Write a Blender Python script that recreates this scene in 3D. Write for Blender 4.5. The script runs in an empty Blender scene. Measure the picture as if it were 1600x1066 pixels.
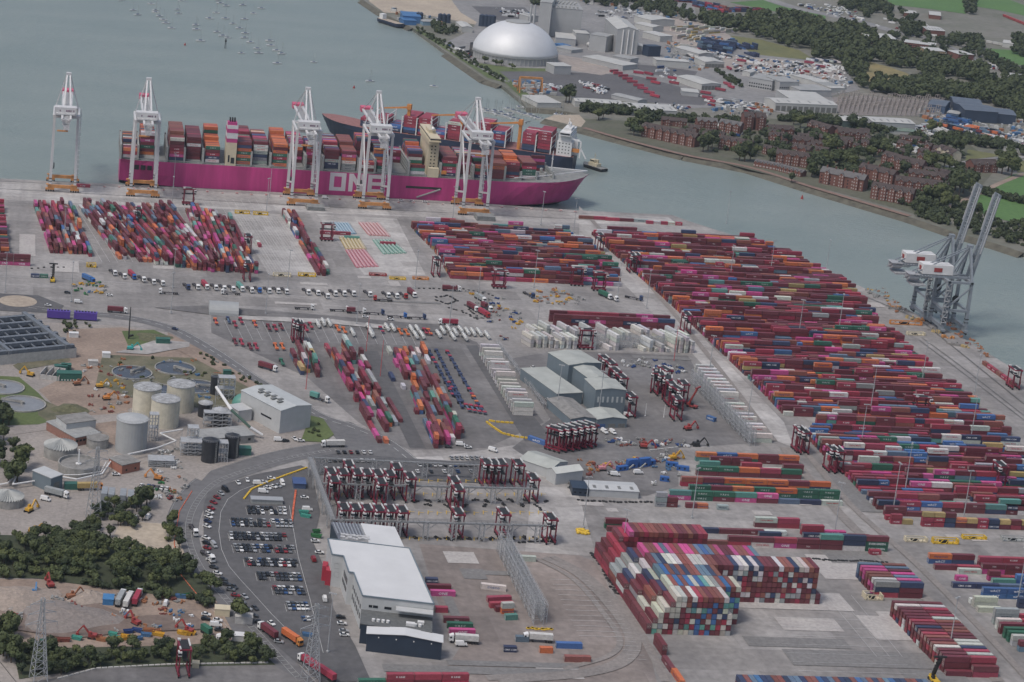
import bpy, math, random
import numpy as np
from mathutils import Vector, Matrix
random.seed(7)
rnd=random.random; U=random.uniform; CH=random.choice
PI=math.pi; R_=math.radians
scene=bpy.context.scene; col=scene.collection
# ------------------------------------------------------------------ camera
F_,P_,RO_,CH_,CX_,CY_=3218.453,0.229328,0.0725595,420.307,300.522,253.972
_f=Vector((0,math.cos(P_),-math.sin(P_))); _r=Vector((1,0,0)); _u=_r.cross(_f)
_c,_s=math.cos(RO_),math.sin(RO_)
RT=_c*_r+_s*_u; UP=-_s*_r+_c*_u
cam=bpy.data.cameras.new('camera'); camo=bpy.data.objects.new('camera',cam); col.objects.link(camo)
camo.matrix_world=Matrix(((RT.x,UP.x,-_f.x,0),(RT.y,UP.y,-_f.y,0),(RT.z,UP.z,-_f.z,CH_),(0,0,0,1)))
cam.sensor_width=36; cam.sensor_fit='HORIZONTAL'; cam.lens=36*F_/1600
cam.shift_x=(800-CX_)/1600; cam.shift_y=-(533-CY_)/1600
cam.clip_start=5; cam.clip_end=20000
scene.camera=camo
# ------------------------------------------------------------------ sky and sun (overcast)
w=bpy.data.worlds.new('World'); scene.world=w; w.use_nodes=True
nt=w.node_tree; bg=nt.nodes['Background']
sky=nt.nodes.new('ShaderNodeTexSky'); sky.sky_type='NISHITA'; sky.sun_disc=False
SUN_EL,SUN_AZ=R_(60),R_(235)
sky.sun_elevation=SUN_EL; sky.sun_rotation=SUN_AZ; sky.dust_density=4; sky.air_density=1.0; sky.ozone_density=1
nt.links.new(sky.outputs[0],bg.inputs[0]); bg.inputs[1].default_value=0.10
sl=bpy.data.lights.new('sun','SUN'); sl.energy=1.3; sl.angle=R_(12); sl.color=(1,.965,.92)
so=bpy.data.objects.new('sun',sl); col.objects.link(so)
_d=Vector((math.sin(SUN_AZ)*math.cos(SUN_EL),math.cos(SUN_AZ)*math.cos(SUN_EL),math.sin(SUN_EL)))
so.rotation_euler=_d.to_track_quat('Z','Y').to_euler()
vs=scene.view_settings; vs.view_transform='Standard'; vs.look='None'; vs.gamma=1; vs.exposure=0.42
try: vs.use_curve_mapping=False
except Exception: pass
# ------------------------------------------------------------------ photo point -> ground point
def G(x,y,z=0.0):
    d=(x-CX_)*RT-(y-CY_)*UP+F_*_f
    t=(CH_-z)/-d.z
    return Vector((d.x*t,d.y*t,z))
def PX(p):
    v=Vector(p)-Vector((0,0,CH_)); d=v.dot(_f)
    return CX_+F_*v.dot(RT)/d, CY_-F_*v.dot(UP)/d
def ang(x0,y0,x1,y1,z=0):
    d=G(x1,y1,z)-G(x0,y0,z); return math.atan2(d.y,d.x)
AA=ang(1135.4,854.4,1376,862.8)      # direction of the container rows
# ------------------------------------------------------------------ materials
MATS={}
def mat(name,c,rough=.7,var=.12,scale=.3,metal=0,bump=0,c2=None,stretch=None,detail=4):
    if name in MATS: return MATS[name]
    m=bpy.data.materials.new(name); m.use_nodes=True; n=m.node_tree; b=n.nodes['Principled BSDF']
    b.inputs['Roughness'].default_value=rough; b.inputs['Metallic'].default_value=metal
    tc=n.nodes.new('ShaderNodeTexCoord'); mp=n.nodes.new('ShaderNodeMapping')
    n.links.new(tc.outputs['Object'],mp.inputs[0])
    if stretch: mp.inputs['Scale'].default_value=stretch
    nz=n.nodes.new('ShaderNodeTexNoise'); nz.inputs['Scale'].default_value=scale; nz.inputs['Detail'].default_value=detail; nz.inputs['Roughness'].default_value=.65
    n.links.new(mp.outputs[0],nz.inputs[0])
    rp=n.nodes.new('ShaderNodeValToRGB'); n.links.new(nz.outputs[0],rp.inputs[0])
    a=c2 or tuple(x*(1-var) for x in c); z=c if c2 else tuple(min(1,x*(1+var)) for x in c)
    rp.color_ramp.elements[0].position=.33; rp.color_ramp.elements[1].position=.67
    rp.color_ramp.elements[0].color=(*a,1); rp.color_ramp.elements[1].color=(*z,1)
    n.links.new(rp.outputs[0],b.inputs['Base Color'])
    if bump:
        bp=n.nodes.new('ShaderNodeBump'); bp.inputs['Strength'].default_value=bump; bp.inputs['Distance'].default_value=.3
        n.links.new(nz.outputs[0],bp.inputs['Height']); n.links.new(bp.outputs[0],b.inputs['Normal'])
    MATS[name]=m; return m
# ------------------------------------------------------------------ mesh builder
class MB:
    def __init__(s): s.v=[]; s.f=[]; s.m=[]; s.mi=0
    def add(s,vs_,fs_):
        o=len(s.v); s.v+= [tuple(p) for p in vs_]
        for f in fs_: s.f.append(tuple(i+o for i in f)); s.m.append(s.mi)
        return s
    def box(s,x0,y0,z0,x1,y1,z1):
        return s.add([(x0,y0,z0),(x1,y0,z0),(x1,y1,z0),(x0,y1,z0),(x0,y0,z1),(x1,y0,z1),(x1,y1,z1),(x0,y1,z1)],
            [(3,2,1,0),(4,5,6,7),(0,1,5,4),(1,2,6,5),(2,3,7,6),(3,0,4,7)])
    def cb(s,cx,cy,z0,sx,sy,h,a=0):
        c,q=math.cos(a),math.sin(a); P=[]
        for z in (z0,z0+h):
            for u,v in ((-1,-1),(1,-1),(1,1),(-1,1)):
                x=u*sx/2; y=v*sy/2; P.append((cx+x*c-y*q,cy+x*q+y*c,z))
        return s.add(P,[(3,2,1,0),(4,5,6,7),(0,1,5,4),(1,2,6,5),(2,3,7,6),(3,0,4,7)])
    def prism(s,pts,z0,z1,tops=None):
        n=len(pts); P=[(p[0],p[1],z0) for p in pts]+[(p[0],p[1],(tops[i] if tops else z1)) for i,p in enumerate(pts)]
        return s.add(P,[tuple(range(n-1,-1,-1)),tuple(range(n,2*n))]+[(i,(i+1)%n,n+(i+1)%n,n+i) for i in range(n)])
    def bar(s,p,q,r,r2=None):
        p=Vector(p); q=Vector(q); d=(q-p)
        if d.length<1e-6: return s
        d.normalize(); a=Vector((0,0,1)) if abs(d.z)<.9 else Vector((1,0,0))
        x=d.cross(a).normalized(); y=d.cross(x).normalized(); r2=r if r2 is None else r2
        P=[p+x*i*r+y*j*r for i,j in ((-1,-1),(1,-1),(1,1),(-1,1))]+[q+x*i*r2+y*j*r2 for i,j in ((-1,-1),(1,-1),(1,1),(-1,1))]
        return s.add(P,[(3,2,1,0),(4,5,6,7),(0,1,5,4),(1,2,6,5),(2,3,7,6),(3,0,4,7)])
    def path(s,pts,r):
        for a,b in zip(pts[:-1],pts[1:]): s.bar(a,b,r)
        return s
    def lathe(s,cx,cy,prof,n=24,a0=0):
        k=len(prof); P=[]
        for r,z in prof:
            for i in range(n):
                t=a0+2*PI*i/n; P.append((cx+r*math.cos(t),cy+r*math.sin(t),z))
        Fs=[(j*n+i,j*n+(i+1)%n,(j+1)*n+(i+1)%n,(j+1)*n+i) for j in range(k-1) for i in range(n)]
        return s.add(P,Fs+[tuple(range(n-1,-1,-1)),tuple(range((k-1)*n,k*n))])
    def cylx(s,p,q,r,n=10,r2=None):
        p=Vector(p); q=Vector(q); d=(q-p).normalized(); a=Vector((0,0,1)) if abs(d.z)<.9 else Vector((1,0,0))
        x=d.cross(a).normalized(); y=d.cross(x).normalized(); r2=r if r2 is None else r2
        P=[p+(x*math.cos(2*PI*i/n)+y*math.sin(2*PI*i/n))*r for i in range(n)]+[q+(x*math.cos(2*PI*i/n)+y*math.sin(2*PI*i/n))*r2 for i in range(n)]
        return s.add(P,[tuple(range(n-1,-1,-1)),tuple(range(n,2*n))]+[(i,(i+1)%n,n+(i+1)%n,n+i) for i in range(n)])
    def gable(s,x0,y0,x1,y1,z,h,ov=0,axis='x',t=.25):
        # pitched roof slab over a rectangle, ridge along axis
        x0-=ov;x1+=ov;y0-=ov;y1+=ov
        if axis=='x':
            m=(y0+y1)/2; P=[(x0,y0,z),(x1,y0,z),(x1,m,z+h),(x0,m,z+h),(x1,y1,z),(x0,y1,z)]
        else:
            m=(x0+x1)/2; P=[(x0,y0,z),(x0,y1,z),(m,y1,z+h),(m,y0,z+h),(x1,y1,z),(x1,y0,z)]
        T=[(a,b,c+t) for a,b,c in P]
        return s.add(P+T,[(0,1,2,3),(3,2,4,5),(6,9,8,7),(9,11,10,8),(0,6,7,1),(5,4,10,11),(0,3,9,6),(3,5,11,9),(1,7,8,2),(2,8,10,4)])
    def gwall(s,x0,y0,x1,y1,z,h,axis='x'):
        # walls with gable ends up to the ridge
        if axis=='x':
            m=(y0+y1)/2; P=[(x0,y0,0),(x1,y0,0),(x1,y1,0),(x0,y1,0),(x0,y0,z),(x1,y0,z),(x1,y1,z),(x0,y1,z),(x0,m,z+h),(x1,m,z+h)]
            return s.add(P,[(0,1,5,4),(2,3,7,6),(1,2,6,9,5),(3,0,4,8,7),(3,2,1,0)])
        m=(x0+x1)/2; P=[(x0,y0,0),(x1,y0,0),(x1,y1,0),(x0,y1,0),(x0,y0,z),(x1,y0,z),(x1,y1,z),(x0,y1,z),(m,y0,z+h),(m,y1,z+h)]
        return s.add(P,[(0,1,5,8,4),(1,2,6,5),(2,3,7,9,6),(3,0,4,7),(3,2,1,0)])
    def build(s,name,mats,parent=None,smooth=False):
        me=bpy.data.meshes.new(name); me.from_pydata(s.v,[],s.f)
        if not isinstance(mats,(list,tuple)): mats=[mats]
        for m in mats: me.materials.append(m)
        if len(mats)>1: me.polygons.foreach_set('material_index',s.m)
        if smooth: me.polygons.foreach_set('use_smooth',[True]*len(me.polygons))
        me.update()
        o=bpy.data.objects.new(name,me); col.objects.link(o)
        if parent: o.parent=parent
        return o
def tag(o,label,cat,group=None):
    o['label']=label; o['category']=cat
    if group: o['group']=group
    return o
def thing(name,label,cat,loc=(0,0,0),rz=0,group=None):
    o=bpy.data.objects.new(name,None); col.objects.link(o); o.empty_display_size=1
    o.location=loc; o.rotation_euler=(0,0,rz); return tag(o,label,cat,group)
def dup(root,loc,rz,label,group=None):
    r=root.copy(); col.objects.link(r); r.location=loc; r.rotation_euler=(0,0,rz)
    r['label']=label
    if group: r['group']=group
    for ch in list(root.children):
        c=ch.copy(); col.objects.link(c); c.parent=r
        for g in ch.children:
            d=g.copy(); col.objects.link(d); d.parent=c
    return r
def sheet(name,pts,z,m,kind='structure',label=None,thick=0):
    b=MB()
    ps=[(p.x,p.y) for p in pts]
    A=sum(ps[i][0]*ps[(i+1)%len(ps)][1]-ps[(i+1)%len(ps)][0]*ps[i][1] for i in range(len(ps)))
    if A<0: ps=ps[::-1]
    if thick: b.prism(ps,z-thick,z)
    else: b.add([(x,y,z) for x,y in ps],[tuple(range(len(ps)))])
    o=b.build(name,m)
    if kind: o['kind']=kind
    return o
_zc=[0]
def psheet(name,px,z,m,**k):
    if not k.get('thick'): _zc[0]+=1; z=z+_zc[0]*.004
    return sheet(name,[G(x,y) for x,y in px],z,m,**k)
def inside(x,y,poly):
    c=False; n=len(poly)
    for i in range(n):
        x1,y1=poly[i]; x2,y2=poly[(i+1)%n]
        if (y1>y)!=(y2>y) and x<(x2-x1)*(y-y1)/(y2-y1)+x1: c=not c
    return c
def scatter(poly,n):
    xs=[p[0] for p in poly]; ys=[p[1] for p in poly]; out=[]
    # uniform on the ground: sample in ground space
    g=[G(*p) for p in poly]; gp=[(p.x,p.y) for p in g]
    X0,X1=min(p[0] for p in gp),max(p[0] for p in gp); Y0,Y1=min(p[1] for p in gp),max(p[1] for p in gp)
    k=0
    while len(out)<n and k<n*40:
        k+=1; x,y=U(X0,X1),U(Y0,Y1)
        if inside(x,y,gp): out.append(Vector((x,y,0)))
    return out
# ------------------------------------------------------------------ water and land
def water_mat():
    m=bpy.data.materials.new('water'); m.use_nodes=True; n=m.node_tree; b=n.nodes['Principled BSDF']
    b.inputs['Roughness'].default_value=.3; b.inputs['IOR'].default_value=1.33
    tc=n.nodes.new('ShaderNodeTexCoord')
    nz=n.nodes.new('ShaderNodeTexNoise'); nz.inputs['Scale'].default_value=.006; nz.inputs['Detail'].default_value=5
    mp=n.nodes.new('ShaderNodeMapping'); mp.inputs['Scale'].default_value=(1,2.5,1); mp.inputs['Rotation'].default_value=(0,0,.4)
    n.links.new(tc.outputs['Object'],mp.inputs[0]); n.links.new(mp.outputs[0],nz.inputs[0])
    rp=n.nodes.new('ShaderNodeValToRGB'); n.links.new(nz.outputs[0],rp.inputs[0])
    rp.color_ramp.elements[0].position=.3; rp.color_ramp.elements[1].position=.7
    rp.color_ramp.elements[0].color=(.175,.215,.205,1); rp.color_ramp.elements[1].color=(.215,.250,.235,1)
    n.links.new(rp.outputs[0],b.inputs['Base Color'])
    w1=n.nodes.new('ShaderNodeTexNoise'); w1.inputs['Scale'].default_value=.09; w1.inputs['Detail'].default_value=6; w1.inputs['Roughness'].default_value=.7
    n.links.new(mp.outputs[0],w1.inputs[0])
    bp=n.nodes.new('ShaderNodeBump'); bp.inputs['Strength'].default_value=.8; bp.inputs['Distance'].default_value=1.5
    n.links.new(w1.outputs[0],bp.inputs['Height']); n.links.new(bp.outputs[0],b.inputs['Normal'])
    return m
WZ=-4.0
b=MB(); b.add([(-6000,-500,WZ),(6000,-500,WZ),(6000,9000,WZ),(-6000,9000,WZ)],[(0,1,2,3)]); o=b.build('water',water_mat()); o['kind']='structure'
def ground_mat(name,base,light,dark,s1=.02,s2=.25,slab=0,rough=.9):
    m=bpy.data.materials.new(name); m.use_nodes=True; n=m.node_tree; b=n.nodes['Principled BSDF']; b.inputs['Roughness'].default_value=rough
    tc=n.nodes.new('ShaderNodeTexCoord'); mp=n.nodes.new('ShaderNodeMapping'); mp.inputs['Rotation'].default_value=(0,0,-AA)
    n.links.new(tc.outputs['Object'],mp.inputs[0])
    def noise(sc,d=5,st=None):
        z=n.nodes.new('ShaderNodeTexNoise'); z.inputs['Scale'].default_value=sc; z.inputs['Detail'].default_value=d; z.inputs['Roughness'].default_value=.6
        if st:
            q=n.nodes.new('ShaderNodeMapping'); q.inputs['Scale'].default_value=st; n.links.new(mp.outputs[0],q.inputs[0]); n.links.new(q.outputs[0],z.inputs[0])
        else: n.links.new(mp.outputs[0],z.inputs[0])
        return z
    def ramp(src,p0,c0,p1,c1):
        r=n.nodes.new('ShaderNodeValToRGB'); n.links.new(src,r.inputs[0])
        r.color_ramp.elements[0].position=p0; r.color_ramp.elements[1].position=p1
        r.color_ramp.elements[0].color=(*c0,1); r.color_ramp.elements[1].color=(*c1,1); return r
    a=noise(s1); r=ramp(a.outputs[0],.3,dark,.7,light); cur=r.outputs[0]
    def mix(fac,c,mode='MIX',f=1.0):
        nonlocal cur
        x=n.nodes.new('ShaderNodeMix'); x.data_type='RGBA'; x.blend_type=mode
        if hasattr(fac,'links') or hasattr(fac,'is_linked'): n.links.new(fac,x.inputs[0])
        else: x.inputs[0].default_value=fac
        n.links.new(cur,x.inputs[6])
        if isinstance(c,tuple): x.inputs[7].default_value=(*c,1)
        else: n.links.new(c,x.inputs[7])
        cur=x.outputs[2]
    e=noise(s2,6); r2=ramp(e.outputs[0],.3,(.78,)*3,.7,(1.15,)*3); mix(1.0,r2.outputs[0],'MULTIPLY')
    if slab:
        # large paving bays laid at different times, each its own tone
        q=n.nodes.new('ShaderNodeTexBrick'); q.inputs['Scale'].default_value=1; q.inputs['Mortar Size'].default_value=.12
        q.inputs['Brick Width'].default_value=slab*2.3; q.inputs['Row Height'].default_value=slab; q.inputs['Bias'].default_value=0
        q.inputs['Color1'].default_value=(.80,.79,.78,1); q.inputs['Color2'].default_value=(1.17,1.17,1.17,1); q.inputs['Mortar'].default_value=(.9,.9,.9,1)
        n.links.new(mp.outputs[0],q.inputs[0]); mix(.8,q.outputs[0],'MULTIPLY')
        st=noise(.05,5,(1,.06,1)); r3=ramp(st.outputs[0],.42,(.80,.80,.81),.60,(1.05,)*3); mix(.8,r3.outputs[0],'MULTIPLY')
        st=noise(.04,6,(.08,1,1)); r4=ramp(st.outputs[0],.40,(.84,.84,.84),.60,(1.04,)*3); mix(.8,r4.outputs[0],'MULTIPLY')
    n.links.new(cur,b.inputs['Base Color']); return m
CONC=ground_mat('concrete_apron',None,(.31,.295,.282),(.215,.206,.20),slab=22)
CONCL=ground_mat('concrete_pale',None,(.42,.405,.39),(.33,.315,.30),slab=14)
ASPH=ground_mat('asphalt',None,(.105,.103,.105),(.078,.077,.080),s1=.03)
ASPHM=ground_mat('asphalt_worn',None,(.185,.178,.175),(.135,.130,.130),s1=.03,slab=30)
PINK=ground_mat('paving_brown',None,(.275,.235,.212),(.205,.178,.165),slab=26)
DIRT=ground_mat('bare_earth',None,(.30,.232,.185),(.185,.14,.112),s1=.04,s2=.5)
SAND=ground_mat('sand_ground',None,(.42,.36,.28),(.30,.25,.20),s1=.02,s2=.3)
GRASS=ground_mat('grass_turf',None,(.105,.135,.045),(.065,.092,.030),s1=.02,s2=.4)
GRASSB=ground_mat('meadow_green',None,(.085,.170,.045),(.062,.130,.036),s1=.008,s2=.2)
SCRUB=ground_mat('scrub_ground',None,(.050,.060,.030),(.028,.036,.018),s1=.03,s2=.4)
FARL=ground_mat('far_land',None,(.19,.18,.16),(.11,.115,.085),s1=.01,s2=.1)
GRAV=ground_mat('gravel_ground',None,(.31,.28,.255),(.215,.195,.18),s1=.03,s2=.5)
PAINT=mat('road_paint',(.46,.46,.45),.6,.15,1)
YPAINT=mat('yellow_paint',(.55,.36,.03),.6,.2,1)
LX,RX=-400,2100
near=[(-700,240),(0,279),(128,285),(187,288),(543,306),(741,317),(905,329),(1050,336),(1077,346),(1175,377),(1269,415),(1350,450),(1398,472),(1428,489),(1509,531),(1600,586),(1750,680),(2100,900),(2500,1600),(800,1900),(-900,1600)]
psheet('port_ground',near,0,CONC,thick=9)
far=[(380,-180),(480,-60),(567,0),(597,20),(645,44),(699,83),(760,125),(784,133),(815,158),(822,168),(870,172),(905,178),(862,181),(851,186),(905,200),(969,217),(1070,243),(1171,263),(1263,292),(1350,318),(1421,339),(1489,362),(1557,381),(1600,395),(1800,450),(2300,560)]
fg=[G(x,y) for x,y in far]+[Vector((6500,4200,0)),Vector((6500,9500,0)),Vector((-2500,9500,0))]
sheet('far_ground',fg,0,FARL,thick=9)
# mud and stone foreshore along the far bank
bm=MB(); sh=far[2:24]
for i in range(len(sh)-1):
    a=G(*sh[i]);b_=G(*sh[i+1]); d=(b_-a); nrm=Vector((d.y,-d.x,0)).normalized()
    if (G(1000,300)-a).dot(nrm)<0: nrm=-nrm
    bm.add([(a.x,a.y,-.01),(b_.x,b_.y,-.01),(b_.x+nrm.x*9,b_.y+nrm.y*9,WZ-.5),(a.x+nrm.x*9,a.y+nrm.y*9,WZ-.5)],[(0,1,2,3)])
o=bm.build('foreshore',mat('mud_stone',(.085,.08,.06),.9,.35,.15)); o['kind']='structure'
def ps(n,p,z,m): return psheet(n,p,z,m)
Z1=.02;Z2=.13;Z3=.26;Z4=.38
# surfaces of the port
ps('quay_apron',[(-60,281),(187,291),(543,309),(741,320),(900,332),(1045,340),(1060,352),(900,349),(430,330),(-60,310)],Z1,CONCL)
ps('truck_park_ground',[(160,425),(700,445),(860,470),(850,500),(640,490),(330,482),(120,470)],Z1,CONC)
ps('pale_lane',[(820,820),(905,838),(905,868),(780,850),(800,700),(560,690),(635,718),(700,700),(860,650),(872,690),(800,700),(880,752)],Z1,CONCL) if 0 else None
ps('pale_yard',[(632,716),(700,712),(840,690),(860,650),(880,752),(905,776),(932,870),(885,866),(820,866),(830,770),(790,720),(700,722)],Z1,CONCL)
ps('brown_yard',[(655,850),(905,868),(935,880),(960,940),(1010,1000),(1035,1066),(1000,1130),(560,1100),(700,1040),(720,1010),(690,960)],Z1,PINK)
ps('dark_yard',[(330,492),(700,515),(745,535),(850,660),(760,700),(640,703),(610,690),(560,660),(480,590),(330,520)],Z1,ASPHM)
ps('dark_lane',[(728,540),(745,540),(865,690),(820,690)],Z2,ASPH)
ps('workshop_yard',[(800,560),(870,548),(1075,556),(1100,600),(1190,692),(1060,700),(1060,760),(1010,775),(910,770),(880,752),(800,700),(860,655)],Z1,ASPHM)
ps('rail_yard',[(360,330),(437,335),(505,430),(420,430)],Z1,CONCL)
ps('dark_strip',[(568,549),(590,549),(645,660),(665,700),(640,700)],Z2,ASPH)
ps('tank_yard_floor',[(495,335),(620,342),(665,430),(570,430),(540,395)],Z1,CONCL)
ps('tall_stack_floor',[(930,862),(1290,870),(1460,1066),(1500,1120),(1040,1120),(1010,1000)],Z1,CONC)
ps('crossing_lane',[(905,322),(925,345),(1225,660),(1240,700),(1215,690),(905,372)],Z1,CONCL)
# main road: curved strip
def strip(name,pxs,wd,z,m,kind='structure',off=0):
    P=[G(*p) for p in pxs]
    # smooth (Catmull-Rom)
    Q=[]
    for i in range(len(P)-1):
        p0=P[max(i-1,0)];p1=P[i];p2=P[i+1];p3=P[min(i+2,len(P)-1)]
        for k in range(8):
            t=k/8; Q.append(.5*((2*p1)+(p2-p0)*t+(2*p0-5*p1+4*p2-p3)*t*t+(3*p1-p0-3*p2+p3)*t**3))
    Q.append(P[-1])
    L=[];R=[]
    for i,q in enumerate(Q):
        d=(Q[min(i+1,len(Q)-1)]-Q[max(i-1,0)]); n=Vector((-d.y,d.x,0)).normalized()
        L.append(q+n*(off+wd/2)); R.append(q+n*(off-wd/2))
    if m is None: return Q,L,R
    b=MB(); n=len(Q)
    b.add([(p.x,p.y,z) for p in L]+[(p.x,p.y,z) for p in R],[(i,n+i,n+i+1,i+1) for i in range(n-1)])
    o=b.build(name,m)
    if kind: o['kind']=kind
    return Q,L,R
def dashes(name,pxs,off,w_,on,gap,z,m):
    Q,_,_=strip(name,pxs,1,z,None); b=MB(); s=0; st=True; acc=0
    pts=[]
    for i in range(len(Q)-1):
        a,c=Q[i],Q[i+1]; d=(c-a); l=d.length; n=Vector((-d.y,d.x,0)).normalized(); u=d/l; t=0
        while t<l:
            lim=(on if st else gap)-acc; step=min(lim,l-t)
            if st:
                p=a+u*t+n*off; q=a+u*(t+step)+n*off
                b.add([(p+n*w_/2).to_tuple()[:2]+(z,),(p-n*w_/2).to_tuple()[:2]+(z,),(q-n*w_/2).to_tuple()[:2]+(z,),(q+n*w_/2).to_tuple()[:2]+(z,)],[(0,1,2,3)])
            t+=step; acc+=step
            if acc>=(on if st else gap)-1e-6: acc=0; st= (not st) if gap>0 else True
    o=b.build(name,m); o['kind']='structure'; return o
ROAD=ground_mat('road_asphalt',None,(.145,.143,.145),(.112,.111,.114),s1=.03)
R1=[(-60,462),(90,488),(180,494),(262,512),(330,548),(400,595),(455,625),(500,652),(548,668),(600,690),(640,720)]
R2=[(520,700),(450,712),(380,732),(325,755),(292,795),(285,840),(305,890),(350,945),(405,1005),(455,1060),(520,1130)]
R3=[(548,672),(560,690),(540,697),(505,702),(450,712)]
strip('access_road',R1,11,Z2,ROAD); dashes('road_marking',R1,0,.35,6,4,Z3+.02,PAINT); dashes('road_marking',R1,4.6,.3,50,0,Z3+.02,PAINT)
strip('main_road',R2,17,Z2+.01,ROAD)
strip('slip_road',R3,9,Z3,ROAD)
HATCH=mat('worn_paint',(.30,.30,.295),.7,.3,1)
for off in (-7.6,1.7,4.7): dashes('road_marking',R2,off,.22,60,0,Z3+.04,HATCH)
dashes('road_hatching',R2,3.2,2.2,.4,3.4,Z3+.05,HATCH)
dashes('road_kerb',R2,9.0,.35,60,0,.12,mat('kerb',(.30,.29,.28)))
ps('road_junction',[(500,655),(548,660),(600,686),(645,712),(640,728),(560,712),(505,712),(528,690)],Z2+.015,ROAD)
ps('roundabout',[(-60,455),(0,459),(60,462),(100,478),(90,490),(0,486),(-60,480)],Z2+.02,ASPH)
b=MB(); c=G(28,471); b.lathe(c.x,c.y,[(13,.0),(13,.25),(11,.4)],32); o=b.build('roundabout_island',SAND); o['kind']='structure'
# car park
CPK=[(318,790),(325,770),(352,757),(400,742),(470,728),(486,735),(500,800),(490,850),(512,900),(520,950),(555,1010),(580,1066),(500,1066),(420,1000),(360,930),(318,860)]
ps('car_park',CPK,Z3+.025,ASPH)
ps('upper_car_park',[(492,715),(530,708),(620,716),(720,722),(790,716),(830,730),(836,752),(760,756),(600,748),(495,742)],Z3+.025,ASPH)
ps('bottom_road',[(-100,1085),(80,1062),(150,1044),(420,1036),(470,1066),(520,1120),(-100,1140)],Z3,ASPHM)
# sewage works and rough ground
ps('works_ground',[(-100,500),(100,505),(200,510),(262,520),(330,556),(400,600),(440,622),(498,655),(520,680),(505,695),(440,705),(370,728),(315,750),(283,795),(277,840),(290,870),(320,930),(380,1000),(430,1055),(-150,1075)],Z1,GRAV)
ps('bare_earth',[(105,515),(190,512),(262,525),(310,570),(300,600),(200,640),(205,700),(140,690),(60,610),(100,590)],Z2,DIRT)
ps('turf_bank',[(190,518),(240,516),(272,530),(262,540),(200,540)],Z3,GRASS)
WEED=ground_mat('weedy_ground',None,(.17,.15,.10),(.075,.08,.045),s1=.08,s2=.6)
ps('weedy_ground',[(160,555),(300,560),(400,600),(388,625),(340,640),(230,632),(150,600)],Z3,WEED)
ps('weedy_ground',[(55,620),(100,640),(140,665),(90,668),(60,650)],Z3+.02,WEED)
ps('weedy_ground',[(70,548),(105,545),(110,565),(30,580),(20,572)],Z3+.02,WEED)
ps('earth_bank',[(262,520),(330,556),(400,600),(430,622),(410,618),(330,575),(262,540)],Z4,DIRT)
ps('turf_by_tanks',[(-60,585),(30,590),(60,615),(96,655),(60,664),(-60,668)],Z3,GRASS)
ps('works_lane',[(-60,668),(100,652),(300,640),(310,655),(250,700),(330,735),(315,752),(240,720),(150,745),(110,765),(95,840),(20,830),(60,790),(150,720),(200,690),(205,655),(20,680)],Z2+.01,GRAV)
ps('scrap_yard_ground',[(-100,905),(60,906),(170,920),(330,925),(370,1000),(280,1012),(60,1015),(-100,1000)],Z2+.01,DIRT)
ps('compound_ground',[(190,815),(270,820),(290,870),(160,868)],Z2+.01,SAND)
ps('scrub_belt',[(-120,835),(60,838),(160,850),(280,875),(335,925),(330,940),(200,925),(60,905),(-120,900)],Z3,SCRUB)
ps('scrub_belt',[(20,1015),(280,1010),(390,1000),(430,1040),(150,1045),(30,1062)],Z3,SCRUB)
ps('verge',[(485,650),(505,655),(522,680),(505,692),(470,690)],Z3,GRASS)

# painted lines, worn patches and tyre tracks on the open paving
TRK=ground_mat('tyre_tracks',None,(.235,.212,.197),(.180,.165,.155),s1=.05,s2=.6); PTC=ground_mat('patched_paving',None,(.40,.38,.36),(.33,.31,.30),s1=.05,s2=.5); PTD=ground_mat('dark_patch',None,(.19,.185,.18),(.15,.147,.145),s1=.05,s2=.5)
for k,(P,w_) in enumerate([([(850,872),(905,900),(955,950),(985,1000),(965,1035),(900,1052),(760,1060)],5),([(862,870),(918,900),(968,950),(996,1000),(978,1036),(910,1056),(780,1066)],3.5),([(838,874),(895,905),(940,955),(968,1000),(950,1026),(880,1046)],3),([(930,872),(985,960),(1012,1010),(1040,1066)],4),([(1225,700),(1300,790),(1400,890),(1500,990),(1560,1066)],6),([(1245,690),(1330,790),(1430,880),(1530,980),(1610,1066)],4),([(925,345),(1010,440),(1110,560),(1210,690)],4)]): strip('tyre_tracks',P,w_,.34+k*.004,TRK)
def quad(name,x,y,w_,d_,m,a=None,k=[0]):
    k[0]+=1; c=G(x,y); a=AA if a is None else a; ux,uy=math.cos(a),math.sin(a); P=[c,c+Vector((ux*w_,uy*w_,0)),c+Vector((ux*w_-uy*d_,uy*w_+ux*d_,0)),c+Vector((-uy*d_,ux*d_,0))]; sheet(name,P,.20+k[0]*.003,m)
for x,y,w_,d_ in [(1150,950,60,20),(1370,1000,22,26),(1440,975,14,14),(1010,890,30,8),(950,800,6,5),(700,880,16,14),(560,435,10,6),(240,420,16,8),(1290,905,30,30),(1380,970,40,10),(1225,985,30,14),(845,1060,20,14),(1180,805,10,6),(1480,840,8,4),(1520,846,9,4),(610,447,8,12),(430,475,30,5),(905,790,14,5),(1250,790,7,5),(85,425,18,30),(200,350,10,40),(30,400,12,60),(470,445,20,6),(1360,480,12,12),(1450,620,14,20)]: quad('paving_patch',x,y,w_,d_,PTC)
for x,y,w_,d_ in [(725,905,12,12),(735,898,22,5),(705,965,5,26),(1300,880,26,16),(1340,800,30,60),(1240,1040,70,16),(1170,1010,50,10),(1420,1066,30,12),(600,1050,90,7),(1330,760,20,26),(560,470,60,4),(990,560,40,6),(700,1040,60,5)]: quad('paving_patch',x,y,w_,d_,PTD)
b=MB()
def ln(x0,y0,x1,y1,w_=.25,z=.42):
    p,q=G(x0,y0,z),G(x1,y1,z); n=Vector((-(q-p).y,(q-p).x,0)).normalized()*w_/2; b.add([tuple(p+n),tuple(p-n),tuple(q-n),tuple(q+n)],[(0,1,2,3)])
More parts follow.
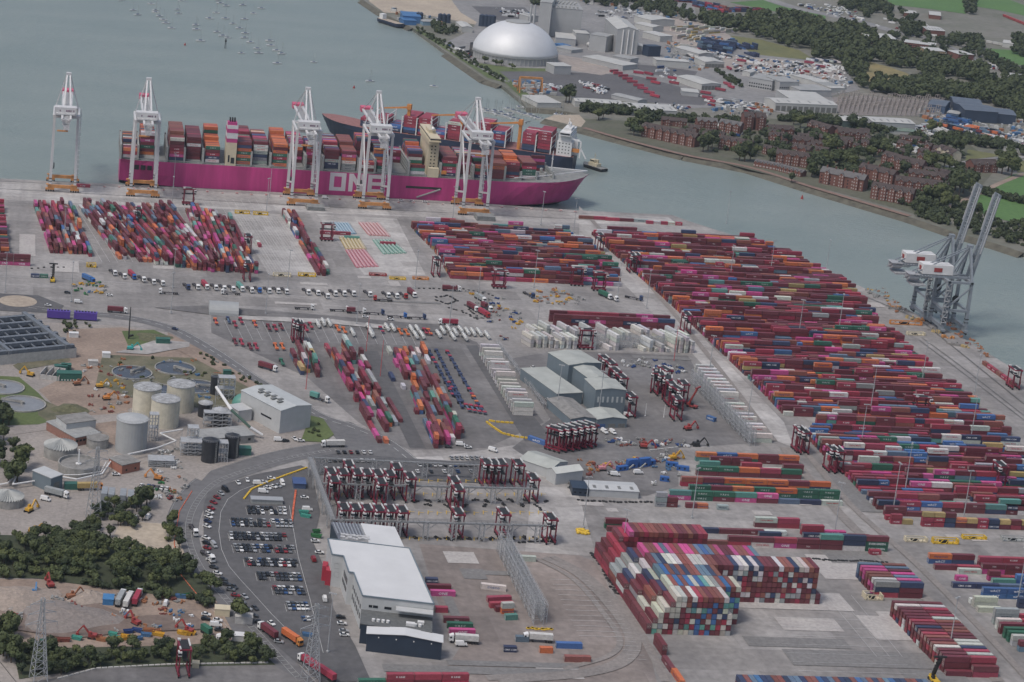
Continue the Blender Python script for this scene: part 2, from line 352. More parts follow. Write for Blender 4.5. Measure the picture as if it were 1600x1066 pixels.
for k in range(9): ln(1185+k*9,950+k*14,1340+k*13,955+k*14,.16)
for k in range(3): ln(1290+k*20,930,1370+k*20,1026,.16)
for k in range(14): ln(955+k*4.3,940+k*7,925+k*4.3,938+k*7,.16)
for k in range(12): ln(860+k*4,905+k*8,920+k*4,907+k*8,.18)
for k in range(16): ln(640+k*0,0,0,0) if 0 else None
for k in range(26): ln(100+k*12,312+0*k,160+k*12,410,.2)
for k in range(18): ln(365+k*4.2,340,420+k*4.6,425,.18)
for k in range(20): ln(350+k*15,500+k*.5,365+k*15,530+k*.5,.18)
for k in range(14): ln(915+k*20,352+k*.6,930+k*22,362+k*.6,.2)
ln(0,300,430,324,.35); ln(430,324,900,347,.35); ln(0,432,170,440,.3); ln(170,440,660,478,.3)
# bays of the car park
for x0,x1,y in [(385,449,799),(360,457,817.7),(357,447,839),(363,466,858),(381,467,880),(400,473,902),(425,480,924),(446,487,949.5)]:
    n=int((x1-x0)/6.9)
    for k in range(n+1): ln(x0+.5+k*6.9-1.6,y-6,x0+.5+k*6.9+1.4,y+6,.14)
    ln(x0,y,x1,y+2,.14)
Qc=[(400,757),(376,766),(356,780),(345,800),(342,830),(346,858),(358,885),(375,905),(398,930),(425,960),(455,990)]
for p_,q_ in zip(Qc[:-1],Qc[1:]): ln(*p_,*q_,.2)
ln(452,790,466,870,.2); ln(466,870,484,935,.2); ln(484,935,505,1020,.2)
o=b.build('painted_lines',PAINT); o['kind']='structure'
# ------------------------------------------------------------------ shipping containers
CC={'m':('maroon',(.135,.027,.036)),'k':('crimson',(.29,.033,.058)),'p':('magenta',(.43,.055,.195)),'o':('orange',(.50,.135,.045)),
 'n':('navy blue',(.033,.047,.10)),'b':('bright blue',(.045,.12,.29)),'g':('green',(.028,.115,.072)),'t':('turquoise',(.10,.26,.225)),
 'w':('white',(.50,.49,.465)),'e':('pale grey',(.27,.285,.285)),'s':('steel blue',(.10,.155,.22)),'y':('mustard',(.36,.26,.10)),'r':('brick red',(.21,.070,.052)),
 'i':('ivory',(.43,.415,.355))}
CONT=[]
HGT=2.8
def text_mesh(s):
    cu=bpy.data.curves.new('lettering','FONT'); cu.body=s; cu.resolution_u=1; cu.align_x='CENTER'; cu.align_y='CENTER'; cu.offset=.018
    o=bpy.data.objects.new('lettering',cu); col.objects.link(o); bpy.context.view_layer.update()
    me=bpy.data.meshes.new_from_object(o.evaluated_get(bpy.context.evaluated_depsgraph_get()))
    v=[tuple(x.co)[:2] for x in me.vertices]; f=[tuple(p.vertices) for p in me.polygons]
    bpy.data.objects.remove(o); bpy.data.curves.remove(cu); bpy.data.meshes.remove(me)
    return v,f
TXT={}
def TM(s):
    if s not in TXT: TXT[s]=text_mesh(s)
    return TXT[s]
WRIT={'p':('ONE',1.9,(.72,.66,.70)),'g':('U A S C',1.3,(.66,.68,.66)),'o':('Hapag-Lloyd',1.25,(.04,.05,.16)),'n':('CMA CGM',1.3,(.70,.70,.72)),
 'b':('wACT',1.7,(.70,.70,.72)),'k':('K LINE',1.2,(.75,.72,.72)),'w':('YANG MING',1.1,(.45,.05,.06)),'e':('MAERSK',1.3,(.05,.07,.10)),'m':('TEX',1.1,(.62,.55,.55))}
def put(c,x,y,z,a,L=12.19,txt=None,blk='',row=0,idx=0,tier=0):
    CONT.append([x,y,z,a,c,L,txt,blk,row,idx,tier])
PAL_R='m'*58+'k'*20+'p'*7+'o'*10+'n'*7+'g'*4+'w'*7+'r'*8+'t'*2+'s'*3+'y'*2+'b'*3+'e'*2
PAL_L='m'*52+'k'*13+'p'*10+'o'*11+'n'*6+'g'*3+'w'*10+'r'*12+'t'*3+'s'*6+'e'*4+'b'*2
def wtxt(c,pr):
    return c in WRIT and rnd()<pr
def row(px,py,stacks,blk,a=None,z=0,gap=.22,ri=0,u0=0,v0=0,HH=None):
    a=AA if a is None else a
    o=G(px,py); ux,uy=math.cos(a),math.sin(a); nx,ny=-uy,ux
    if ux*1+uy*0<0 and False: pass
    d=u0
    for i,st in enumerate(stacks):
        L=6.06 if st[:1].isupper() else 12.19
        if st[0] in '-_': d+=(6.06 if st[0]=='_' else 12.19)+gap; continue
        for t,ch in enumerate(st):
            c=ch.lower(); X=o.x+ux*(d+L/2)+nx*(1.22+v0); Y=o.y+uy*(d+L/2)+ny*(1.22+v0)
            put(c,X,Y,z+t*HGT,a,L,wtxt(c,{'m':.25,'p':.95,'g':.9,'o':.8,'b':.8,'n':.5,'k':.5,'w':.6,'e':.5}.get(c,0)) ,blk,ri,i,t)
        d+=L+gap
def field(A,B,pitch,pal,blk,a,hw=(.05,.25,.42,.28),maxh=4,skip=None,rowgap=None,L20=.08,jig=0,empt=.0,tprob=.5,z=0,bias=None):
    ux,uy=math.cos(a),math.sin(a); nx,ny=-uy,ux
    def uv(poly):
        r=[]
        for p in poly:
            g=G(*p); r.append((g.x*nx+g.y*ny,g.x*ux+g.y*uy))
        r.sort(); return r
    A_=uv(A);B_=uv(B)
    va=max(A_[0][0],B_[0][0]); vb=min(A_[-1][0],B_[-1][0])
    def ip(P,v): return float(np.interp(v,[p[0] for p in P],[p[1] for p in P]))
    v=va; ri=0
    while v<=vb:
        ri+=1
        if rowgap and ri%rowgap==0: v+=pitch*.8
        u=ip(A_,v)+U(-jig,jig); ur=ip(B_,v); i=0; base=CH((1,2,2,2,3))
        rc=CH(pal); 
        if rnd()<empt: v+=pitch; continue
        while u+6<ur:
            L=12.19
            if rnd()<L20 or u+12>ur: L=6.06
            if rnd()<hw[0]*(2.2 if base==1 else 1): u+=L+.3; i+=1; continue
            if rnd()<.45: base=random.choices((1,2,3),hw[1:])[0]
            h=min(base,maxh)
            if rnd()<.3: rc=CH(pal)
            for t in range(h):
                c=CH(pal) if rnd()<.75 else rc
                X=ux*(u+L/2)+nx*(v+1.22); Y=uy*(u+L/2)+ny*(v+1.22)
                put(c,X,Y,z+t*HGT,a,L,wtxt(c,tprob*{'m':.3,'p':1.4,'g':1.4,'o':1.2,'b':1,'n':.6,'k':.7,'w':.8}.get(c,0)),blk,ri,i,t)
            u+=L+.3; i+=1
        v+=pitch
BBR=ang(1381.2,885.1,1520.4,1028.1,8)      # toward the camera, right-hand blocks
BB=AA-PI/2
# ---- large right-hand yard
RE=[(1041,362),(1163,374),(1244,406),(1286,424),(1330,449),(1354,478),(1357,490),(1388,517),(1406,537),(1448,568),(1465,585),(1496,613),(1529,635),(1560,659),(1580,676),(1585,696),(1640,730),(1700,760),(1760,830)]
field([(923,366),(1060,488),(1104,530),(1149,573),(1188,611),(1225,650)],RE[:16],4.05,PAL_R,'big right-hand yard',AA,hw=(.03,.25,.45,.30),rowgap=9)
field([(1284,656),(1262,686),(1290,716),(1328,752),(1352,779),(1370,797)],RE[10:],4.3,PAL_R.replace('o','k')+'b'*4+'n'*5,'lower part of the right-hand yard',AA,hw=(.07,.36,.46,.18))
# ---- centre block
field([(640,353),(652,367),(679,394),(704,436)],[(800,352),(888,366),(923,384),(942,399),(969,425),(972,448)],4.05,PAL_R,'centre block beside the quay',AA,rowgap=11)
# ---- left edge rows
field([(-80,345),(-80,404)],[(18,352),(26,411)],3.4,PAL_R,'block at the left edge',AA,hw=(0,.05,.4,.55)); 
row(-60,411,['pmm','pmm','pmm','pmm','pmm','pmm'][:3]+['pmm'],'front row of the block at the left edge',u0=0)
field([(-80,322),(-80,334)],[(11,322),(12,338)],4,PAL_R,'far block at the left edge',AA)
# ---- left blocks, boxes pointing towards the camera
BL=ang(53,318,80,398)
BL1=ang(180,325,290,422); 
field([(52,322),(112,324)],[(76,398),(146,402)],3.5,PAL_L,'left yard beside the quay',ang(75,322,104,398),hw=(.05,.35,.4,.25))
field([(122,324),(205,326)],[(160,404),(300,422)],3.5,PAL_L,'left yard beside the quay',ang(165,325,235,410),hw=(.04,.3,.42,.28))
field([(211,326),(275,328)],[(287,422),(345,426)],3.5,PAL_L,'left yard beside the quay',ang(245,328,320,422),hw=(.04,.3,.42,.28))
field([(279,328),(358,342)],[(330,426),(412,430)],3.6,PAL_L,'left yard beside the quay',ang(330,338,372,428),hw=(.04,.3,.42,.28))
field([(440,335),(462,338)],[(494,434),(515,431)],3.8,PAL_L,'narrow strip of two rows',ang(450,337,506,432),hw=(.1,.3,.4,.2))
# ---- lower middle yard (explicit runs: start px, end px)
BM=ang(572,545,640,660)
def run(x0,y0,x1,y1,stacks,blk,ri,a=None):
    p=G(x0,y0);q=G(x1,y1); a=math.atan2(q.y-p.y,q.x-p.x)
    row(x0,y0,stacks,blk,a=a,ri=ri,v0=-1.22,gap=.5)
MY='yard inside the bend of the access road'
k=0
for x0,y0,x1,y1,s in [
 (455,556,480,600,['sm','m','ny']),(463,543,492,605,['em','mm','kw','yn']),(475,537,500,585,['w','mw','my','ep']),(485,560,505,612,['gm','mgt','mm']),
 (520,548,600,690,['mm','bo','om','gg','mw']),(531,545,610,690,['mm','nm','mr','mo','my','k']),(541,540,596,655,['mm','wm','mm','mo','oo','ee']),(553,545,575,580,['pmm','mm']),
 (508,560,515,572,['m']),(514,600,525,625,['m','n']),(525,595,540,630,['mg','w']),(560,640,570,660,['km','kk']),
 (600,550,628,606,['mm','ro','ww','m']),(612,552,640,600,['k','o','w']),(630,550,660,600,['pp','m','pm']),(652,548,690,640,['mg','mm','ss','sg','mm']),
 (580,580,610,640,['m','w','m']),(606,595,610,602,['oo']),(635,592,655,640,['oo','mo','p']),(640,585,665,625,['pp','mm']),
 (635,612,645,625,['pp']),(665,570,730,690,['km','oo','rm','gm','gg','mp','pm','mm']),(675,580,705,640,['k','or','om','w']),
 (655,625,700,690,['mw','wp','mp','km','mk']),(625,635,640,660,['mm']),(645,640,685,700,['ww','mkk','gm','nnb','mo']),
 (640,660,660,700,['m','w','k']),(648,675,658,690,['m','w','kk']),(665,650,690,690,['mm','mw','nb']),(690,650,715,690,['k','p','mm']),(700,655,722,690,['kr','mm']),(597,648,607,665,['s','bn']),(603,665,609,680,['p'])]:
    k+=1
    if x0<505: run(x0,y0,x1,y1,s,MY,k)
field([(508,545),(562,541)],[(592,700),(634,672)],4.0,PAL_L,'left cluster of the lower yard',ang(520,548,600,690),hw=(.20,.40,.42,.12),L20=.2,jig=6,tprob=.2)
field([(578,548),(604,548)],[(640,650),(662,650)],4.0,PAL_L,'middle files of the lower yard',ang(600,550,660,660),hw=(.42,.5,.3,.0),L20=.1,jig=8,tprob=.2)
field([(612,550),(662,546)],[(672,704),(738,688)],4.0,PAL_L,'right cluster of the lower yard',ang(640,550,705,690),hw=(.17,.40,.42,.14),L20=.15,jig=6,tprob=.2)
# ---- long double row with two ONE boxes
row(858,503,['mmm','mnk','mmk','msk','mnm','mmp','mmm'],'rear row behind the white refrigerated boxes')
row(864.7,509,['mmm','mnm','mpm','mmm','mnm','mmp','mmn'],'long row behind the white refrigerated boxes')
# ---- white refrigerated boxes
WA=AA-PI/2+.32
def rb(x,y,n,ri,L='w'):
    g=G(x,y); ux,uy=math.cos(WA),math.sin(WA)
    for t in range(n): put('w',g.x-ux*6,g.y-uy*6,t*HGT,WA,12.19,None,'white refrigerated boxes beyond the workshop',ri,0,t)
for i,(x,n) in enumerate([(165,3),(225,3),(275,3),(325,3),(372,2),(420,3),(475,3),(525,3),(682,2),(820,1),(872,4),(1105,1),(1155,3),(1205,1),(1252,2),(1300,1),(1358,4),(1405,4),(1450,4),(1502,3)]):
    rb(800+x/5.333,480+(338+(x-165)*.035)/5.333,n,i+1)
for i,x in enumerate([195,245,295,340,400,455,530,590,640,690,780,830,925,975,1075,1125,1260,1310,1360,1410,1460]):
    rb(800+x/5.333,480+(243+(x-165)*.04)/5.333,CH((2,2,3)),30+i)
for i in range(18):
    t=i/17; p=G(749+(801-749)*t,556+(648-556)*t)
    for z in range(3 if i in(0,1,2,5,8,13,14,16,17) else 2): put('w',p.x+6.1*math.cos(AA),p.y+6.1*math.sin(AA),z*HGT,AA,12.19,rnd()<.4 and z==2,'white refrigerated boxes beside the dark lane',i,0,z)
for i in range(20):
    t=i/19; p=G(1084+(1174-1084)*t,588+(690-588)*t)
    for z in range(3 if t<.45 else 1+(i%3>0)): put('w',p.x+6.1*math.cos(AA),p.y+6.1*math.sin(AA),z*HGT,AA,12.19,rnd()<.6 and z>0,'white refrigerated boxes along the steel gantry',i,0,z)
# ---- orange and green group
row(1087,721,['to','mb','go','mm','mo'],'rearmost row of the orange and green group')
row(1109,728,['mm','mm'],'second row of the orange and green group')
row(1092,735,['tt','g','kk','w','mm'],'third row of the orange and green group')
row(1088,743,['mg','mg','mo','mk','mg'],'fourth row of the orange and green group')
row(1064,760,['kr','nm','go','mo','mo','om','no'],'middle row of the orange and green group')
row(1076,773,['kg','mm','go','og','go','gg','gg'],'row of the orange and green group with the green end')
row(1045.5,781,['pt','gg','mg','pt','mp','s','n','w'],'front row of the orange and green group')
row(1024,792,['EEE','MM'],'small stack left of the orange and green group')
row(1072,794,['M','O'],'loose boxes in front of the orange and green group'); row(1121,797,['E'],'loose boxes in front of the orange and green group',ri=1)
# ---- middle rows behind the tall stack
row(945,826,['gm'],'pair beside the tall stack'); row(949,830.5,['m'],'pair beside the tall stack',ri=1)
row(1179,824,['mw','kk','e'],'far row behind the tall stack'); row(1252,836,['kk','p'],'short row behind the tall stack with a red pair')
row(1088,833,['n','m','m','w'],'second row behind the tall stack'); row(1186,839.5,['n'],'second row behind the tall stack',ri=1)
row(1255,841,['n','s','m'],'second row behind the tall stack',ri=2)
row(1101,852.5,['r','km','wm','pk','mm','mmt','wnn','ggm'],'long row behind the tall stack that ends in green')
row(1359,867.5,['K'],'loose box beside the green end')
# ---- right side rows
row(1402,756,['km'],'right yard')
row(1371,797,['mn','mk','wb','mk','mm','nt','mm'],'right yard row with a blue lettered box'); row(1382,806,['mm','m'],'right yard short row')
row(1392,819,['KK','Y'],'small boxes on the right'); row(1384,813,['K'],'small boxes on the right',ri=1)
row(1440.5,823,['KKY','KKY','NNM','MO','MY','KK','NN','MY','KM','MY','NY'],'row of short boxes on the right')
row(1450.8,881,['bo','nm'],'right yard, pair over blue'); row(1529,886,['mk','mk','kk'],'right yard, red pair')
row(1460.5,890.5,['m','k'],'right yard, single tier row'); row(1498,897,['w'],'right yard, lone white box')
row(1534,897,['pm','mm','kp'],'right yard, two tier row'); row(1494,908,['P'],'right yard, small magenta box')
row(1544,908,['PM','K','K','KK'],'right yard, short red boxes'); row(1551,913,['t','bb'],'right yard, turquoise row')
row(1488.5,919,['n','n','s','n'],'right yard, navy row'); row(1535,935,['bb','bb'],'right yard, two tier blue row')
row(1516,944,['W'],'right yard, small white box'); row(1521,949,['ii'],'right yard, ivory pair'); row(1528,957,['i'],'right yard, ivory single'); row(1591,951,['nn'],'right yard, navy pair')
for i,(x,y,s) in enumerate([(1552,976,'eee'),(1557,984,'ww'),(1562,991,'mm'),(1569,998,'gg'),(1575,1004,'gg'),(1581,1010,'ww'),(1592,1019,'sm')]): row(x,y,[s,'mk','mm'],'dense block at the right edge',ri=i)
# ---- two dense blocks, boxes stacked side by side
def dense(px,py,ang_u,ang_v,cols,rows,pu,pv,fn,blk,la):
    o=G(px,py); 
    for r in range(rows):
        for c in range(cols):
            s=fn(r,c)
            for t,ch in enumerate(s):
                X=o.x+math.cos(ang_u)*pu*(c+.5)+math.cos(ang_v)*pv*(r+.5); Y=o.y+math.sin(ang_u)*pu*(c+.5)+math.sin(ang_v)*pv*(r+.5)
                put(ch.lower(),X,Y,t*HGT,la,12.19,False,blk,r,c,t)
BV=BBR+PI
t1=[['kne','nmn'],['ppw','mnp'],['mpr','mns'],['mkr','mkp'],['mpp','mmr'],['nms','mns'],['msp','mrr']]
t1=[['kne','mmn'],['ppw','mmp'],['mpr','mns'],['mmr','nkp'],['mpp','mnm'],['nmp','mns'],['nss','mrr']]
dense(1366,934,AA,BV,2,7,12.6,3.55,lambda r,c:t1[r][c],'seven deep block right of the tall stack',AA)
fin=['mmm','kkk']; PB='m'*9+'k'*3+'w'*3+'n'*2+'r'*3
def d2(r,c):
    if r==0: return ['m','km'][c]
    if r==1: return ['mmm','mmk'][c]
    return ''.join(CH(PB) for _ in range(3))
dense(1478,1058,AA,BV,2,19,12.6,3.35,d2,'long block at the lower right',AA)
# ---- the tall stack: seven rows deep, stepped down on its left flank
TG=G(1154.7,941.6); TA=ang(1154.7,941.6,1271,944.8); TB=TA+PI/2+.005
def tall(rows,blk,org,la,pu=2.56,pv=12.45):
    for r,segs,pal,tops in rows:
        for c0,c1,hs in segs:
            for c in range(c0,c1):
                h=hs[c-c0] if isinstance(hs,(list,tuple)) else hs
                for t in range(h):
                    ch=CH(pal)
                    if tops and t==h-1 and c>=tops[0]: ch=tops[1][(c-tops[0])%len(tops[1])]
                    X=org.x+math.cos(TA)*pu*(c+.5)+math.cos(la)*pv*(r+.5); Y=org.y+math.sin(TA)*pu*(c+.5)+math.sin(la)*pv*(r+.5)
                    put(ch,X,Y,t*HGT,la,12.19,False,blk,3-r if blk.startswith('tall') else r,c+24,t)
for c_ in CONT:
    if c_[7].startswith('long row behind the tall') and c_[4]=='g': c_[6]='EVERGREEN'
PM='m'*12+'k'*4+'r'*2; PX1='m'*11+'k'*4+'e'*6+'w'*3+'n'*2+'r'*2; PX2='m'*8+'k'*2+'i'*6+'e'*3+'b'*2+'t'*2+'n'*2+'r'
PX3='m'*10+'b'*2+'n'*2+'k'*2+'p'*2+'i'*2+'e'*2+'t'
ST=[3,4,5,6,6]
tall([(3,[(-23,-18,ST),(-18,-2,7)],PM,(-18,'pmrkrrrrkrmmrmkk')),
 (2,[(-23,-18,[3,4,5,5,4]),(-18,-2,[3]*3+[4]*13)],PM,None),
 (1,[(-23,-18,[3,4,5,6,6]),(-18,5,7)],PX1,(-18,'prrpspkrpprsbsrpmm')),
 (0,[(-23,-18,[3,4,5,5,6]),(-18,15,7),(15,16,2)],PX1,(-18,'msnwwwrrwwwrrmmmnwwnwnmmmwrrniirm')),
 (-1,[(-23,-18,[2,4,5,6,6]),(-18,-6,7)],PX3,(-18,'sbrnrnrrssnr')),
 (-2,[(-23,-18,[2,3,5,6,6]),(-18,-4,7)],PX2,(-18,'irbrbibtwerbr')),
 (-3,[(-23,-18,[2,3,4,5,6]),(-18,-8,7),(-8,-7,4)],PX2,(-18,'iirwkrmrrw'))],'tall stack',TG,TB)
BG=G(1150,1053,14); 
tall([(-1,[(0,34,5)],'m'*5+'n'*4+'b',(0,'nrsbnnrrnssnrrbnsrnnrbsr')),(-2,[(0,34,5)],'m'*5+'n'*4+'b',(0,'rrnbsnnrrnsrsb')),],'low dense stack at the bottom edge',BG,TB)
# ---- loose boxes around the white warehouse and below the stack
row(400/2.961+530,706+610/2.961,['N'],'beside the white warehouse'); 
WR='parked in a column beside the white warehouse'
for i,(x,y,s) in enumerate([(666,922,'m'),(672.5,931.5,'p'),(680,957.5,'K'),(693,973.5,'m'),(698.5,982,'g'),(702,992,'p'),(705,1001.5,'m')]): row(x,y,[s],WR,ri=i)
row(869,1013.5,['b'],'beside the lorry at the foot of the brown yard'); row(787,1019.5,['N'],'on a low trailer in the brown yard'); row(843.5,1021,['O'],'on a low trailer in the brown yard',ri=1); row(882,1034.5,['r'],'beside the timber stacks in the brown yard')
row(806,1003.5,['S'],'next to the white crane lorry')
row(751,920.5,['w'],'standing alone in the brown yard',a=AA-.20); CONT[-1][6]='COSCO'
for i,(x,y,s) in enumerate([(762,942,'k'),(766,951,'k'),(775,957,'M'),(784,960,'OI'),(790,970,'T')]): row(x,y,[s] if s!='OI' else ['Oi'],'slanted group in the brown yard',a=AA+.16,ri=i)
row(800,876.5,['w'],'beside the top of the steel lattice',a=AA-.05)
row(560,1072,['g','kk','mk','kk'],'row at the bottom edge below the warehouse',a=AA+.06)
for i,(x,y,s) in enumerate([(1028,1006,'mm'),(1041,1032,'m'),(1056,1052,'o')]): row(x,y,[s],'chain of boxes below the tall stack',a=TB+PI+.0,ri=i,v0=-2.4)
row(1103,655,['B'],'in the lane behind the workshop',a=AA-1.0)
row(824,687.5,['b'],'beside the grey green shed',a=-.75)
row(848,732,['r'],'along the wall of the grey green shed',a=-.78)
row(390,283,['k'],'x') if 0 else None
row(118,292.5,['k'],'under the leftmost white crane')
row(905,342,['r','k'],'near the corner of the quay'); row(1010,350,['K','W','K','W','K'],'near the corner of the quay',ri=1); row(946,345,['k','m','e'],'near the corner of the quay',ri=2)
row(399,380,['W','K'],'loose box in the empty bay',a=BL)
row(500,366,['k','k'],'beside the coloured tank yard') ; row(538,374,['t'],'beside the coloured tank yard',ri=1); row(594,383,['k'],'beside the coloured tank yard',ri=2)
row(48,405+29,['N','G'],'beside the reach stacker')
for i in range(7):
    t=i/6; row(1534+(1577-1534)*t,569+(600-569)*t,['K' if i%3 else 'R'],'string of short boxes along the right rail',a=ang(1534,569,1577,600),ri=i)
# ------------------------------------------------------------------ ships
MAG=mat('hull_magenta',(.42,.040,.175),.5,.22,.10,stretch=(1,1,.12),detail=8); BOOT=mat('hull_dark',(.022,.024,.05),.5,.2,.1); NAVY=mat('hull_navy',(.02,.028,.055),.45,.2,.05)
DECK=mat('ship_deck_grey',(.20,.205,.20),.8,.2,.3); LASH=mat('lashing_grey',(.30,.31,.30),.6,.15,1); CREAM=mat('cream_paint',(.52,.46,.33),.55,.06,.3)
WHITE=mat('white_paint',(.60,.60,.59),.5,.06,.3); DARK=mat('dark_glass',(.02,.022,.026),.25,.2,1); ORANGE=mat('orange_paint',(.50,.20,.05),.55,.15,.5); REDP=mat('red_paint',(.28,.045,.04),.5,.15,.5)
REDBT=mat('hull_red',(.30,.05,.06),.5,.2,.1); BLACK=mat('black_paint',(.02,.02,.02),.6,.3,1); PINKP=mat('magenta_paint',(.42,.05,.19),.5,.06,.5); LETW=mat('hull_lettering',(.60,.56,.58),.5,.04,1)
def hull(name,L,B,zd,zw,parent,mats,bowrise=3,bow=.20,stern=.12,flare=.07):
    b=MB(); ns=48; zs=[zw-2,zw+1.2,zw+3,(zw+zd)/2,zd-4,zd]; rows=[]
    for i in range(ns+1):
        s=i/ns; r=[]
        for k,z in enumerate(zs):
            h=k/(len(zs)-1)
            bl=bow*(1.5-.95*h); tip=1-flare*(1-h)**1.2       # bow rake and flare
            e=(tip-s)/bl; fb=1 if e>=1 else max(0,1-(1-max(e,0))**2.1)**.8
            st=stern*(1.6-1.3*h); es=s/st if st>0 else 2; fs=1 if es>=1 else (.35+.5*h)+(1-(.35+.5*h))*(1-(1-es)**2)
            hb=B/2*min(fb,fs) if s<tip else 0.0
            x=s*L if s<tip else tip*L
            rise=bowrise*max(0,(s-.80)/.2)**1.6*h
            r.append((x,hb,z+rise))
        rows.append(r)
    n=len(zs); V=[]
    for r in rows:
        for x,hb,z in r: V.append((x,B/2-hb,z))
        for x,hb,z in r: V.append((x,B/2+hb,z))
    b.v=V
    for i in range(ns):
        for k in range(n-1):
            a=i*2*n+k; c=(i+1)*2*n+k
            b.f.append((a,c,c+1,a+1)); b.m.append(1 if k==0 else (2 if k==1 and i>ns*.80 else (1 if k==1 and i<ns*.42 else 0)))
            a+=n;c+=n; b.f.append((c,a,a+1,c+1)); b.m.append(1 if k==0 else 0)
        a=i*2*n+n-1; c=(i+1)*2*n+n-1; b.f.append((a,c,c+n,a+n)); b.m.append(3)
    b.f.append(tuple(range(n))+tuple(range(2*n-1,n-1,-1))); b.m.append(0)
    return b.build(name,mats,parent)
SA=R_(3.7); S0=Vector((-61,1706.5,0))
ship=thing('container_ship','enormous magenta container ship moored along the quay under the cranes','ship',S0,SA)
hl=hull('hull',412,61,20,WZ,ship,[MAG,BOOT,REDBT,DECK],bowrise=4.5)
def SX(px): return (px-188)*.5506
def shipw(x,y,z): c,s=math.cos(SA),math.sin(SA); return (S0.x+x*c-y*s,S0.y+x*s+y*c,z)
b=MB()
for (u0,h0,u1,h1) in [(0,0,14,3.2),(0,12.6,14,15.8),(0,3.2,3.8,12.6),(10.2,3.2,14,12.6)]: b.box(180+u0,-.12,3.5+h0,180+u1,.4,3.5+h1)
b.add([(200.1,-.12,19.3),(200.1,-.12,13.2),(206.9,-.12,3.5),(206.9,-.12,9.6)],[(0,1,2,3)])
for (u0,h0,u1,h1) in [(0,0,3.6,15.8),(10.4,0,14,15.8)]: b.box(196.5+u0,-.12,3.5+h0,196.5+u1,.4,3.5+h1)
for (u0,h0,u1,h1) in [(0,0,3.6,15.8),(3.6,0,13,3.2),(3.6,12.6,13,15.8),(3.6,6.4,12,9.4)]: b.box(213+u0,-.12,3.5+h0,213+u1,.4,3.5+h1)
b.build('lettering',LETW,hl)
b=MB()
for i in range(3): b.box(12+i*5.5,-.1,12,16+i*5.5,.5,16)
b.build('mooring_opening',DARK,hl)
b=MB(); b.box(246,-.1,9.5,277,.4,11.5); b.build('gangway_recess',BLACK,hl)
b=MB(); b.bar((256,-.9,2),(276,-.6,10),.5); b.build('gangway',LASH,ship)
# rails and coaming along the near side, bow bulwark
b=MB()
for y in (1.2,59.8): b.bar((8,y,21.2),(350,y,21.2),.18); 
for i in range(70): b.bar((8+i*4.9,1.2,20),(8+i*4.9,1.2,21.2),.12)
b.build('railing',LASH,ship)
bays=[(190,0),(217,1),(262,2),(289,3),(318,4),(367,5),(393,6),(423,7),(450,8),(478,9),(505,10),(531,11),(560,12),(587,13),(612,14),(640,15),(690,16),(716,17),(742,18),(768,19),(792,20),(819,21),(845,22)]
def fr(x,h=11.5,nm='lashing_bridge'):
    b=MB(); hw=0
    y0,y1=(3 if x<330 else 3+(x-330)*.25),(58 if x<330 else 58-(x-330)*.25)
    for k in range(12):
        y=y0+(y1-y0)*k/11; b.bar((x,y,20),(x,y,20+h),.28); b.bar((x+1.1,y,20),(x+1.1,y,20+h),.28)
    for z in (22.6,25.4,28.2,31.0):
        if z<20+h: b.box(x-.2,y0,z,x+1.3,y1,z+.35); b.box(x-.2,y0,z+.9,x-.1,y1,z+1.1); b.box(x+1.2,y0,z+.9,x+1.3,y1,z+1.1)
    for y in (y0-.8,y1+.8): b.bar((x+.5,y,20),(x+.5,y,20+h+1.5),.75)
    return b.build(nm,LASH,ship)
for px,_ in bays: fr(SX(px)-1.9, 11.5 if px<800 else 7)
fr(SX(870),7)
# hatch covers
for px,_ in bays:
    x=SX(px); w0=4 if x<330 else 4+(x-330)*.25
    for k in range(4): b=MB(); y=w0+(61-2*w0)*k/4; b.box(x+.2,y+.15,20,x+12.8,y+(61-2*w0)/4-.15,21.3); b.build('hatch_cover',DECK,ship)
# deck cargo: per bay list of (first row, last row, tiers); row 0 is the quay side
PS='m'*40+'k'*10+'p'*6+'o'*12+'g'*6+'n'*8+'w'*8+'e'*3+'b'*4
cargo={0:[(0,9,3),(9,22,4)],1:[(6,22,7)],2:[(0,6,7),(6,22,8)],3:[(3,12,7),(12,22,7)],4:[(0,10,5),(10,16,6),(16,22,8)],5:[(0,10,7),(12,22,8)],6:[(2,9,7),(9,22,7)],7:[(0,7,7),(7,16,7),(16,22,8)],
 8:[(7,22,7)],9:[(5,22,6)],10:[(1,8,6),(8,22,7)],11:[(0,10,6),(10,14,7),(14,22,7)],12:[(0,5,3),(12,22,8)],13:[(0,4,3),(9,22,6)],14:[(16,22,4)],15:[(0,1,3),(7,16,6),(16,22,7)],
 16:[(0,9,6),(9,18,6)],17:[(4,18,6)],18:[(0,2,4),(6,20,5)],19:[(0,8,5),(8,16,6)],20:[(1,7,5),(7,16,6)],21:[(0,12,5)],22:[(11,16,5)]}
top={2:'r',3:'m',4:'o',5:'m',7:'o',11:'r',16:'r',20:'o',21:'r',19:'r'}
face={2:'npkkmmw',4:'wnkmgo',5:'ogogonm',7:'ogkgomo',3:'mmmmwmm',6:'eenewwm',11:'eewopmm',12:'mwk',15:'wtm',16:'npkgkm',21:'wggkmk',20:'knmmk',10:'nnwmmm'}
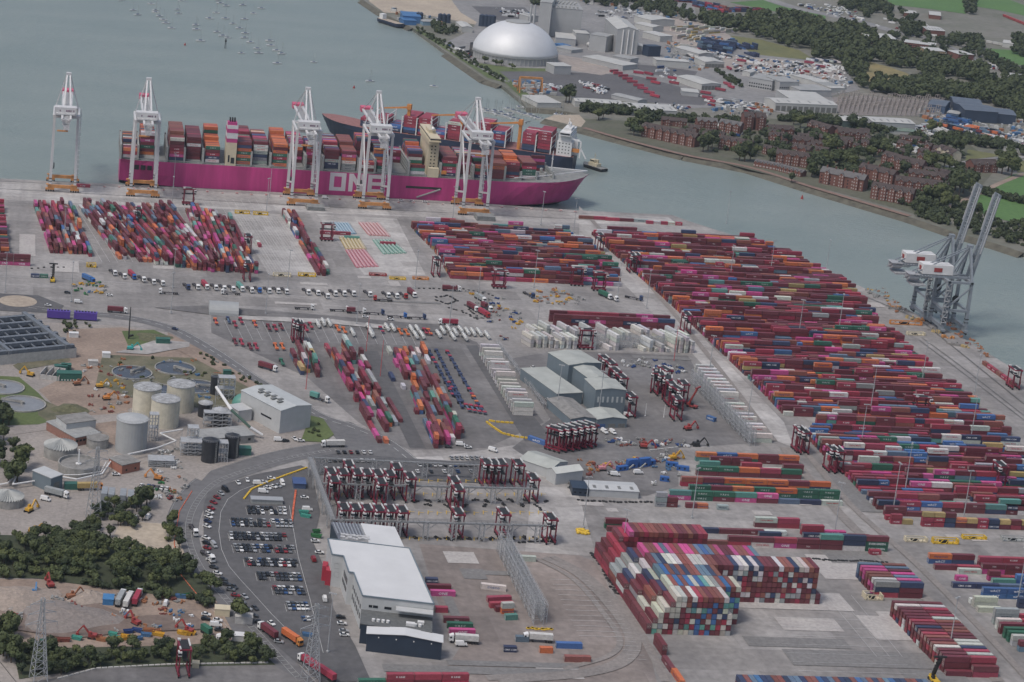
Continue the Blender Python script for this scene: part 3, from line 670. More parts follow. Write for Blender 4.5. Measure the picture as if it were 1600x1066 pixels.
for bi,segs in cargo.items():
    x=SX(bays[bi][0])+6.5; inset=3.0 if x<325 else 3.0+(x-325)*.28
    nrow=int((61-2*inset)/2.5)
    for r0,r1,h in segs:
        for r in range(r0,min(r1,nrow)):
            for t in range(h):
                ch=CH(PS)
                if bi in face and r==segs[0][0] and t<len(face[bi]): ch=face[bi][t]
                elif t==h-1 and bi in top: ch=top[bi] if rnd()<.75 else CH('rmk')
                X,Y,Z=shipw(x,inset+r*2.5+1.25,21.35+t*2.8)
                put(ch,X,Y,Z,SA,12.19,(ch in WRIT and rnd()<.8 and r==segs[0][0] and ch!='m'),'deck of the magenta ship',bi,r,t)
# funnel casing and bridge
b=MB(); x=SX(350); b.box(x,1,20,x+9,17,40); fc=b.build('funnel_casing',CREAM,ship)
b=MB(); b.box(x,1,40,x+9,17,43.5); b.box(x-.2,.8,48.5,x+9.2,17.2,52); b.box(x,2,55,x+8,10,57.5); b.build('funnel_band',PINKP,fc)
b=MB(); b.box(x-.1,.9,43.5,x+9.1,17.1,48.5); b.box(x,1,52,x+9,17,55); b.build('funnel_band',mat('grey_paint_light',(.55,.56,.56),.5,.06,.4),fc)
b=MB()
for i in range(6): b.lathe(x+2+(i%3)*2,4+(i//3)*3,[(.6,57.5),(.6,61)],8)
b.build('exhaust_pipe',BLACK,fc)
b=MB(); b.box(x+2,.8,23,x+3.4,1.1,29); b.box(x+4.5,.8,22,x+7.5,1.1,27); b.build('opening',DARK,fc)
b=MB(); x=SX(668); b.box(x,9,20,x+9,54,47); b.box(x-1,6,47,x+8,55,51); b.box(x,-0.2,20,x+9,5,28); br=b.build('bridge_tower',CREAM,ship)
b=MB(); b.box(x-1.2,.5,55.5,x+8.5,60.5,56.1); b.box(x-.8,1,56.1,x+8.2,60,57.0); b.box(x-.8,1,58.2,x+8.2,60,58.8); b.box(x+1,22,58.8,x+7,40,61.5)
for y in (6,55): b.bar((x+4,y,56),(x+4,(8 if y<30 else 53),48),.5)
wh=b.build('bridge_wing',CREAM,ship); wh.location=(0,0,-4.6)
b=MB(); b.box(x-.6,1.2,57.0,x+8.0,59.8,58.2); b.build('window_band',DARK,wh)
b=MB()
for z in range(24,47,3):
    for y in range(11,52,4): b.box(x+8.9,y,z,x+9.15,y+1.5,z+1.1)
    for xx in (x+2,x+5): b.box(xx,8.8,z,xx+1.2,9.1,z+1)
b.build('window',DARK,br)
b=MB(); b.bar((x+4,31,61),(x+4,31,72),.5,.25); b.bar((x+4,26,66),(x+4,36,66),.2); b.bar((x+4,28,69),(x+4,34,69),.3); b.lathe(x+4,20,[(.2,61.5),(1.6,62.4),(1.8,63.6),(.3,65)],10); b.build('radar_mast',WHITE,ship).location=(0,0,-4.6)
b=MB(); b.box(x+9.2,1.5,23,x+16,5,26); b.build('lifeboat',ORANGE,ship)
b=MB(); b.bar((378,30.5,23),(378,30.5,43),.5,.3); b.bar((378,28,36),(378,33,36),.25); b.build('foremast',WHITE,ship)
b=MB()
for i in range(6): b.lathe(364+(i%3)*7,22+(i//3)*16,[(1.5,23),(1.5,25),(.5,25.5)],8)
b.box(356,24,22,360,37,24.5); b.build('mooring_winch',LASH,ship)
b=MB(); P=[(340,4),(354,7.2),(368,12.0),(380,17.2),(390,21.8),(400,26.6),(410,30.4)]
for s_ in (0,1):
    Q=[(px_,(y if not s_ else 61-y)) for px_,y in P]
    for (xa,ya),(xb,yb) in zip(Q[:-1],Q[1:]): b.bar((xa,ya,22.5+(xa-330)*.055),(xb,yb,22.5+(xb-330)*.055),.35)
b.build('bulwark',WHITE,ship)
# ---- second ship, navy hull, under way behind
c0=G(503,180,16); c1=G(858,239,14); A2=math.atan2(c1.y-c0.y,c1.x-c0.x)+R_(4); 
sh2=thing('feeder_ship','navy container ship with orange deck cranes passing behind the magenta ship','ship',(c1.x,c1.y,0),A2+PI)
L2=(c1-c0).length+22
S2=Vector((c1.x,c1.y,0))-Vector((math.cos(A2+PI),math.sin(A2+PI),0))*0
h2=hull('hull',L2,34,12.5,WZ,sh2,[NAVY,REDBT,REDBT,mat('deck_brown',(.25,.12,.11),.8,.2,.3)],bowrise=5,bow=.2,stern=.08)
h2.location=(-22,-34,0)
def s2(x,y,z):
    a=A2+PI; return (c1.x+(x)*math.cos(a)-(y)*math.sin(a),c1.y+x*math.sin(a)+y*math.cos(a),z)
def at2(o): o.location=(-22,-34,0); return o
b=MB(); b.box(2,2,12.5,16,32,26); b.box(3,3,26,15,31,32); b.box(4,-1,32,14,35,35.5); b.box(5,8,35.5,12,26,38); sp=at2(b.build('superstructure',WHITE,sh2))
b=MB(); b.box(13.8,0,33.2,14.15,34,34.6); b.box(4.5,34.9,33.2,13.5,35.15,34.6)
for z in range(15,26,3):
    for i in range(4): b.box(4+i*3,31.9,z,5+i*3,32.15,z+1)
q=b.build('window',DARK,sp)
b=MB(); b.bar((9,17,37),(9,17,46),.5,.3); b.bar((9,12,42),(9,22,42),.3); b.lathe(9,9,[(.2,37.5),(1.5,38.5),(1.5,40),(.2,41.5)],8); at2(b.build('radar_mast',WHITE,sh2))
b=MB(); b.box(-2,12,12.5,2,22,26); b.bar((-6,31,12.5),(-6,31,28),.6); b.bar((-6,31,28),(4,31,30),.6); b.bar((-12,31,12.5),(-6,31,22),.6); at2(b.build('stern_frame',WHITE,sh2))
b=MB(); b.box(-5,26,17,4,30,20); at2(b.build('lifeboat',ORANGE,sh2))
for i,fx in enumerate((52,108,160)):
    k=thing('x','','') if 0 else None
    b=MB(); b.bar((fx,30,12.5),(fx,30,38),1.4); b.box(fx-2,27.5,36,fx+2,32.5,41)
    b.bar((fx,30,38),(fx+30,28,33),.9,.5); cr=at2(b.build('deck_crane',ORANGE,sh2))
for i in range(13):
    x0=22+i*14.4
    if abs(x0-52)<6: continue
    b=MB()
    for yy in (1,33): b.bar((x0-.8,yy,12.5),(x0-.8,yy,29),.5)
    for z in (18,23,28): b.bar((x0-.8,1,z),(x0-.8,33,z),.25)
    at2(b.build('lashing_bridge',WHITE,sh2))
    hh=[7,6,2,5,7,5,6,2,6,6,2,4,3][i] if i<13 else 3
    n=12 if i<11 else 10
    for r in range(n):
        for t in range(hh):
            ch='k' if t>=2 or rnd()<.2 else CH('bnnbk'); 
            if t==hh-1 and rnd()<.15: ch=CH('mwb')
            X,Y,Z=s2(x0+6.3-22,2+r*2.5+1.2-34+(12-n)*1.25,13.4+t*2.8); put(ch,X,Y,Z,A2,12.19,(r==n-1 and t>hh-4),'deck of the navy ship',i,r,t)
# ---- tug and small craft
c=G(929,264,WZ); tg=thing('tug_boat','tug with black hull and cream wheelhouse crossing the channel','tug',(c.x,c.y,0),ang(912,258,947,269)+PI)
hull('hull',27,10,-1.2,WZ,tg,[BLACK,BLACK,BLACK,DECK],bowrise=1.5,bow=.35).location=(-13,-5,0)
b=MB(); b.box(-5,-3,-1,6,3,2); b.box(-1,-2.5,2,4.5,2.5,5); b.box(-4,-1,2,-2.5,1,5.5); wh=b.build('wheelhouse',CREAM,tg); b=MB(); b.box(-.8,-2.6,3.4,4.6,2.6,4.4); b.build('window',DARK,wh)
b=MB(); b.bar((1,0,5),(1,0,11),.2); b.bar((1,-1.5,9),(1,1.5,9),.12); b.build('mast',CREAM,tg)
def yacht():
    r=thing('sailing_yacht','','yacht')
    b=MB(); st=[(-5,1.3),(-2.5,1.7),(0,1.75),(2.5,1.3),(4.3,.6),(5.3,.05)]; n=len(st)
    V=[(x,-w_,1) for x,w_ in st]+[(x,w_,1) for x,w_ in st]+[(x*.9,-w_*.7,-.3) for x,w_ in st]+[(x*.9,w_*.7,-.3) for x,w_ in st]
    F=[]
    for i in range(n-1): F+=[(i,i+1,n+i+1,n+i),(2*n+i,2*n+i+1,i+1,i),(n+i,n+i+1,3*n+i+1,3*n+i)]
    F.append((0,n,3*n,2*n)); b.add(V,F); b.build('hull',WHITE,r)
    b=MB(); b.box(-1.6,-.9,1,1.8,.9,1.6); b.build('cabin',mat('blue_canvas',(.05,.08,.16),.7,.2,1),r)
    b=MB(); b.bar((.6,0,1),(.6,0,13),.13); b.bar((.6,0,2.4),(-3.8,0,2.5),.12); b.bar((.6,0,12.5),(5.1,0,1.1),.03); b.build('mast',LASH,r)
    return r
Y0=yacht(); used=False
YP=[(189,1),(208,17),(215,24),(236,7),(243,17),(243,20),(249,26),(255,32),(259,37),(268,45),(277,16),(279,22),(283,2),(306,40),(307,47),(313,65),(327,30),(339,51),(340,1),(344,6),(338,21),(348,57),(352,30),(353,10),(356,60),(364,38),(374,45),(379,9),(382,31),(383,53),(382,60),(391,67),(396,22),(402,77),(404,84),(408,14),(377,84),(416,0),(421,65),(423,72),(432,80),(440,85),(490,98),(433,100),(578,128),(678,136)]
for i,(x,y) in enumerate(YP):
    c=G(x,y,WZ); o=Y0 if i==0 else dup(Y0,c,0,'')
    o.location=(c.x,c.y,WZ+.3); o.rotation_euler=(0,0,U(-.5,.3)+.2); s_=U(.8,1.15)*(1.25 if i in(15,) else 1); o.scale=(s_,)*3
    if i<44: o['label']='small white sailing yacht swinging on a mooring out in the open water'; o['group']='yachts moored in the open water'
    else: o['label']='white sailing boat alone in the channel, the '+('nearer the far shore' if i==45 else 'one left of centre above the ships'); o['group']='boats under way'
# marina boats and pontoons
for i,(xa,ya,xb,yb) in enumerate([(742,170,800,182),(760,176,822,193),(790,172,850,190),(808,170,862,172),(870,181,905,186)]):
    b=MB(); p,q=G(xa,ya,WZ),G(xb,yb,WZ); b.bar((p.x,p.y,WZ+.5),(q.x,q.y,WZ+.5),1.2)
    for k in range(6): t=(k+.5)/6; m=p.lerp(q,t); d=(q-p).normalized(); n=Vector((-d.y,d.x,0)); b.bar((m.x,m.y,WZ+.5),(m.x+n.x*12,m.y+n.y*12,WZ+.5),.4); b.bar((m.x,m.y,WZ),(m.x,m.y,WZ+4),.25)
    o=b.build('pontoon',LASH); tag(o,f'grey floating pontoon in the marina off the spit, {od_(i)} from the ships' if 0 else ['grey pontoon nearest the moored ship in the marina','grey pontoon second from the ship in the marina','long grey pontoon in the middle of the marina','short grey pontoon on the far side of the marina','grey pontoon off the sandy spit'][i],'pontoon')
    for k in range(7 if i<3 else 3):
        m=p.lerp(q,(k+.3)/7); c=(m.x+U(-3,3),m.y+U(3,8),WZ+.3); o=dup(Y0,c,U(1.2,1.8)+ang(xa,ya,xb,yb,WZ),'white boat berthed at a marina pontoon behind the navy ship','boats berthed in the marina'); o.scale=(1.05,)*3
# buoys, marks
for x,y,h,lb in [(289,71,2.6,'small red buoy left of the yacht moorings'),(553,138,2.6,'small red buoy beyond the navy ship'),(1253,311,3.2,'red conical buoy in the channel below the brick houses')]:
    c=G(x,y,WZ); b=MB(); b.lathe(0,0,[(1.3,-.5),(1.3,.8),(.5,h),(.15,h+.8)],10); o=b.build('channel_buoy',REDP); o.location=(c.x,c.y,WZ); tag(o,lb,'buoy')
c=G(352,76,WZ); b=MB(); 
for dx in (-.8,.8): b.bar((dx,0,-1),(dx*.4,0,12),.3)
b.box(-1.2,-.6,8,1.2,.6,10); o=b.build('beacon_pile',BLACK); o.location=(c.x,c.y,WZ); tag(o,'dark timber beacon pile standing in the water among the yachts','beacon')
c=G(490,98,WZ)
# boxes stored in the far depots (same kind as the rest of the containers)
def farrow(x0,y0,x1,y1,n,rows,pal,hmax,pitch=5):
    p=G(x0,y0);q=G(x1,y1); a=math.atan2(q.y-p.y,q.x-p.x); nx,ny=-math.sin(a),math.cos(a)
    for r in range(rows):
        for k in range(n):
            t=(k+.5)/n; h=random.randint(1,hmax)
            for z in range(h): put(CH(pal),p.x+(q.x-p.x)*t+nx*r*pitch,p.y+(q.y-p.y)*t+ny*r*pitch,z*2.8,a,12.19,False,'far depots',r,k,z)
farrow(1092,78,1140,84,6,10,'nnbnsn',4,6); farrow(1141,72,1158,78,2,5,'nbn',3,6); farrow(1163,84,1180,90,2,2,'n',2)
farrow(1080,55,1150,50,8,5,'iiiyiw',2,9); farrow(1085,66,1110,62,4,4,'iiwy',2,9); farrow(1060,78,1085,80,3,3,'iyi',2,9)
farrow(1083,10,1130,20,6,4,'nbkmrk',3,8); farrow(1130,18,1195,20,7,3,'mrknb',2,8); farrow(1055,3,1085,5,4,4,'kmnb',3,8)
farrow(1468,200,1500,208,4,3,'nbson',2,6); farrow(1505,205,1545,214,5,4,'nsmno',2,6); farrow(1470,190,1500,196,4,4,'bbsn',2,7)
# red trailers parked in diagonal files
RTL=[(950,114,968,113),(955,117,975,117),(962,121,985,121),(968,125,992,126),(975,129,1000,131),(985,135,1010,137),(992,139,1016,142),(1000,145,1028,149),(1012,150,1034,155),(1005,124,1030,127),(1012,129,1036,134),(990,115,1005,117),(1007,116,1020,119),(1042,123,1060,126),(1042,130,1064,134),(1128,131,1144,136),(1134,135,1150,141),(1117,141,1134,144),(1093,146,1112,149),(1093,153,1117,157),(1104,158,1118,162),(1133,106,1145,112),(1256,99,1272,101),(1273,105,1290,107),(1150,96,1166,98)]
for i,(x0,y0,x1,y1) in enumerate(RTL):
    p=G(x0,y0);q=G(x1,y1); a=math.atan2(q.y-p.y,q.x-p.x); L=(q-p).length; n=max(1,int(L/13.5))
    for k in range(n): put('k',p.x+(q.x-p.x)*(k+.5)/n,p.y+(q.y-p.y)*(k+.5)/n,1.0,a,12.19,False,'red trailers',i,k,0)
for i,(x,y) in enumerate([(1266,96),(1272,96),(1280,96),(1288,97),(1296,98),(1300,98),(1308,99)]): p=G(x,y); put('n' if i%2 else 'w',p.x,p.y,1,AA-1.0,12.19,False,'far lorry park',50,i,0)
# ------------------------------------------------------------------ build the containers
def cont_mat():
    m=bpy.data.materials.new('container_paint'); m.use_nodes=True; n=m.node_tree; b=n.nodes['Principled BSDF']; b.inputs['Roughness'].default_value=.55
    at=n.nodes.new('ShaderNodeAttribute'); at.attribute_name='paint'
    uv=n.nodes.new('ShaderNodeUVMap'); uv.uv_map='UVMap'
    sx=n.nodes.new('ShaderNodeSeparateXYZ'); n.links.new(uv.outputs[0],sx.inputs[0])
    def mth(op,a,b_=None,c=None):
        q=n.nodes.new('ShaderNodeMath'); q.operation=op
        for i,v in enumerate((a,b_,c)):
            if v is None: continue
            if isinstance(v,(int,float)): q.inputs[i].default_value=v
            else: n.links.new(v,q.inputs[i])
        return q.outputs[0]
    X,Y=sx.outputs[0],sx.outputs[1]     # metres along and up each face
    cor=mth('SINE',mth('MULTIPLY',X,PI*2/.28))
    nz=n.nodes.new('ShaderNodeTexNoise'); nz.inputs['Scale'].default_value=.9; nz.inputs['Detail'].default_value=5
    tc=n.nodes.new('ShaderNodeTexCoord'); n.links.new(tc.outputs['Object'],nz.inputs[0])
    gap_shade=mth('MINIMUM',mth('GREATER_THAN',X,.15),mth('GREATER_THAN',Y,.14)); gap_shade=mth('MULTIPLY_ADD',gap_shade,.5,.5); v=mth('MULTIPLY',mth('MULTIPLY_ADD',nz.outputs[0],.7,.65),gap_shade)  # two edges of each face painted darker, imitating shaded gaps between boxes
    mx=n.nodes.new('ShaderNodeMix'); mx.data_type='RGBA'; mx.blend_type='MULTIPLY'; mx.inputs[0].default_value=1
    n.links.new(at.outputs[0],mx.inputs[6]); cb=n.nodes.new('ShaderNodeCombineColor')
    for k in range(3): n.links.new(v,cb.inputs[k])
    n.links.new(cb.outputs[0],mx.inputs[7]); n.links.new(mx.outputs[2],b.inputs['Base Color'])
    bp=n.nodes.new('ShaderNodeBump'); bp.inputs['Strength'].default_value=.6; bp.inputs['Distance'].default_value=.035
    n.links.new(cor,bp.inputs['Height']); n.links.new(bp.outputs[0],b.inputs['Normal'])
    return m
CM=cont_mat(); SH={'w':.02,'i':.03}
STEEL=mat('door_gear',(.42,.40,.38),.5,.2,1)
def ccol(c,r=random):
    b_=CC[c][1]; k=r.uniform(.80,1.2); j=[r.uniform(.93,1.07) for _ in range(3)]
    g=sum(b_)/3; d=r.uniform(0,.10)   # sun-bleached paint
    return tuple(min(.8,(x*(1-d)+(g+.06)*d)*k*q) for x,q in zip(b_,j))
def cbox(L,H=2.59,W=2.44):
    # body with recessed side, roof and end panels inside a frame of posts and rails
    l,w_=L/2,W/2; V=[];Fc=[];UV=[]
    def panel(o,ux,uy,n,a,b,fr=.13,dp=.06):
        o=Vector(o);ux=Vector(ux);uy=Vector(uy);n=Vector(n)
        P=[o,o+ux*a,o+ux*a+uy*b,o+uy*b]; Q=[o+ux*fr+uy*fr-n*dp,o+ux*(a-fr)+uy*fr-n*dp,o+ux*(a-fr)+uy*(b-fr)-n*dp,o+ux*fr+uy*(b-fr)-n*dp]
        k=len(V); V.extend([tuple(p) for p in P+Q])
        uvP=[(0.3,.3),(0.3,.3),(0.3,.3),(0.3,.3)]; uvQ=[(0,0),(a,0),(a,b),(0,b)]
        Fc.append((k+4,k+5,k+6,k+7)); UV.append(uvQ)
        for i in range(4):
            j=(i+1)%4; Fc.append((k+i,k+j,k+4+j,k+4+i)); UV.append([(.3,.3)]*4)
    panel((-l,-w_,0),(1,0,0),(0,0,1),(0,-1,0),L,H); panel((l,w_,0),(-1,0,0),(0,0,1),(0,1,0),L,H)
    panel((l,-w_,0),(0,1,0),(0,0,1),(1,0,0),W,H); panel((-l,w_,0),(0,-1,0),(0,0,1),(-1,0,0),W,H)
    panel((-l,-w_,H),(1,0,0),(0,1,0),(0,0,1),L,W,.12,.03)
    V2=len(V); V.extend([(-l,-w_,0),(l,-w_,0),(l,w_,0),(-l,w_,0)]); Fc.append((V2+3,V2+2,V2+1,V2)); UV.append([(0,0)]*4)
    return V,Fc,UV
def sbox(L,H=2.6,W=2.42):
    l,w_=L/2,W/2
    V=[(-l,-w_,0),(l,-w_,0),(l,w_,0),(-l,w_,0),(-l,-w_,H),(l,-w_,H),(l,w_,H),(-l,w_,H)]
    Fc=[(4,5,6,7),(0,1,5,4),(1,2,6,5),(2,3,7,6),(3,0,4,7)]
    UV=[[(0,0),(L,0),(L,W),(0,W)]]+[[(0,0),(a,0),(a,H),(0,H)] for a in (L,W,L,W)]
    return V,Fc,UV
CBX={12.19:(cbox(12.19,2.62),sbox(12.19)),6.06:(cbox(6.06,2.62),sbox(6.06))}
# --- which containers show largest: project every box, paint from far to near, count pixels
def pick(n):
    W,H=1024,682; ids=np.full((H,W),-1,np.int32); s=W/1600
    order=sorted(range(len(CONT)),key=lambda i:-(CONT[i][0]**2+CONT[i][1]**2)+CONT[i][2]*0)
    def dep(i): c=CONT[i]; return (c[0]**2+c[1]**2,-c[2])
    order=sorted(range(len(CONT)),key=dep,reverse=True)
    for i in order:
        x,y,z,a,c,L=CONT[i][:6]; V=CBX[L][1][0]; ca,sa=math.cos(a),math.sin(a)
        pts=[PX((x+v[0]*ca-v[1]*sa,y+v[0]*sa+v[1]*ca,z+v[2])) for v in V]
        pts=[(p[0]*s,p[1]*s) for p in pts]
        xs=[p[0] for p in pts];ys=[p[1] for p in pts]
        x0,x1,y0,y1=max(0,int(min(xs))),min(W-1,int(max(xs))+1),max(0,int(min(ys))),min(H-1,int(max(ys))+1)
        if x0>=x1 or y0>=y1: continue
        # convex hull
        P=sorted(set(pts)); 
        def half(P):
            h=[]
            for p in P:
                while len(h)>1 and (h[-1][0]-h[-2][0])*(p[1]-h[-2][1])-(h[-1][1]-h[-2][1])*(p[0]-h[-2][0])<=0: h.pop()
                h.append(p)
            return h
        hull=half(P)[:-1]+half(P[::-1])[:-1]
        gx,gy=np.meshgrid(np.arange(x0,x1+1)+.5,np.arange(y0,y1+1)+.5); m=np.ones(gx.shape,bool)
        for k in range(len(hull)):
            p,q=hull[k],hull[(k+1)%len(hull)]
            m&=((q[0]-p[0])*(gy-p[1])-(q[1]-p[1])*(gx-p[0]))>=0
        sub=ids[y0:y1+1,x0:x1+1]; sub[m]=i
    cnt=np.bincount(ids[ids>=0],minlength=len(CONT)); o=np.argsort(-cnt)[:n]
    return [int(i) for i in o if cnt[i]>0],cnt
NIND=300
sel,CNT=pick(NIND); SELS=set(sel)
def paint(me,cols_per_face,uvs):
    at=me.color_attributes.new('paint','FLOAT_COLOR','CORNER'); nl=len(me.loops)
    arr=np.ones((nl,4),np.float32); arr[:,:3]=cols_per_face; at.data.foreach_set('color',arr.ravel())
    u=me.uv_layers.new(name='UVMap'); u.data.foreach_set('uv',np.asarray(uvs,np.float32).ravel())
ORD=['first','second','third','fourth','fifth','sixth','seventh','eighth','ninth','tenth','eleventh','twelfth','thirteenth','fourteenth','fifteenth','sixteenth','seventeenth','eighteenth','nineteenth','twentieth']
def od(i): return ORD[i] if i<20 else ('twenty-'+ORD[i-20] if i<29 else ('thirtieth' if i==29 else 'thirty-'+ORD[i-30]))
TIERN=['on the ground','second tier','third tier','fourth tier','fifth tier','sixth tier','seventh tier','eighth tier']
DOORM=mat('door_rods',(.42,.40,.38),.5,.2,2)
def clabel(c):
    x,y,z,a,ch,L,tx,blk,ri,idx,t=c
    sz='' if L>7 else 'short '
    nm=CC[ch][0]; cls={id(k):0 for k in ()}
    same=[k for k in CONT_BY.get((blk,ri),[])]
    mx=max(k[10] for k in same if k[9]==idx); 
    tier=('topmost' if t==mx and mx>0 else TIERN[t]); 
    if mx==0: tier='single'
    if blk=='tall stack':
        return f'{nm} container, {od(ri)} row from back, {od(idx-1)} column from left, {TIERN[t]}, tall stack'
    blk=SHORT.get(blk,blk); n=len({k[9] for k in same})
    if n==1: pos=''
    else: pos=f'{od(idx)} from left, ' if idx<30 else ''
    B0=c[7]; multi=len(BLK_ROWS[B0])>1
    rr=f', row {od(sorted(BLK_ROWS[B0]).index(ri))}' if multi else ''
    if B0.startswith(('big right','lower part','centre','left yard')): rr=f', {od(sorted(BLK_ROWS[B0]).index(ri)%30)} row from front'
    return f'{sz}{nm} container, {pos}{tier}{rr}, {blk}'.replace('from left, ','along, ' if len((pos+tier+rr+blk).split())>12 else 'from left, ')
SHORT={'seven deep block right of the tall stack':'block right of tall stack','long block at the lower right':'lower right block','low dense stack at the bottom edge':'bottom edge stack','parked in a column beside the white warehouse':'column beside white warehouse','row of the orange and green group with the green end':'green ended row of orange group','middle row of the orange and green group':'middle row of orange group','front row of the orange and green group':'front row of orange group','rearmost row of the orange and green group':'rear row of orange group','long row behind the tall stack that ends in green':'green ended row behind tall stack','far row behind the tall stack':'far row behind tall stack','second row behind the tall stack':'row behind tall stack','lower part of the right-hand yard':'lower right-hand yard','white refrigerated boxes beyond the workshop':'white boxes beyond workshop','white refrigerated boxes beside the dark lane':'white boxes beside dark lane','yard inside the bend of the access road':'yard inside the road bend','right yard row with a blue lettered box':'right yard row','long row behind the white refrigerated boxes':'row behind white boxes','short row behind the tall stack with a red pair':'short row behind tall stack','dense block at the right edge':'right edge block','slanted group in the brown yard':'slanted brown yard group','beside the lorry at the foot of the brown yard':'foot of brown yard','row at the bottom edge below the warehouse':'bottom edge row','small stack left of the orange and green group':'stack left of orange group','loose boxes in front of the orange and green group':'loose before orange group','chain of boxes below the tall stack':'chain below tall stack'}
CONT_BY={}; BLK_ROWS={}
for c in CONT: CONT_BY.setdefault((c[7],c[8]),[]).append(c); BLK_ROWS.setdefault(c[7],set()).add(c[8])
MC={}
rr=random.Random(3)
for i in sel:
    x,y,z,a,ch,L,tx,blk,ri,idx,t=CONT[i]
    var=rr.randint(0,3); key=(L,ch,var)
    if key not in MC:
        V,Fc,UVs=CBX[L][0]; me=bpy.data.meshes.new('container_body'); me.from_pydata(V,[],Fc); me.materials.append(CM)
        colr=ccol(ch,rr); paint(me,np.tile(colr,(len(me.loops),1)),[q for f in UVs for q in f])
        # doors with locking rods
        d=MB(); l=L/2
        for s_,y0,y1 in ((0,-1.1,-.03),(1,.03,1.1)):
            pass
        MC[key]=(me,colr)
    me,colr=MC[key]
    r=bpy.data.objects.new('shipping_container',None); col.objects.link(r); r.location=(x,y,z); r.rotation_euler=(0,0,a)
    tag(r,clabel(CONT[i]),'container','containers stacked in the port')
    o=bpy.data.objects.new('container_body',me); col.objects.link(o); o.parent=r
    if ('D',L,ch) not in MC:
        bz=[]
        for y0,y1 in ((-1.12,-.03),(.03,1.12)):
            for e in (1,-1):
                d=MB(); xe=e*L/2
                d.box(min(xe,xe-e*.10)+ (0 if 1 else 0),y0,.12,max(xe,xe-e*.10)-0,y1,2.6)
                for yy in (y0+.25,y1-.25): d.mi=1; d.bar((xe+e*.02,yy,.1),(xe+e*.02,yy,2.6),.04)
                d.mi=1; d.box(min(xe,xe+e*.05),(y0+y1)/2-.2,1.0,max(xe,xe+e*.05),(y0+y1)/2+.2,1.16)
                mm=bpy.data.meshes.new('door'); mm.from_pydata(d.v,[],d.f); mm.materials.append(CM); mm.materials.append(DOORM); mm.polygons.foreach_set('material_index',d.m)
                paint(mm,np.tile(tuple(q*.9 for q in CC[ch][1]),(len(mm.loops),1)),[(0.3,.3)]*len(mm.loops)); bz.append((e,mm))
        MC[('D',L,ch)]=bz
    # doors face the camera when the box is seen end on
    ca,sa=math.cos(a),math.sin(a); e=1 if (ca*x+sa*y)<0 else -1
    for ee,mm in MC[('D',L,ch)]:
        if ee==e:
            q=bpy.data.objects.new('door',mm); col.objects.link(q); q.parent=r
    if tx:
        s,sz,tc=(tx,1.5,(.70,.72,.70) if ch=='g' else (.05,.10,.25)) if isinstance(tx,str) else WRIT.get(ch,WRIT['m'])
        if ('T',ch,L,tx) not in MC:
            v,f=TM(s); k=sz if L>7 else sz*.8; d=MB()
            d.add([(p[0]*k*1.15,-1.24,1.36+p[1]*k) for p in v],f)
            mm=bpy.data.meshes.new('lettering'); mm.from_pydata(d.v,[],d.f); mm.materials.append(mat('lettering_'+CC[ch][0].replace(' ','_')+(tx if isinstance(tx,str) else ''),tc,.6,.05,1)); MC[('T',ch,L,tx)]=mm
        q=bpy.data.objects.new('lettering',MC[('T',ch,L,tx)]); col.objects.link(q); q.parent=r
# --- all the others as one mesh
nV=[];nF=[];nC=[];nU=[];off=0; LM=[]
tv=[];tf=[];tcol=[];toff=0
for i,c in enumerate(CONT):
    if i in SELS: continue
    x,y,z,a,ch,L,tx=c[:7]; V,Fc,UVs=CBX[L][1]; V=np.array(V); ca,sa=math.cos(a),math.sin(a)
    W_=np.empty_like(V); W_[:,0]=x+V[:,0]*ca-V[:,1]*sa; W_[:,1]=y+V[:,0]*sa+V[:,1]*ca; W_[:,2]=z+V[:,2]
    nV.append(W_); nF.append(np.array(Fc)+off); off+=len(V); nC.append(np.tile(ccol(ch,rr),(20,1))); nU.append(np.array([q for f in UVs for q in f]))
    if tx and CNT[i]>12:
        s,sz,tc=(tx,1.5,(.70,.72,.70) if ch=='g' else (.05,.10,.25)) if isinstance(tx,str) else WRIT.get(ch,WRIT['m']); v,f=TM(s); k=sz if L>7 else sz*.8
        for p in v:
            lx,ly=p[0]*k*1.15,-1.26; tv.append((x+lx*ca-ly*sa,y+lx*sa+ly*ca,z+1.36+p[1]*k))
        for q in f: tf.append(tuple(j+toff for j in q)); tcol+= [tc]*len(q)
        toff+=len(v)
bv=np.concatenate(nV); bf=np.concatenate(nF); bc=np.concatenate(nC); bu=np.concatenate(nU)
me=bpy.data.meshes.new('shipping_containers'); me.from_pydata([tuple(p) for p in bv]+tv,[],[tuple(int(k) for k in f) for f in bf]+[tuple(j+len(bv) for j in f) for f in tf])
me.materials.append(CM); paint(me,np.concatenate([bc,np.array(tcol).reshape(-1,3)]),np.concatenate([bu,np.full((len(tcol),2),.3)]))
o=bpy.data.objects.new('shipping_containers',me); col.objects.link(o); o['kind']='stuff'
o['label']='many more stacked shipping containers of all colours across the yards and ships'; o['category']='containers'
print('CONTAINERS',len(CONT),'visible',int((CNT>0).sum()),'min px of picked',int(CNT[sel[-1]]) if sel else 0)
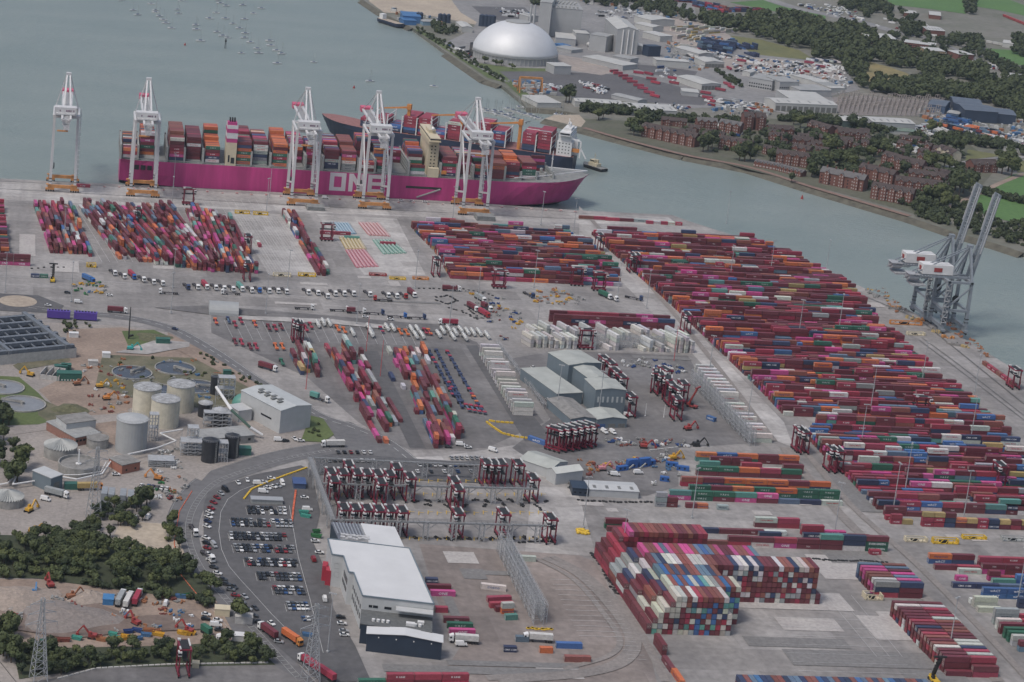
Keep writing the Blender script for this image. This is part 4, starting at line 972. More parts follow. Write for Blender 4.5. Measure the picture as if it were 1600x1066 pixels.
# ------------------------------------------------------------------ ship-to-shore cranes
CW=mat('crane_white',(.52,.52,.52),.5,.05,.5); CG=mat('crane_grey',(.20,.225,.25),.5,.1,.3); CO=mat('crane_orange',(.46,.21,.07),.6,.2,.4); STL=mat('galvanised_steel',(.33,.34,.35),.5,.15,.6)
MAROON=mat('straddle_maroon',(.17,.018,.035),.45,.15,.6); RUB=mat('tyre_rubber',(.018,.018,.019),.85,.2,1); CONCR=mat('concrete_block',(.40,.39,.37),.9,.15,.5)
def truss(b,p,q,w_,n,r=.18,up=Vector((0,0,1))):
    p=Vector(p);q=Vector(q); d=(q-p).normalized(); s_=d.cross(up).normalized()*w_/2; u=up*w_/2 if abs(d.dot(up))<.5 else d.cross(s_).normalized()*w_/2
    C=[s_+u,s_-u,-s_-u,-s_+u]
    for c in C: b.bar(p+c,q+c,r)
    for i in range(n):
        a=p.lerp(q,i/n); e=p.lerp(q,(i+1)/n)
        for k in range(4):
            b.bar(a+C[k],e+C[(k+1)%4],r*.6); b.bar(a+C[k],a+C[(k+1)%4],r*.6)
def sts(kind,label,group,loc,rz):
    W_=kind=='white'; M1=CW if W_ else CG
    g=35 if W_ else 17; hw=10.3 if W_ else 11.5; zt=64 if W_ else 38; za=93 if W_ else 62
    r=thing('ship_to_shore_crane',label,'crane',loc,rz,group)
    for y in (0,g):
        b=MB(); b.box(-hw-2,y-1,3.2,hw+2,y+1,5.8)
        for sx in (-1,1):
            b.box(sx*hw-3.6,y-1.2,1.6,sx*hw+3.6,y+1.2,3.2)
            b.box(sx*hw-3.2,y-1.6,5.8,sx*hw+1,y+1.6,6.4)
        sb=b.build('sill_beam',CO if W_ else M1,r)
        for sx in (-1,1):
            b=MB()
            for k in range(4): b.cylx((sx*hw-3+k*2,y-.4,.8),(sx*hw-3+k*2,y+.4,.8),.75,10)
            b.build('wheel_bogie',BLACK,sb)
        for sx in (-1,1):
            b=MB(); b.bar((sx*hw,y,5.8),(sx*(hw-.6),y,zt),1.15,1.0 if W_ else .9); lg=b.build('leg',M1,r)
            b=MB(); b.box(sx*hw-1.25,y-1.3,11,sx*hw+1.25,y+1.3,11.6); b.box(sx*hw-1.25,y-1.3,8.5,sx*hw+1.25,y+1.3,9); b.build('leg_marking',BLACK,lg)
    for sx in (-1,1):
        b=MB()
        if W_:
            b.bar((sx*hw,0,20),(sx*hw,g,12),.75); b.bar((sx*(hw-.5),g,zt-2),(sx*hw,0,19.5),.55)
        else:
            b.bar((sx*hw,0,17),(sx*hw,g,17),.9); b.bar((sx*hw,g,35),(sx*hw,0,17.5),.55)
        b.build('portal_brace',M1,r)
    b=MB()
    for y in (0,g): b.bar((-hw-.8,y,zt),(hw+.8,y,zt),1.1)
    for sx in (-1,1): b.bar((sx*hw,-.5,zt),(sx*hw,g+.5,zt),.8)
    if W_:
        b.bar((-hw,0,zt+.5),(-3,g/2,zt+1),.45); b.bar((hw,0,zt+.5),(3,g/2,zt+1),.45); b.bar((-hw,g,zt+.5),(-3,g/2,zt+1),.45); b.bar((hw,g,zt+.5),(3,g/2,zt+1),.45)
    else:
        for y in (0,g): b.bar((-hw,y,17),(hw,y,17),.8)
    b.build('portal_beam',M1,r)
    # girder and boom
    b=MB(); bk=-20 if W_ else -24
    for sx in (-1,1): b.bar((sx*3.4,bk,zt+1.6),(sx*3.4,g+3,zt+1.6),.85)
    for k in range(9): y=bk+(g-bk)*k/8; b.bar((-3.4,y,zt+1.6),(3.4,y,zt+1.6),.3); 
    for k in range(8): y=bk+(g-bk)*k/8; y2=bk+(g-bk)*(k+1)/8; b.bar((-3.4,y,zt+1.6),(3.4,y2,zt+1.6),.2)
    b.build('girder',CG if not W_ else CW,r)
    b=MB()
    if W_: o_=Vector((0,g+3,zt+1.6)); dv=Vector((0,1,0)); BL_=64; uv_=Vector((0,0,1))
    else: o_=Vector((0,g+2,zt+1.6)); a_=R_(80); dv=Vector((0,math.cos(a_),math.sin(a_))); BL_=64; uv_=Vector((0,-math.sin(a_),math.cos(a_)))
    for sx in (-1,1):
        b.bar(o_+Vector((sx*3.4,0,0)),o_+Vector((sx*3.4,0,0))+dv*BL_,1.0 if not W_ else .85)
    for k in range(14):
        t=k/13; b.bar(o_+Vector((-3.4,0,0))+dv*BL_*t,o_+Vector((3.4,0,0))+dv*BL_*t,.28)
        if k<13: b.bar(o_+Vector((-3.4,0,0))+dv*BL_*t,o_+Vector((3.4,0,0))+dv*BL_*(t+1/13),.22)
    for sx in (-1,1):
        b.bar(o_+Vector((sx*4.6,0,.8)),o_+Vector((sx*4.6,0,.8))+dv*BL_,.12)
        for k in range(12): b.bar(o_+Vector((sx*4.6,0,.8))+dv*BL_*k/12,o_+Vector((sx*3.6,0,0))+dv*BL_*k/12,.1)
    bm_=b.build('boom',M1,r)
    if W_:
        b=MB(); b.box(-5,g+BL_-6,zt-.6,5,g+BL_+3.5,zt+3.8); b.build('boom_tip',mat('boom_tip_pink',(.52,.10,.17),.6,.15,.5),bm_)
    else:
        b=MB()
        for sx in (-1,1): b.bar(o_+Vector((sx*4.5,-1.2,0))+dv*BL_*.55,o_+Vector((sx*4.5,-1.2,0))+dv*BL_*.98,.25); 
        b.bar(o_+Vector((4.6,0,0))+dv*(BL_*.3),o_+Vector((4.6,0,0))+dv*(BL_*.97),.35); b.build('white_panel',mat('pale_grey_paint',(.42,.43,.44),.5,.1,.5),bm_)
    ap=Vector((0,g-1,za))
    b=MB()
    for sx in (-1,1):
        b.bar((sx*(hw-.6),g,zt),ap+Vector((sx*1.4,0,0)),.45 if W_ else .8)
        b.bar((sx*3.2,1 if W_ else 4,zt+2),ap+Vector((sx*1.2,0,0)),.62 if W_ else .45)
        b.bar((sx*2.0,g*.55,zt+2),ap+Vector((sx*.9,0,0)),.4)
        if not W_: b.bar((sx*3,-22,zt+3),ap+Vector((sx*1.2,0,0)),.35)
    b.box(-2.2,g-2.6,za-.6,2.2,g+.8,za+1.6)
    b.build('a_frame',M1,r)
    if W_:
        b=MB()
        for sx in (-1,1):
            for yb in (g+30,g+58): b.bar(ap+Vector((sx*1.2,0,0)),(sx*3.2,yb,zt+2.4),.2)
        b.build('forestay',STL,r)
        b=MB(); b.box(-10,-5,zt+2.6,8,4,zt+8.6); b.box(-9,-6.5,zt+2.6,7,-5,zt+4); mh=b.build('machinery_house',CW,r)
        b=MB()
        for u in (-5.8,-.5,.6,1.7,3.0,5.4): b.box(u,-5.1,zt+5.2,u+.8,-5.0,zt+6.6)
        b.build('lettering',mat('sign_dark',(.12,.05,.09),.6,.1,1),mh)
        b=MB(); b.box(-3,-16,zt-3,3.4,-7,zt+.8); b.box(-2,-19,zt-7,3,-15,zt-3.5); b.box(-1.5,-12,zt-9,2,-9,zt-3)
        for k in range(5): b.bar((-3,-19+k*3,zt-3),(3,-17+k*3,zt+1),.25)
        b.build('trolley',mat('trolley_grey',(.50,.50,.50),.6,.2,.8),r)
        b=MB(); b.box(-7,-13,zt-10,2,-11,zt-9); b.build('spreader',CO,r)
    else:
        b=MB(); b.prism([(-6,-17),(4,-17),(4,5),(-6,5)],zt+3,zt+10); b.add([(-6,5,zt+3),(4,5,zt+3),(4,5,zt+10),(-6,5,zt+10),(-2,10,zt+3),(1,10,zt+3)],[(0,1,5,4),(2,3,4,5),(1,2,5),(0,4,3)]); mh=b.build('machinery_house',WHITE,r)
        b=MB(); b.box(-3.4,-17.2,zt+5,.4,-17.05,zt+8); b.box(4.05,-9,zt+5,4.2,-3,zt+8); b.box(4.05,-9,zt+5.0,4.25,-3,zt+8); b.build('sign',REDP,mh)
        b=MB()
        for k in range(6): b.box(-5+k*1.2,-26,zt-3+(k%3),-4+k*1.6,-19,zt+.5+(k%2)*2)
        for k in range(8): b.bar((-5,-27+k*2.2,zt-3),(5,-26+k*2.2,zt+2),.25)
        b.box(-6,-24,zt-6,6,-14,zt-4.6); b.box(-5,-27,zt+2,5,-19,zt+2.4)
        b.build('trolley',STL,r)
    # stair tower and cable reel
    b=MB(); sx=1; y=g if W_ else 0
    x_=sx*(hw+1.9)
    n=int((zt-8)/4)
    for k in range(n):
        z=8+k*4; b.bar((x_,y-1.5 if k%2 else y+1.5,z),(x_,y+1.5 if k%2 else y-1.5,z+4),.28); b.box(x_-.9,y-1.8,z,x_+.9,y+1.8,z+.15)
    for u in (-1.7,1.7): b.bar((x_,y+u,6),(x_,y+u,zt),.16)
    b.build('stair_tower',STL if not W_ else CW,r)
    b=MB(); b.cylx((-hw+1.6,g-1.2,14 if W_ else 20),(-hw+2.6,g-1.2,14 if W_ else 20),2.6,18); b.build('cable_reel',BLACK,r)
    return r
QA=R_(3.7)
WC=[(97,300,'white crane at the far left with no ship beneath it'),(223,308,'white crane over the stern of the magenta ship, second from the left'),(473.5,322,'white crane left of the hull lettering, third from the left'),(585,327,'white crane in front of the hull lettering, fourth from the left'),(741,337,'white crane nearest the bow of the magenta ship')]
for i,(x,y,lb) in enumerate(WC):
    c=G(x,y)
    if i==0: W0=sts('white',lb,'white cranes along the quay',c,QA)
    else: dup(W0,c,QA,lb,'white cranes along the quay')
c=G(1461,512); g0=sts('grey','grey crane with raised boom, the nearer of the two by the channel','grey cranes on the right quay',(c.x,c.y,0),R_(-88))
c=G(1434,493); dup(g0,(c.x,c.y,0),R_(-88),'grey crane with raised boom, the farther of the two by the channel','grey cranes on the right quay')
# crane rails
def rail(name,pxs,off,m,w_=.5,z=.3): 
    Q,_,_=strip(name,pxs,w_,z,m,off=off)
RAILM=mat('rail_steel',(.10,.095,.09),.5,.2,1)
strip('crane_rail',[(-40,293),(300,312),(600,328),(1010,348)],.7,.33,RAILM); strip('crane_rail',[(-40,282),(187,292),(543,310),(741,321),(900,333),(1040,342)],.7,.34,RAILM)
strip('crane_rail',[(1330,455),(1400,484),(1440,503),(1470,527),(1511,560),(1600,632)],.9,.35,RAILM); strip('crane_rail',[(1440,528),(1500,572),(1600,650)],.5,.36,RAILM); strip('crane_rail',[(1436,532),(1496,577),(1600,657)],.5,.37,RAILM)
# ------------------------------------------------------------------ straddle carriers
def straddle():
    r=thing('straddle_carrier','','straddle carrier')
    for sy in (-1,1):
        b=MB(); y=sy*2.3
        b.box(-5.2,y-.35,1.3,5.2,y+.35,2.2); b.build('side_beam',MAROON,r)
        for x in (-3.9,3.9):
            b=MB(); b.box(x-.35,y-.3,2.2,x+.35,y+.3,13.2); b.build('leg',MAROON,r)
        for x in (-4.3,-1.5,1.5,4.3):
            b=MB(); b.cylx((x,y-.3,.78),(x,y+.3,.78),.78,12); b.build('wheel',RUB,r)
    b=MB()
    for sy in (-1,1): b.box(-5.4,sy*2.3-.4,13.2,5.4,sy*2.3+.4,14.1)
    for x in (-4.8,4.6,0): b.box(x-.3,-2.3,13.3,x+.3,2.3,13.9)
    b.build('top_frame',MAROON,r)
    b=MB(); b.box(-4.9,-2.6,14.1,-3.2,-1.2,14.7); b.box(-4.8,1.9,14.1,2.0,2.6,14.5); b.box(2.6,-2.7,14.1,5.2,-2.0,14.5); b.build('engine_cover',mat('cover_white',(.46,.46,.45),.6,.15,.8),r)
    b=MB(); b.box(-4.4,-2.0,13.9,4.4,2.0,14.12); b.build('hoist_platform',BLACK,r)
    b=MB(); b.box(3.9,-3.3,11.2,5.9,-1.7,13.3); cb=b.build('cab',WHITE,r)
    b=MB(); b.box(4.1,-3.34,11.6,5.94,-1.75,12.6); b.build('window',DARK,cb)
    b=MB(); b.box(-5.9,-1.1,9.2,5.9,1.1,9.7)
    for x in (-5.9,5.7): b.box(x,-1.2,8.9,x+.3,1.2,9.7)
    for x in (-3,3):
        for y in (-.9,.9): b.bar((x,y,9.6),(x,y,13.5),.09)
    b.build('spreader',BLACK,r)
    b=MB(); 
    for sy in (-1,1): b.bar((-3.9,sy*2.3,2.4),(-5,sy*2.3,6),.2); b.bar((3.9,sy*2.3,2.4),(5,sy*2.3,6),.2)
    b.build('ladder',MAROON,r)
    return r
SC0=[None]
def sc(x,y,a,lb,gp=None,s_=1):
    c=G(x,y)
    if SC0[0] is None: SC0[0]=straddle(); o=SC0[0]; o.location=c; o.rotation_euler=(0,0,a); o['label']=lb; 
    else: o=dup(SC0[0],c,a,lb)
    if gp: o['group']=gp
    return o
BBd=AA-PI/2; GP='maroon straddle carriers in the parking rows'
# parked in the parking rows: ground point between the wheels
OR=['first','second','third','fourth','fifth','sixth','seventh','eighth','ninth','tenth','eleventh','twelfth','thirteenth','fourteenth','fifteenth','sixteenth','seventeenth','eighteenth','nineteenth','twentieth']
for i,x in enumerate([514,533,570,587,606]): sc(x,774+i*.8,BBd+.06,f'maroon straddle carrier, {OR[i]} from left in the middle parking row',GP)
sc(637,781,BBd+.06,'maroon straddle carrier standing alone in the middle parking row',GP)
for i,(x,y) in enumerate([(519,787),(592,790)]): sc(x,y,BBd+.02,['maroon straddle carrier forward of its row at the left','maroon straddle carrier forward of its row beside the walkway leg'][i],GP)
for i,(x,y) in enumerate([(542,762),(555,775),(616,766)]): sc(x,y,BBd+.02,['maroon straddle carrier farthest back at the left of the rows','maroon straddle carrier half hidden behind the middle row','dark straddle carrier behind the middle row near the small car park'][i],GP)
for i in range(6): sc(534+i*18.2,831+i*.8,BBd+.06,f'maroon straddle carrier, {OR[i]} from left in the front parking row',GP)
for i,(x,y) in enumerate([(706,787),(712,800),(712,838),(783,838),(856,846)]): sc(x,y,BBd+.05,['maroon straddle carrier behind the tallest looking one in the middle','maroon straddle carrier with its white spreader, middle of the rows','maroon straddle carrier beside the orange cages','maroon straddle carrier near the far end of the front row','maroon straddle carrier at the right end of the front row'][i],GP)
for i,(x,y) in enumerate([(757,758),(768,759),(779,759),(806,759),(829,782)]): sc(x,y,BBd+.05,['left of three straddle carriers at the back right','middle of three straddle carriers at the back right','right of three straddle carriers at the back right','straddle carrier alone at the back right','straddle carrier at the right end of the middle walkway'][i],GP)
for i,(x,y,a) in enumerate([(865,704,.35),(876,703,.3),(887,702,.35),(897,700,.3),(907,698,.3),(917,697,.25)]): sc(x,y,BBd+a+PI/2*0+.5,f'maroon straddle carrier, {OR[i]} from left in the cluster by the grey green shed','straddle carriers by the grey green shed')
for i,(x,y) in enumerate([(941,590),(951,598),(958,610),(968,620),(982,650)]): sc(x,y,BBd+.1,f'maroon straddle carrier beside the workshop, {OR[i]} from its far end','straddle carriers along the workshop wall')
for i,(x,y) in enumerate([(1022,612),(1029,616),(1040,622),(1046,632),(1055,639),(1064,630),(1036,608),(1055,655)]): sc(x,y,BBd+CH((0,.3,-.3)),f'maroon straddle carrier in the workshop yard, {OR[i]} counting forward','straddle carriers in the workshop yard')
for x,y,a,lb in [(294,320,AA,'maroon straddle carrier behind the left yard beside the quay'),(215,352,BB,'maroon straddle carrier over a row in the left yard'),(386,395,BB,'dark straddle carrier at the right edge of the left yard'),(385,438,BB,'maroon straddle carrier at the front corner of the left yard'),(510,376,AA+.05,'maroon straddle carrier beside the coloured tank yard'),
 (461,533,BB,'blue and maroon straddle carrier at the top of the lower yard'),(466,535,BB+.05,'second straddle carrier at the top of the lower yard'),(680,431,BB,'dark straddle carrier left of the centre block'),(779,450,AA,'maroon straddle carrier in front of the centre block'),(900,446,AA,'maroon straddle carrier, left of two at the centre block corner'),(935,454,AA,'maroon straddle carrier, right of two at the centre block corner'),
 (935,392,BB,'dark straddle carrier in the gap right of the centre block'),(986,425,BB,'dark straddle carrier, left of the pair beside the right yard'),(992,424,BB,'dark straddle carrier, right of the pair beside the right yard'),(914,545,AA,'maroon straddle carrier in front of the white boxes'),(1070,520,BB,'maroon straddle carrier at the end of the white boxes'),
 (1246,704,BB,'black and maroon straddle carrier carrying yellow gear at the lane corner'),(1252,707,BB+.03,'second straddle carrier at the lane corner'),(1296,735,BB,'maroon straddle carrier, left of the pair in front of the lower yard'),(1305,737,BB+.02,'maroon straddle carrier, right of the pair in front of the lower yard'),(1436,652,AA,'maroon straddle carrier inside the right yard'),(1582,606,BB,'maroon straddle carrier at the far right beside the water'),
 (1558,760,BB,'maroon straddle carrier among the rows at the far right'),(285,1053,BB+.05,'maroon straddle carrier alone on the bottom road beyond the hedge')]:
    sc(x,y,a,lb)
# ------------------------------------------------------------------ buildings of the port
GREYB=mat('cladding_grey_blue',(.135,.17,.195),.5,.06,.2,stretch=(1,1,1)); GREYR=mat('roof_grey_green',(.34,.355,.33),.7,.12,.12); GREYL=mat('cladding_light_grey',(.42,.43,.43),.55,.06,.2)
WHR=mat('roof_pale',(.53,.535,.535),.6,.05,.08); NVY=mat('cladding_navy',(.025,.038,.06),.45,.12,.2); BRICK=mat('brick_brown',(.25,.13,.10),.9,.2,.8); FLATR=mat('roof_felt',(.20,.195,.185),.9,.25,.3)
GRNB=mat('cladding_green',(.03,.11,.085),.6,.15,.5); CRT=mat('cream_tank',(.50,.47,.38),.8,.12,.25); CONCT=mat('old_concrete',(.27,.265,.25),.9,.25,.25); BLK=mat('silo_black',(.025,.027,.032),.45,.25,.4); SLUD=mat('tank_water',(.06,.065,.075),.15,.2,.2); SLUD2=mat('tank_water_pale',(.20,.205,.21),.25,.1,.2)
SKYL=mat('skylight',(.16,.16,.15),.4,.2,1)
def bframe(p0,p1,p2,h):
    a=G(*p0,h); b_=G(*p1,h); c=G(*p2,h); d=b_-a; L=d.length; an_=math.atan2(d.y,d.x); n=Vector((-math.sin(an_),math.cos(an_),0)); D=(c-a).dot(n)
    return a,L,an_,D,(c-a).dot(d.normalized())
def shed(name,label,cat,p0,p1,p2,h,wall,roof,kind='flat',rh=1.5,ax='x',ov=.3,group=None,win=None,door=None,sky=0,wz=None):
    # p0,p1: near eave corners (left, right) at height h; p2: far left eave corner
    a,L,an_,D,_=bframe(p0,p1,p2,h); r=thing(name,label,cat,(a.x,a.y,0),an_,group)
    b=MB()
    if kind=='flat': b.box(0,0,0,L,D,h); w_=b.build('wall',wall,r); b=MB(); b.box(-ov,-ov,h+.02,L+ov,D+ov,h+.42); rf=b.build('roof',roof,r)
    else: b.gwall(0,0,L,D,h,rh,axis=ax); w_=b.build('wall',wall,r); b=MB(); b.gable(0,0,L,D,h+.04,rh,ov,ax); rf=b.build('roof',roof,r)
    if sky:
        for i in range(sky):
            b=MB()
            if kind=='flat': y=D*(.25+.5*(i%2)); x=L*(i+.5)/sky; b.box(x-L*.3/sky,y-1,h+.45,x+L*.3/sky,y+1,h+.7); b.build('rooflight',SKYL,rf)
            elif ax=='x':
                x=L*(i+.5)/sky; m=D/2; y0,y1=D*.12,D*.38; z=lambda y:h+rh*(y/m)+.34
                b.add([(x-.9,y0,z(y0)),(x+.9,y0,z(y0)),(x+.9,y1,z(y1)),(x-.9,y1,z(y1))],[(0,1,2,3)]); b.build('rooflight',SKYL,rf)
            else:
                y=D*(i+.5)/sky; m=L/2; x0,x1=L*.12,L*.38; z=lambda x:h+rh*(x/m)+.34
                b.add([(x0,y-.9,z(x0)),(x1,y-.9,z(x1)),(x1,y+.9,z(x1)),(x0,y+.9,z(x0))],[(0,1,2,3)]); b.build('rooflight',SKYL,rf)
    if win:
        n,wd,hh,zz=win
        for i in range(n):
            x=L*(i+.5)/n; b=MB(); b.box(x-wd/2,-.12,zz,x+wd/2,.1,zz+hh); b.build('window',DARK,w_)
    if door:
        n,wd,hh=door
        for i in range(n):
            x=L*(i+.5)/n; b=MB(); b.box(x-wd/2,-.15,.05,x+wd/2,.1,hh); b.build('door',SKYL,w_)
    return r,L,D
# ---- white warehouse, one building of several wings
H=16
base=G(566.3,932.5,H); WHA=ang(566.3,932.5,677.8,945.6,H); wr=thing('warehouse','large white roofed warehouse and offices with a navy lower wing','warehouse',(base.x,base.y,0),WHA)
def WL(x,y,z=H):
    p=G(x,y,z)-base; c,s=math.cos(WHA),math.sin(WHA); return (p.x*c+p.y*s,-p.x*s+p.y*c)
poly=[(512,843.4),(639.4,858.4),(677.8,945.6),(566.3,932.5),(552.5,896.5),(545,895.5),(536.5,870.5),(518.6,867.8)]
P=[WL(*q) for q in poly][::-1]
b=MB(); b.prism(P,0,H); wl=b.build('wall',GREYL,wr); b=MB(); cx=sum(p[0] for p in P)/8; cy=sum(p[1] for p in P)/8
b.prism([(p[0],p[1]) for p in P],H+.02,H+.5); b.build('roof',WHR,wr)
b=MB(); n=len(P)
for i in range(n): b.bar((*P[i],H+.55),(*P[(i+1)%n],H+.55),.28)
b.build('roof_edge',GREYB,wr)
# windows on the left faces
e1=[WL(518.6,867.8),WL(536.5,870.5),WL(545,895.5),WL(552.5,896.5),WL(566.3,932.5)]
def facew(pa,pb,us,z0,z1,nm='window',m=DARK,out=.12,par=wl):
    A=Vector((*pa,0));B_=Vector((*pb,0)); d=(B_-A); L=d.length; d/=L; nn=Vector((d.y,-d.x,0))
    if (A+nn-Vector((cx,cy,0))).length<(A-Vector((cx,cy,0))).length: nn=-nn
    for u0,u1 in us:
        b=MB(); q0=A+d*u0*L; q1=A+d*u1*L; b.add([tuple(q0+nn*out+Vector((0,0,z0))),tuple(q1+nn*out+Vector((0,0,z0))),tuple(q1+nn*out+Vector((0,0,z1))),tuple(q0+nn*out+Vector((0,0,z1))),
         tuple(q0-nn*.1+Vector((0,0,z0))),tuple(q1-nn*.1+Vector((0,0,z0))),tuple(q1-nn*.1+Vector((0,0,z1))),tuple(q0-nn*.1+Vector((0,0,z1)))],[(0,1,2,3),(0,4,5,1),(3,2,6,7),(0,3,7,4),(1,5,6,2)]); b.build(nm,m,par)
facew(e1[0],e1[1],[(.35,.75)],5.2,7.8); facew(e1[0],e1[1],[(.3,.7)],9.6,12.2)
facew(e1[1],e1[2],[(.15,.85)],5,7); facew(e1[1],e1[2],[(.3,.9)],9,12)
facew(e1[3],e1[4],[(k*.16+.05,k*.16+.13) for k in range(6)],4,6.6); facew(e1[3],e1[4],[(k*.16+.05,k*.16+.13) for k in range(6)],9,11)
facew(e1[4],WL(677.8,945.6),[(.1,.15),(.16,.23),(.32,.42),(.53,.62)],11.2,12.4)
facew(e1[4],WL(677.8,945.6),[(0,1)],0,3.5,'plinth',NVY)
# canopy and low deck with plant
d0,d1,d2,d3=WL(566,953,9.5),WL(678.5,966,9.5),WL(680,972,9.5),WL(566.5,958,9.5)
q=[WL(566.3,932.5),WL(677.8,945.6)]
x0,y1=q[0];x1,_=q[1]
fy=WL(573.8,991.6,8.2)
b=MB(); b.box(x0+.5,-15,0,x1-.5,-.2,9.4); b.build('wall',NVY,wr)
b=MB(); b.box(x0,-15.3,9.42,x1,-.1,9.8); b.build('roof',mat('roof_dark_deck',(.10,.105,.105),.9,.2,.5),wr)
b=MB()
for k in range(7): b.cylx((x0+6+k*2.2+(8 if k>3 else 0),-11,9.8),(x0+6+k*2.2+(8 if k>3 else 0),-11,10.9),.8,10)
b.box(x0+26,-9,9.8,x0+29,-7,11); b.box(x1-12,-12,9.8,x1-8,-10,11.2); b.build('roof_plant',WHITE,wr)
b=MB(); b.box(x1-17,-5,13.2,x1,-.3,13.6); b.build('canopy',GREYL,wr)
# front wing with shallow pitched roof
F=[WL(567.2,968,9.4),WL(679.7,969,9.4),WL(691,993.4,8.2),WL(573.8,991.6,8.2)]
ux0,ux1=F[3][0],F[2][0]; vy0=F[3][1]; vy1=-15.4
b=MB(); b.gwall(ux0,vy0,ux1,vy1,8.6,1.5,axis='y'); b.build('wall',NVY,wr)
b=MB(); b.gable(ux0,vy0,ux1,vy1,8.65,1.5,.5,'y'); b.build('roof',WHR,wr)
b=MB()
for k in range(4): b.box(ux0+5+k*(ux1-ux0-10)/3,vy0-.25,7.2,ux0+5.5+k*(ux1-ux0-10)/3,vy0,7.7)
b.build('wall_lamp',WHITE,wr)
# rear wings
r0=[WL(563.4,817.8,15),WL(616.9,823.4,15),WL(633,858,15),WL(578,851,15)]; b=MB(); b.prism(r0[::-1],0,14.6); b.build('wall',GREYL,wr); b=MB(); b.prism(r0[::-1],14.62,15.1); b.build('roof',WHR,wr)
r0=[WL(517.5,815,14),WL(562.9,818,14),WL(577,850,14),WL(531,846,14)]; b=MB(); b.prism(r0[::-1],0,13.2); b.build('wall',NVY,wr); b=MB(); b.prism(r0[::-1],13.22,13.6); b.build('roof',mat('roof_slate_blue',(.11,.12,.145),.6,.15,.4),wr)
b=MB()
for k in range(9):
    t=(k+.5)/9; p=Vector((*r0[0],0)).lerp(Vector((*r0[1],0)),t); q=Vector((*r0[3],0)).lerp(Vector((*r0[2],0)),t); p2=p.lerp(q,.04); q2=p.lerp(q,.62); b.bar((p2.x,p2.y,13.9),(q2.x,q2.y,13.9),.35)
b.build('roof_rib',mat('rib_grey',(.23,.245,.27),.5,.1,1),wr)
b=MB()
for k in range(16):
    p=Vector((*r0[3],0)).lerp(Vector((*r0[2],0)),(k%8+.6)/8.4)+Vector((0,3.0+(k//8)*3.4,0)); b.box(p.x-1,p.y-1,13.6,p.x+1.2,p.y+.8,14.8+rnd())
b.build('roof_plant',mat('plant_grey',(.42,.42,.42),.6,.3,.4),wr)
# red cabins at its door
for i,(x,y) in enumerate([(506,907),(511.5,914)]):
    c=G(x,y); b=MB(); b.box(-1.3,-1.3,0,1.3,4.6,8); b.box(-1.33,-.6,.3,-1.3,.6,2.4); o=b.build('red_cabin',mat('cabin_red',(.33,.03,.05),.5,.1,1)); o.location=c; o.rotation_euler=(0,0,WHA); tag(o,['tall crimson cabin by the warehouse door, the rear one','tall crimson cabin by the warehouse door, the front one'][i],'cabin')
# ---- workshop
def sh(*a,**k): return shed(*a,**k)[0]
wk=thing('workshop','grey blue workshop with joined halls of different heights','workshop',G(931,647),ang(921,650,978,650)) 
def sub(p0,p1,p2,h,kind,rh=1.2,ax='x',win=None,door=None,roof=GREYR):
    a,L,an_,D,_=bframe(p0,p1,p2,h); inv=wk.matrix_basis; 
    M=Matrix.Translation(-wk.location); R=Matrix.Rotation(-wk.rotation_euler[2],4,'Z')
    loc=R@(Vector((a.x,a.y,0))-Vector(wk.location)); rz=an_-wk.rotation_euler[2]
    def fin(o,par=None): 
        o.location=(loc.x,loc.y,0); o.rotation_euler=(0,0,rz); return o
    b=MB(); 
    if kind=='flat': b.box(0,0,0,L,D,h)
    else: b.gwall(0,0,L,D,h,rh,axis=ax)
    w_=fin(b.build('hall',GREYB,wk)); b=MB()
    if kind=='flat': b.box(-.2,-.2,h+.02,L+.2,D+.2,h+.4)
    else: b.gable(0,0,L,D,h+.04,rh,.3,ax)
    fin(b.build('roof',roof,wk))
    if win:
        n,wd,hh,zz=win
        for i in range(n):
            x=L*(i+.7)/(n+.4); b=MB(); b.box(x-wd/2,-.15,zz,x+wd/2,.1,zz+hh); b.build('window',SK2,w_)
    if door:
        for i in range(door[0]):
            x=L*(i+.5)/door[0]; b=MB(); b.box(x-door[1]/2,-.15,.05,x+door[1]/2,.1,door[2]); b.build('door',mat('door_blue',(.05,.10,.22),.5,.1,1) if i==0 else SKYL,w_)
SK2=mat('pale_glass',(.40,.42,.42),.3,.1,1)
bpy.context.view_layer.update()
sub((889,571),(939.7,567.5),(880.6,549.8),14,'g',1.0,'y')
sub((870.3,616),(910.6,614),(841.6,574.7),7.5,'flat')
sub((920,592),(953,591),(892.8,573.8),12.5,'g',1.1,'y')
sub((931.3,609.4),(978.8,610),(921,592.5),16,'g',1.1,'y',win=(6,1.2,3.6,8))
sub((891.9,655.4),(932,654.5),(871,623.4),5.4,'g',1.4,'y',door=(1,10,4.5),roof=FLATR)
sub((933.5,656),(980,655),(927,640),5.4,'g',1.4,'y',door=(3,4.5,2.6),roof=GREYR)
b=MB(); b.box(0,0,0,.4,16,4); 
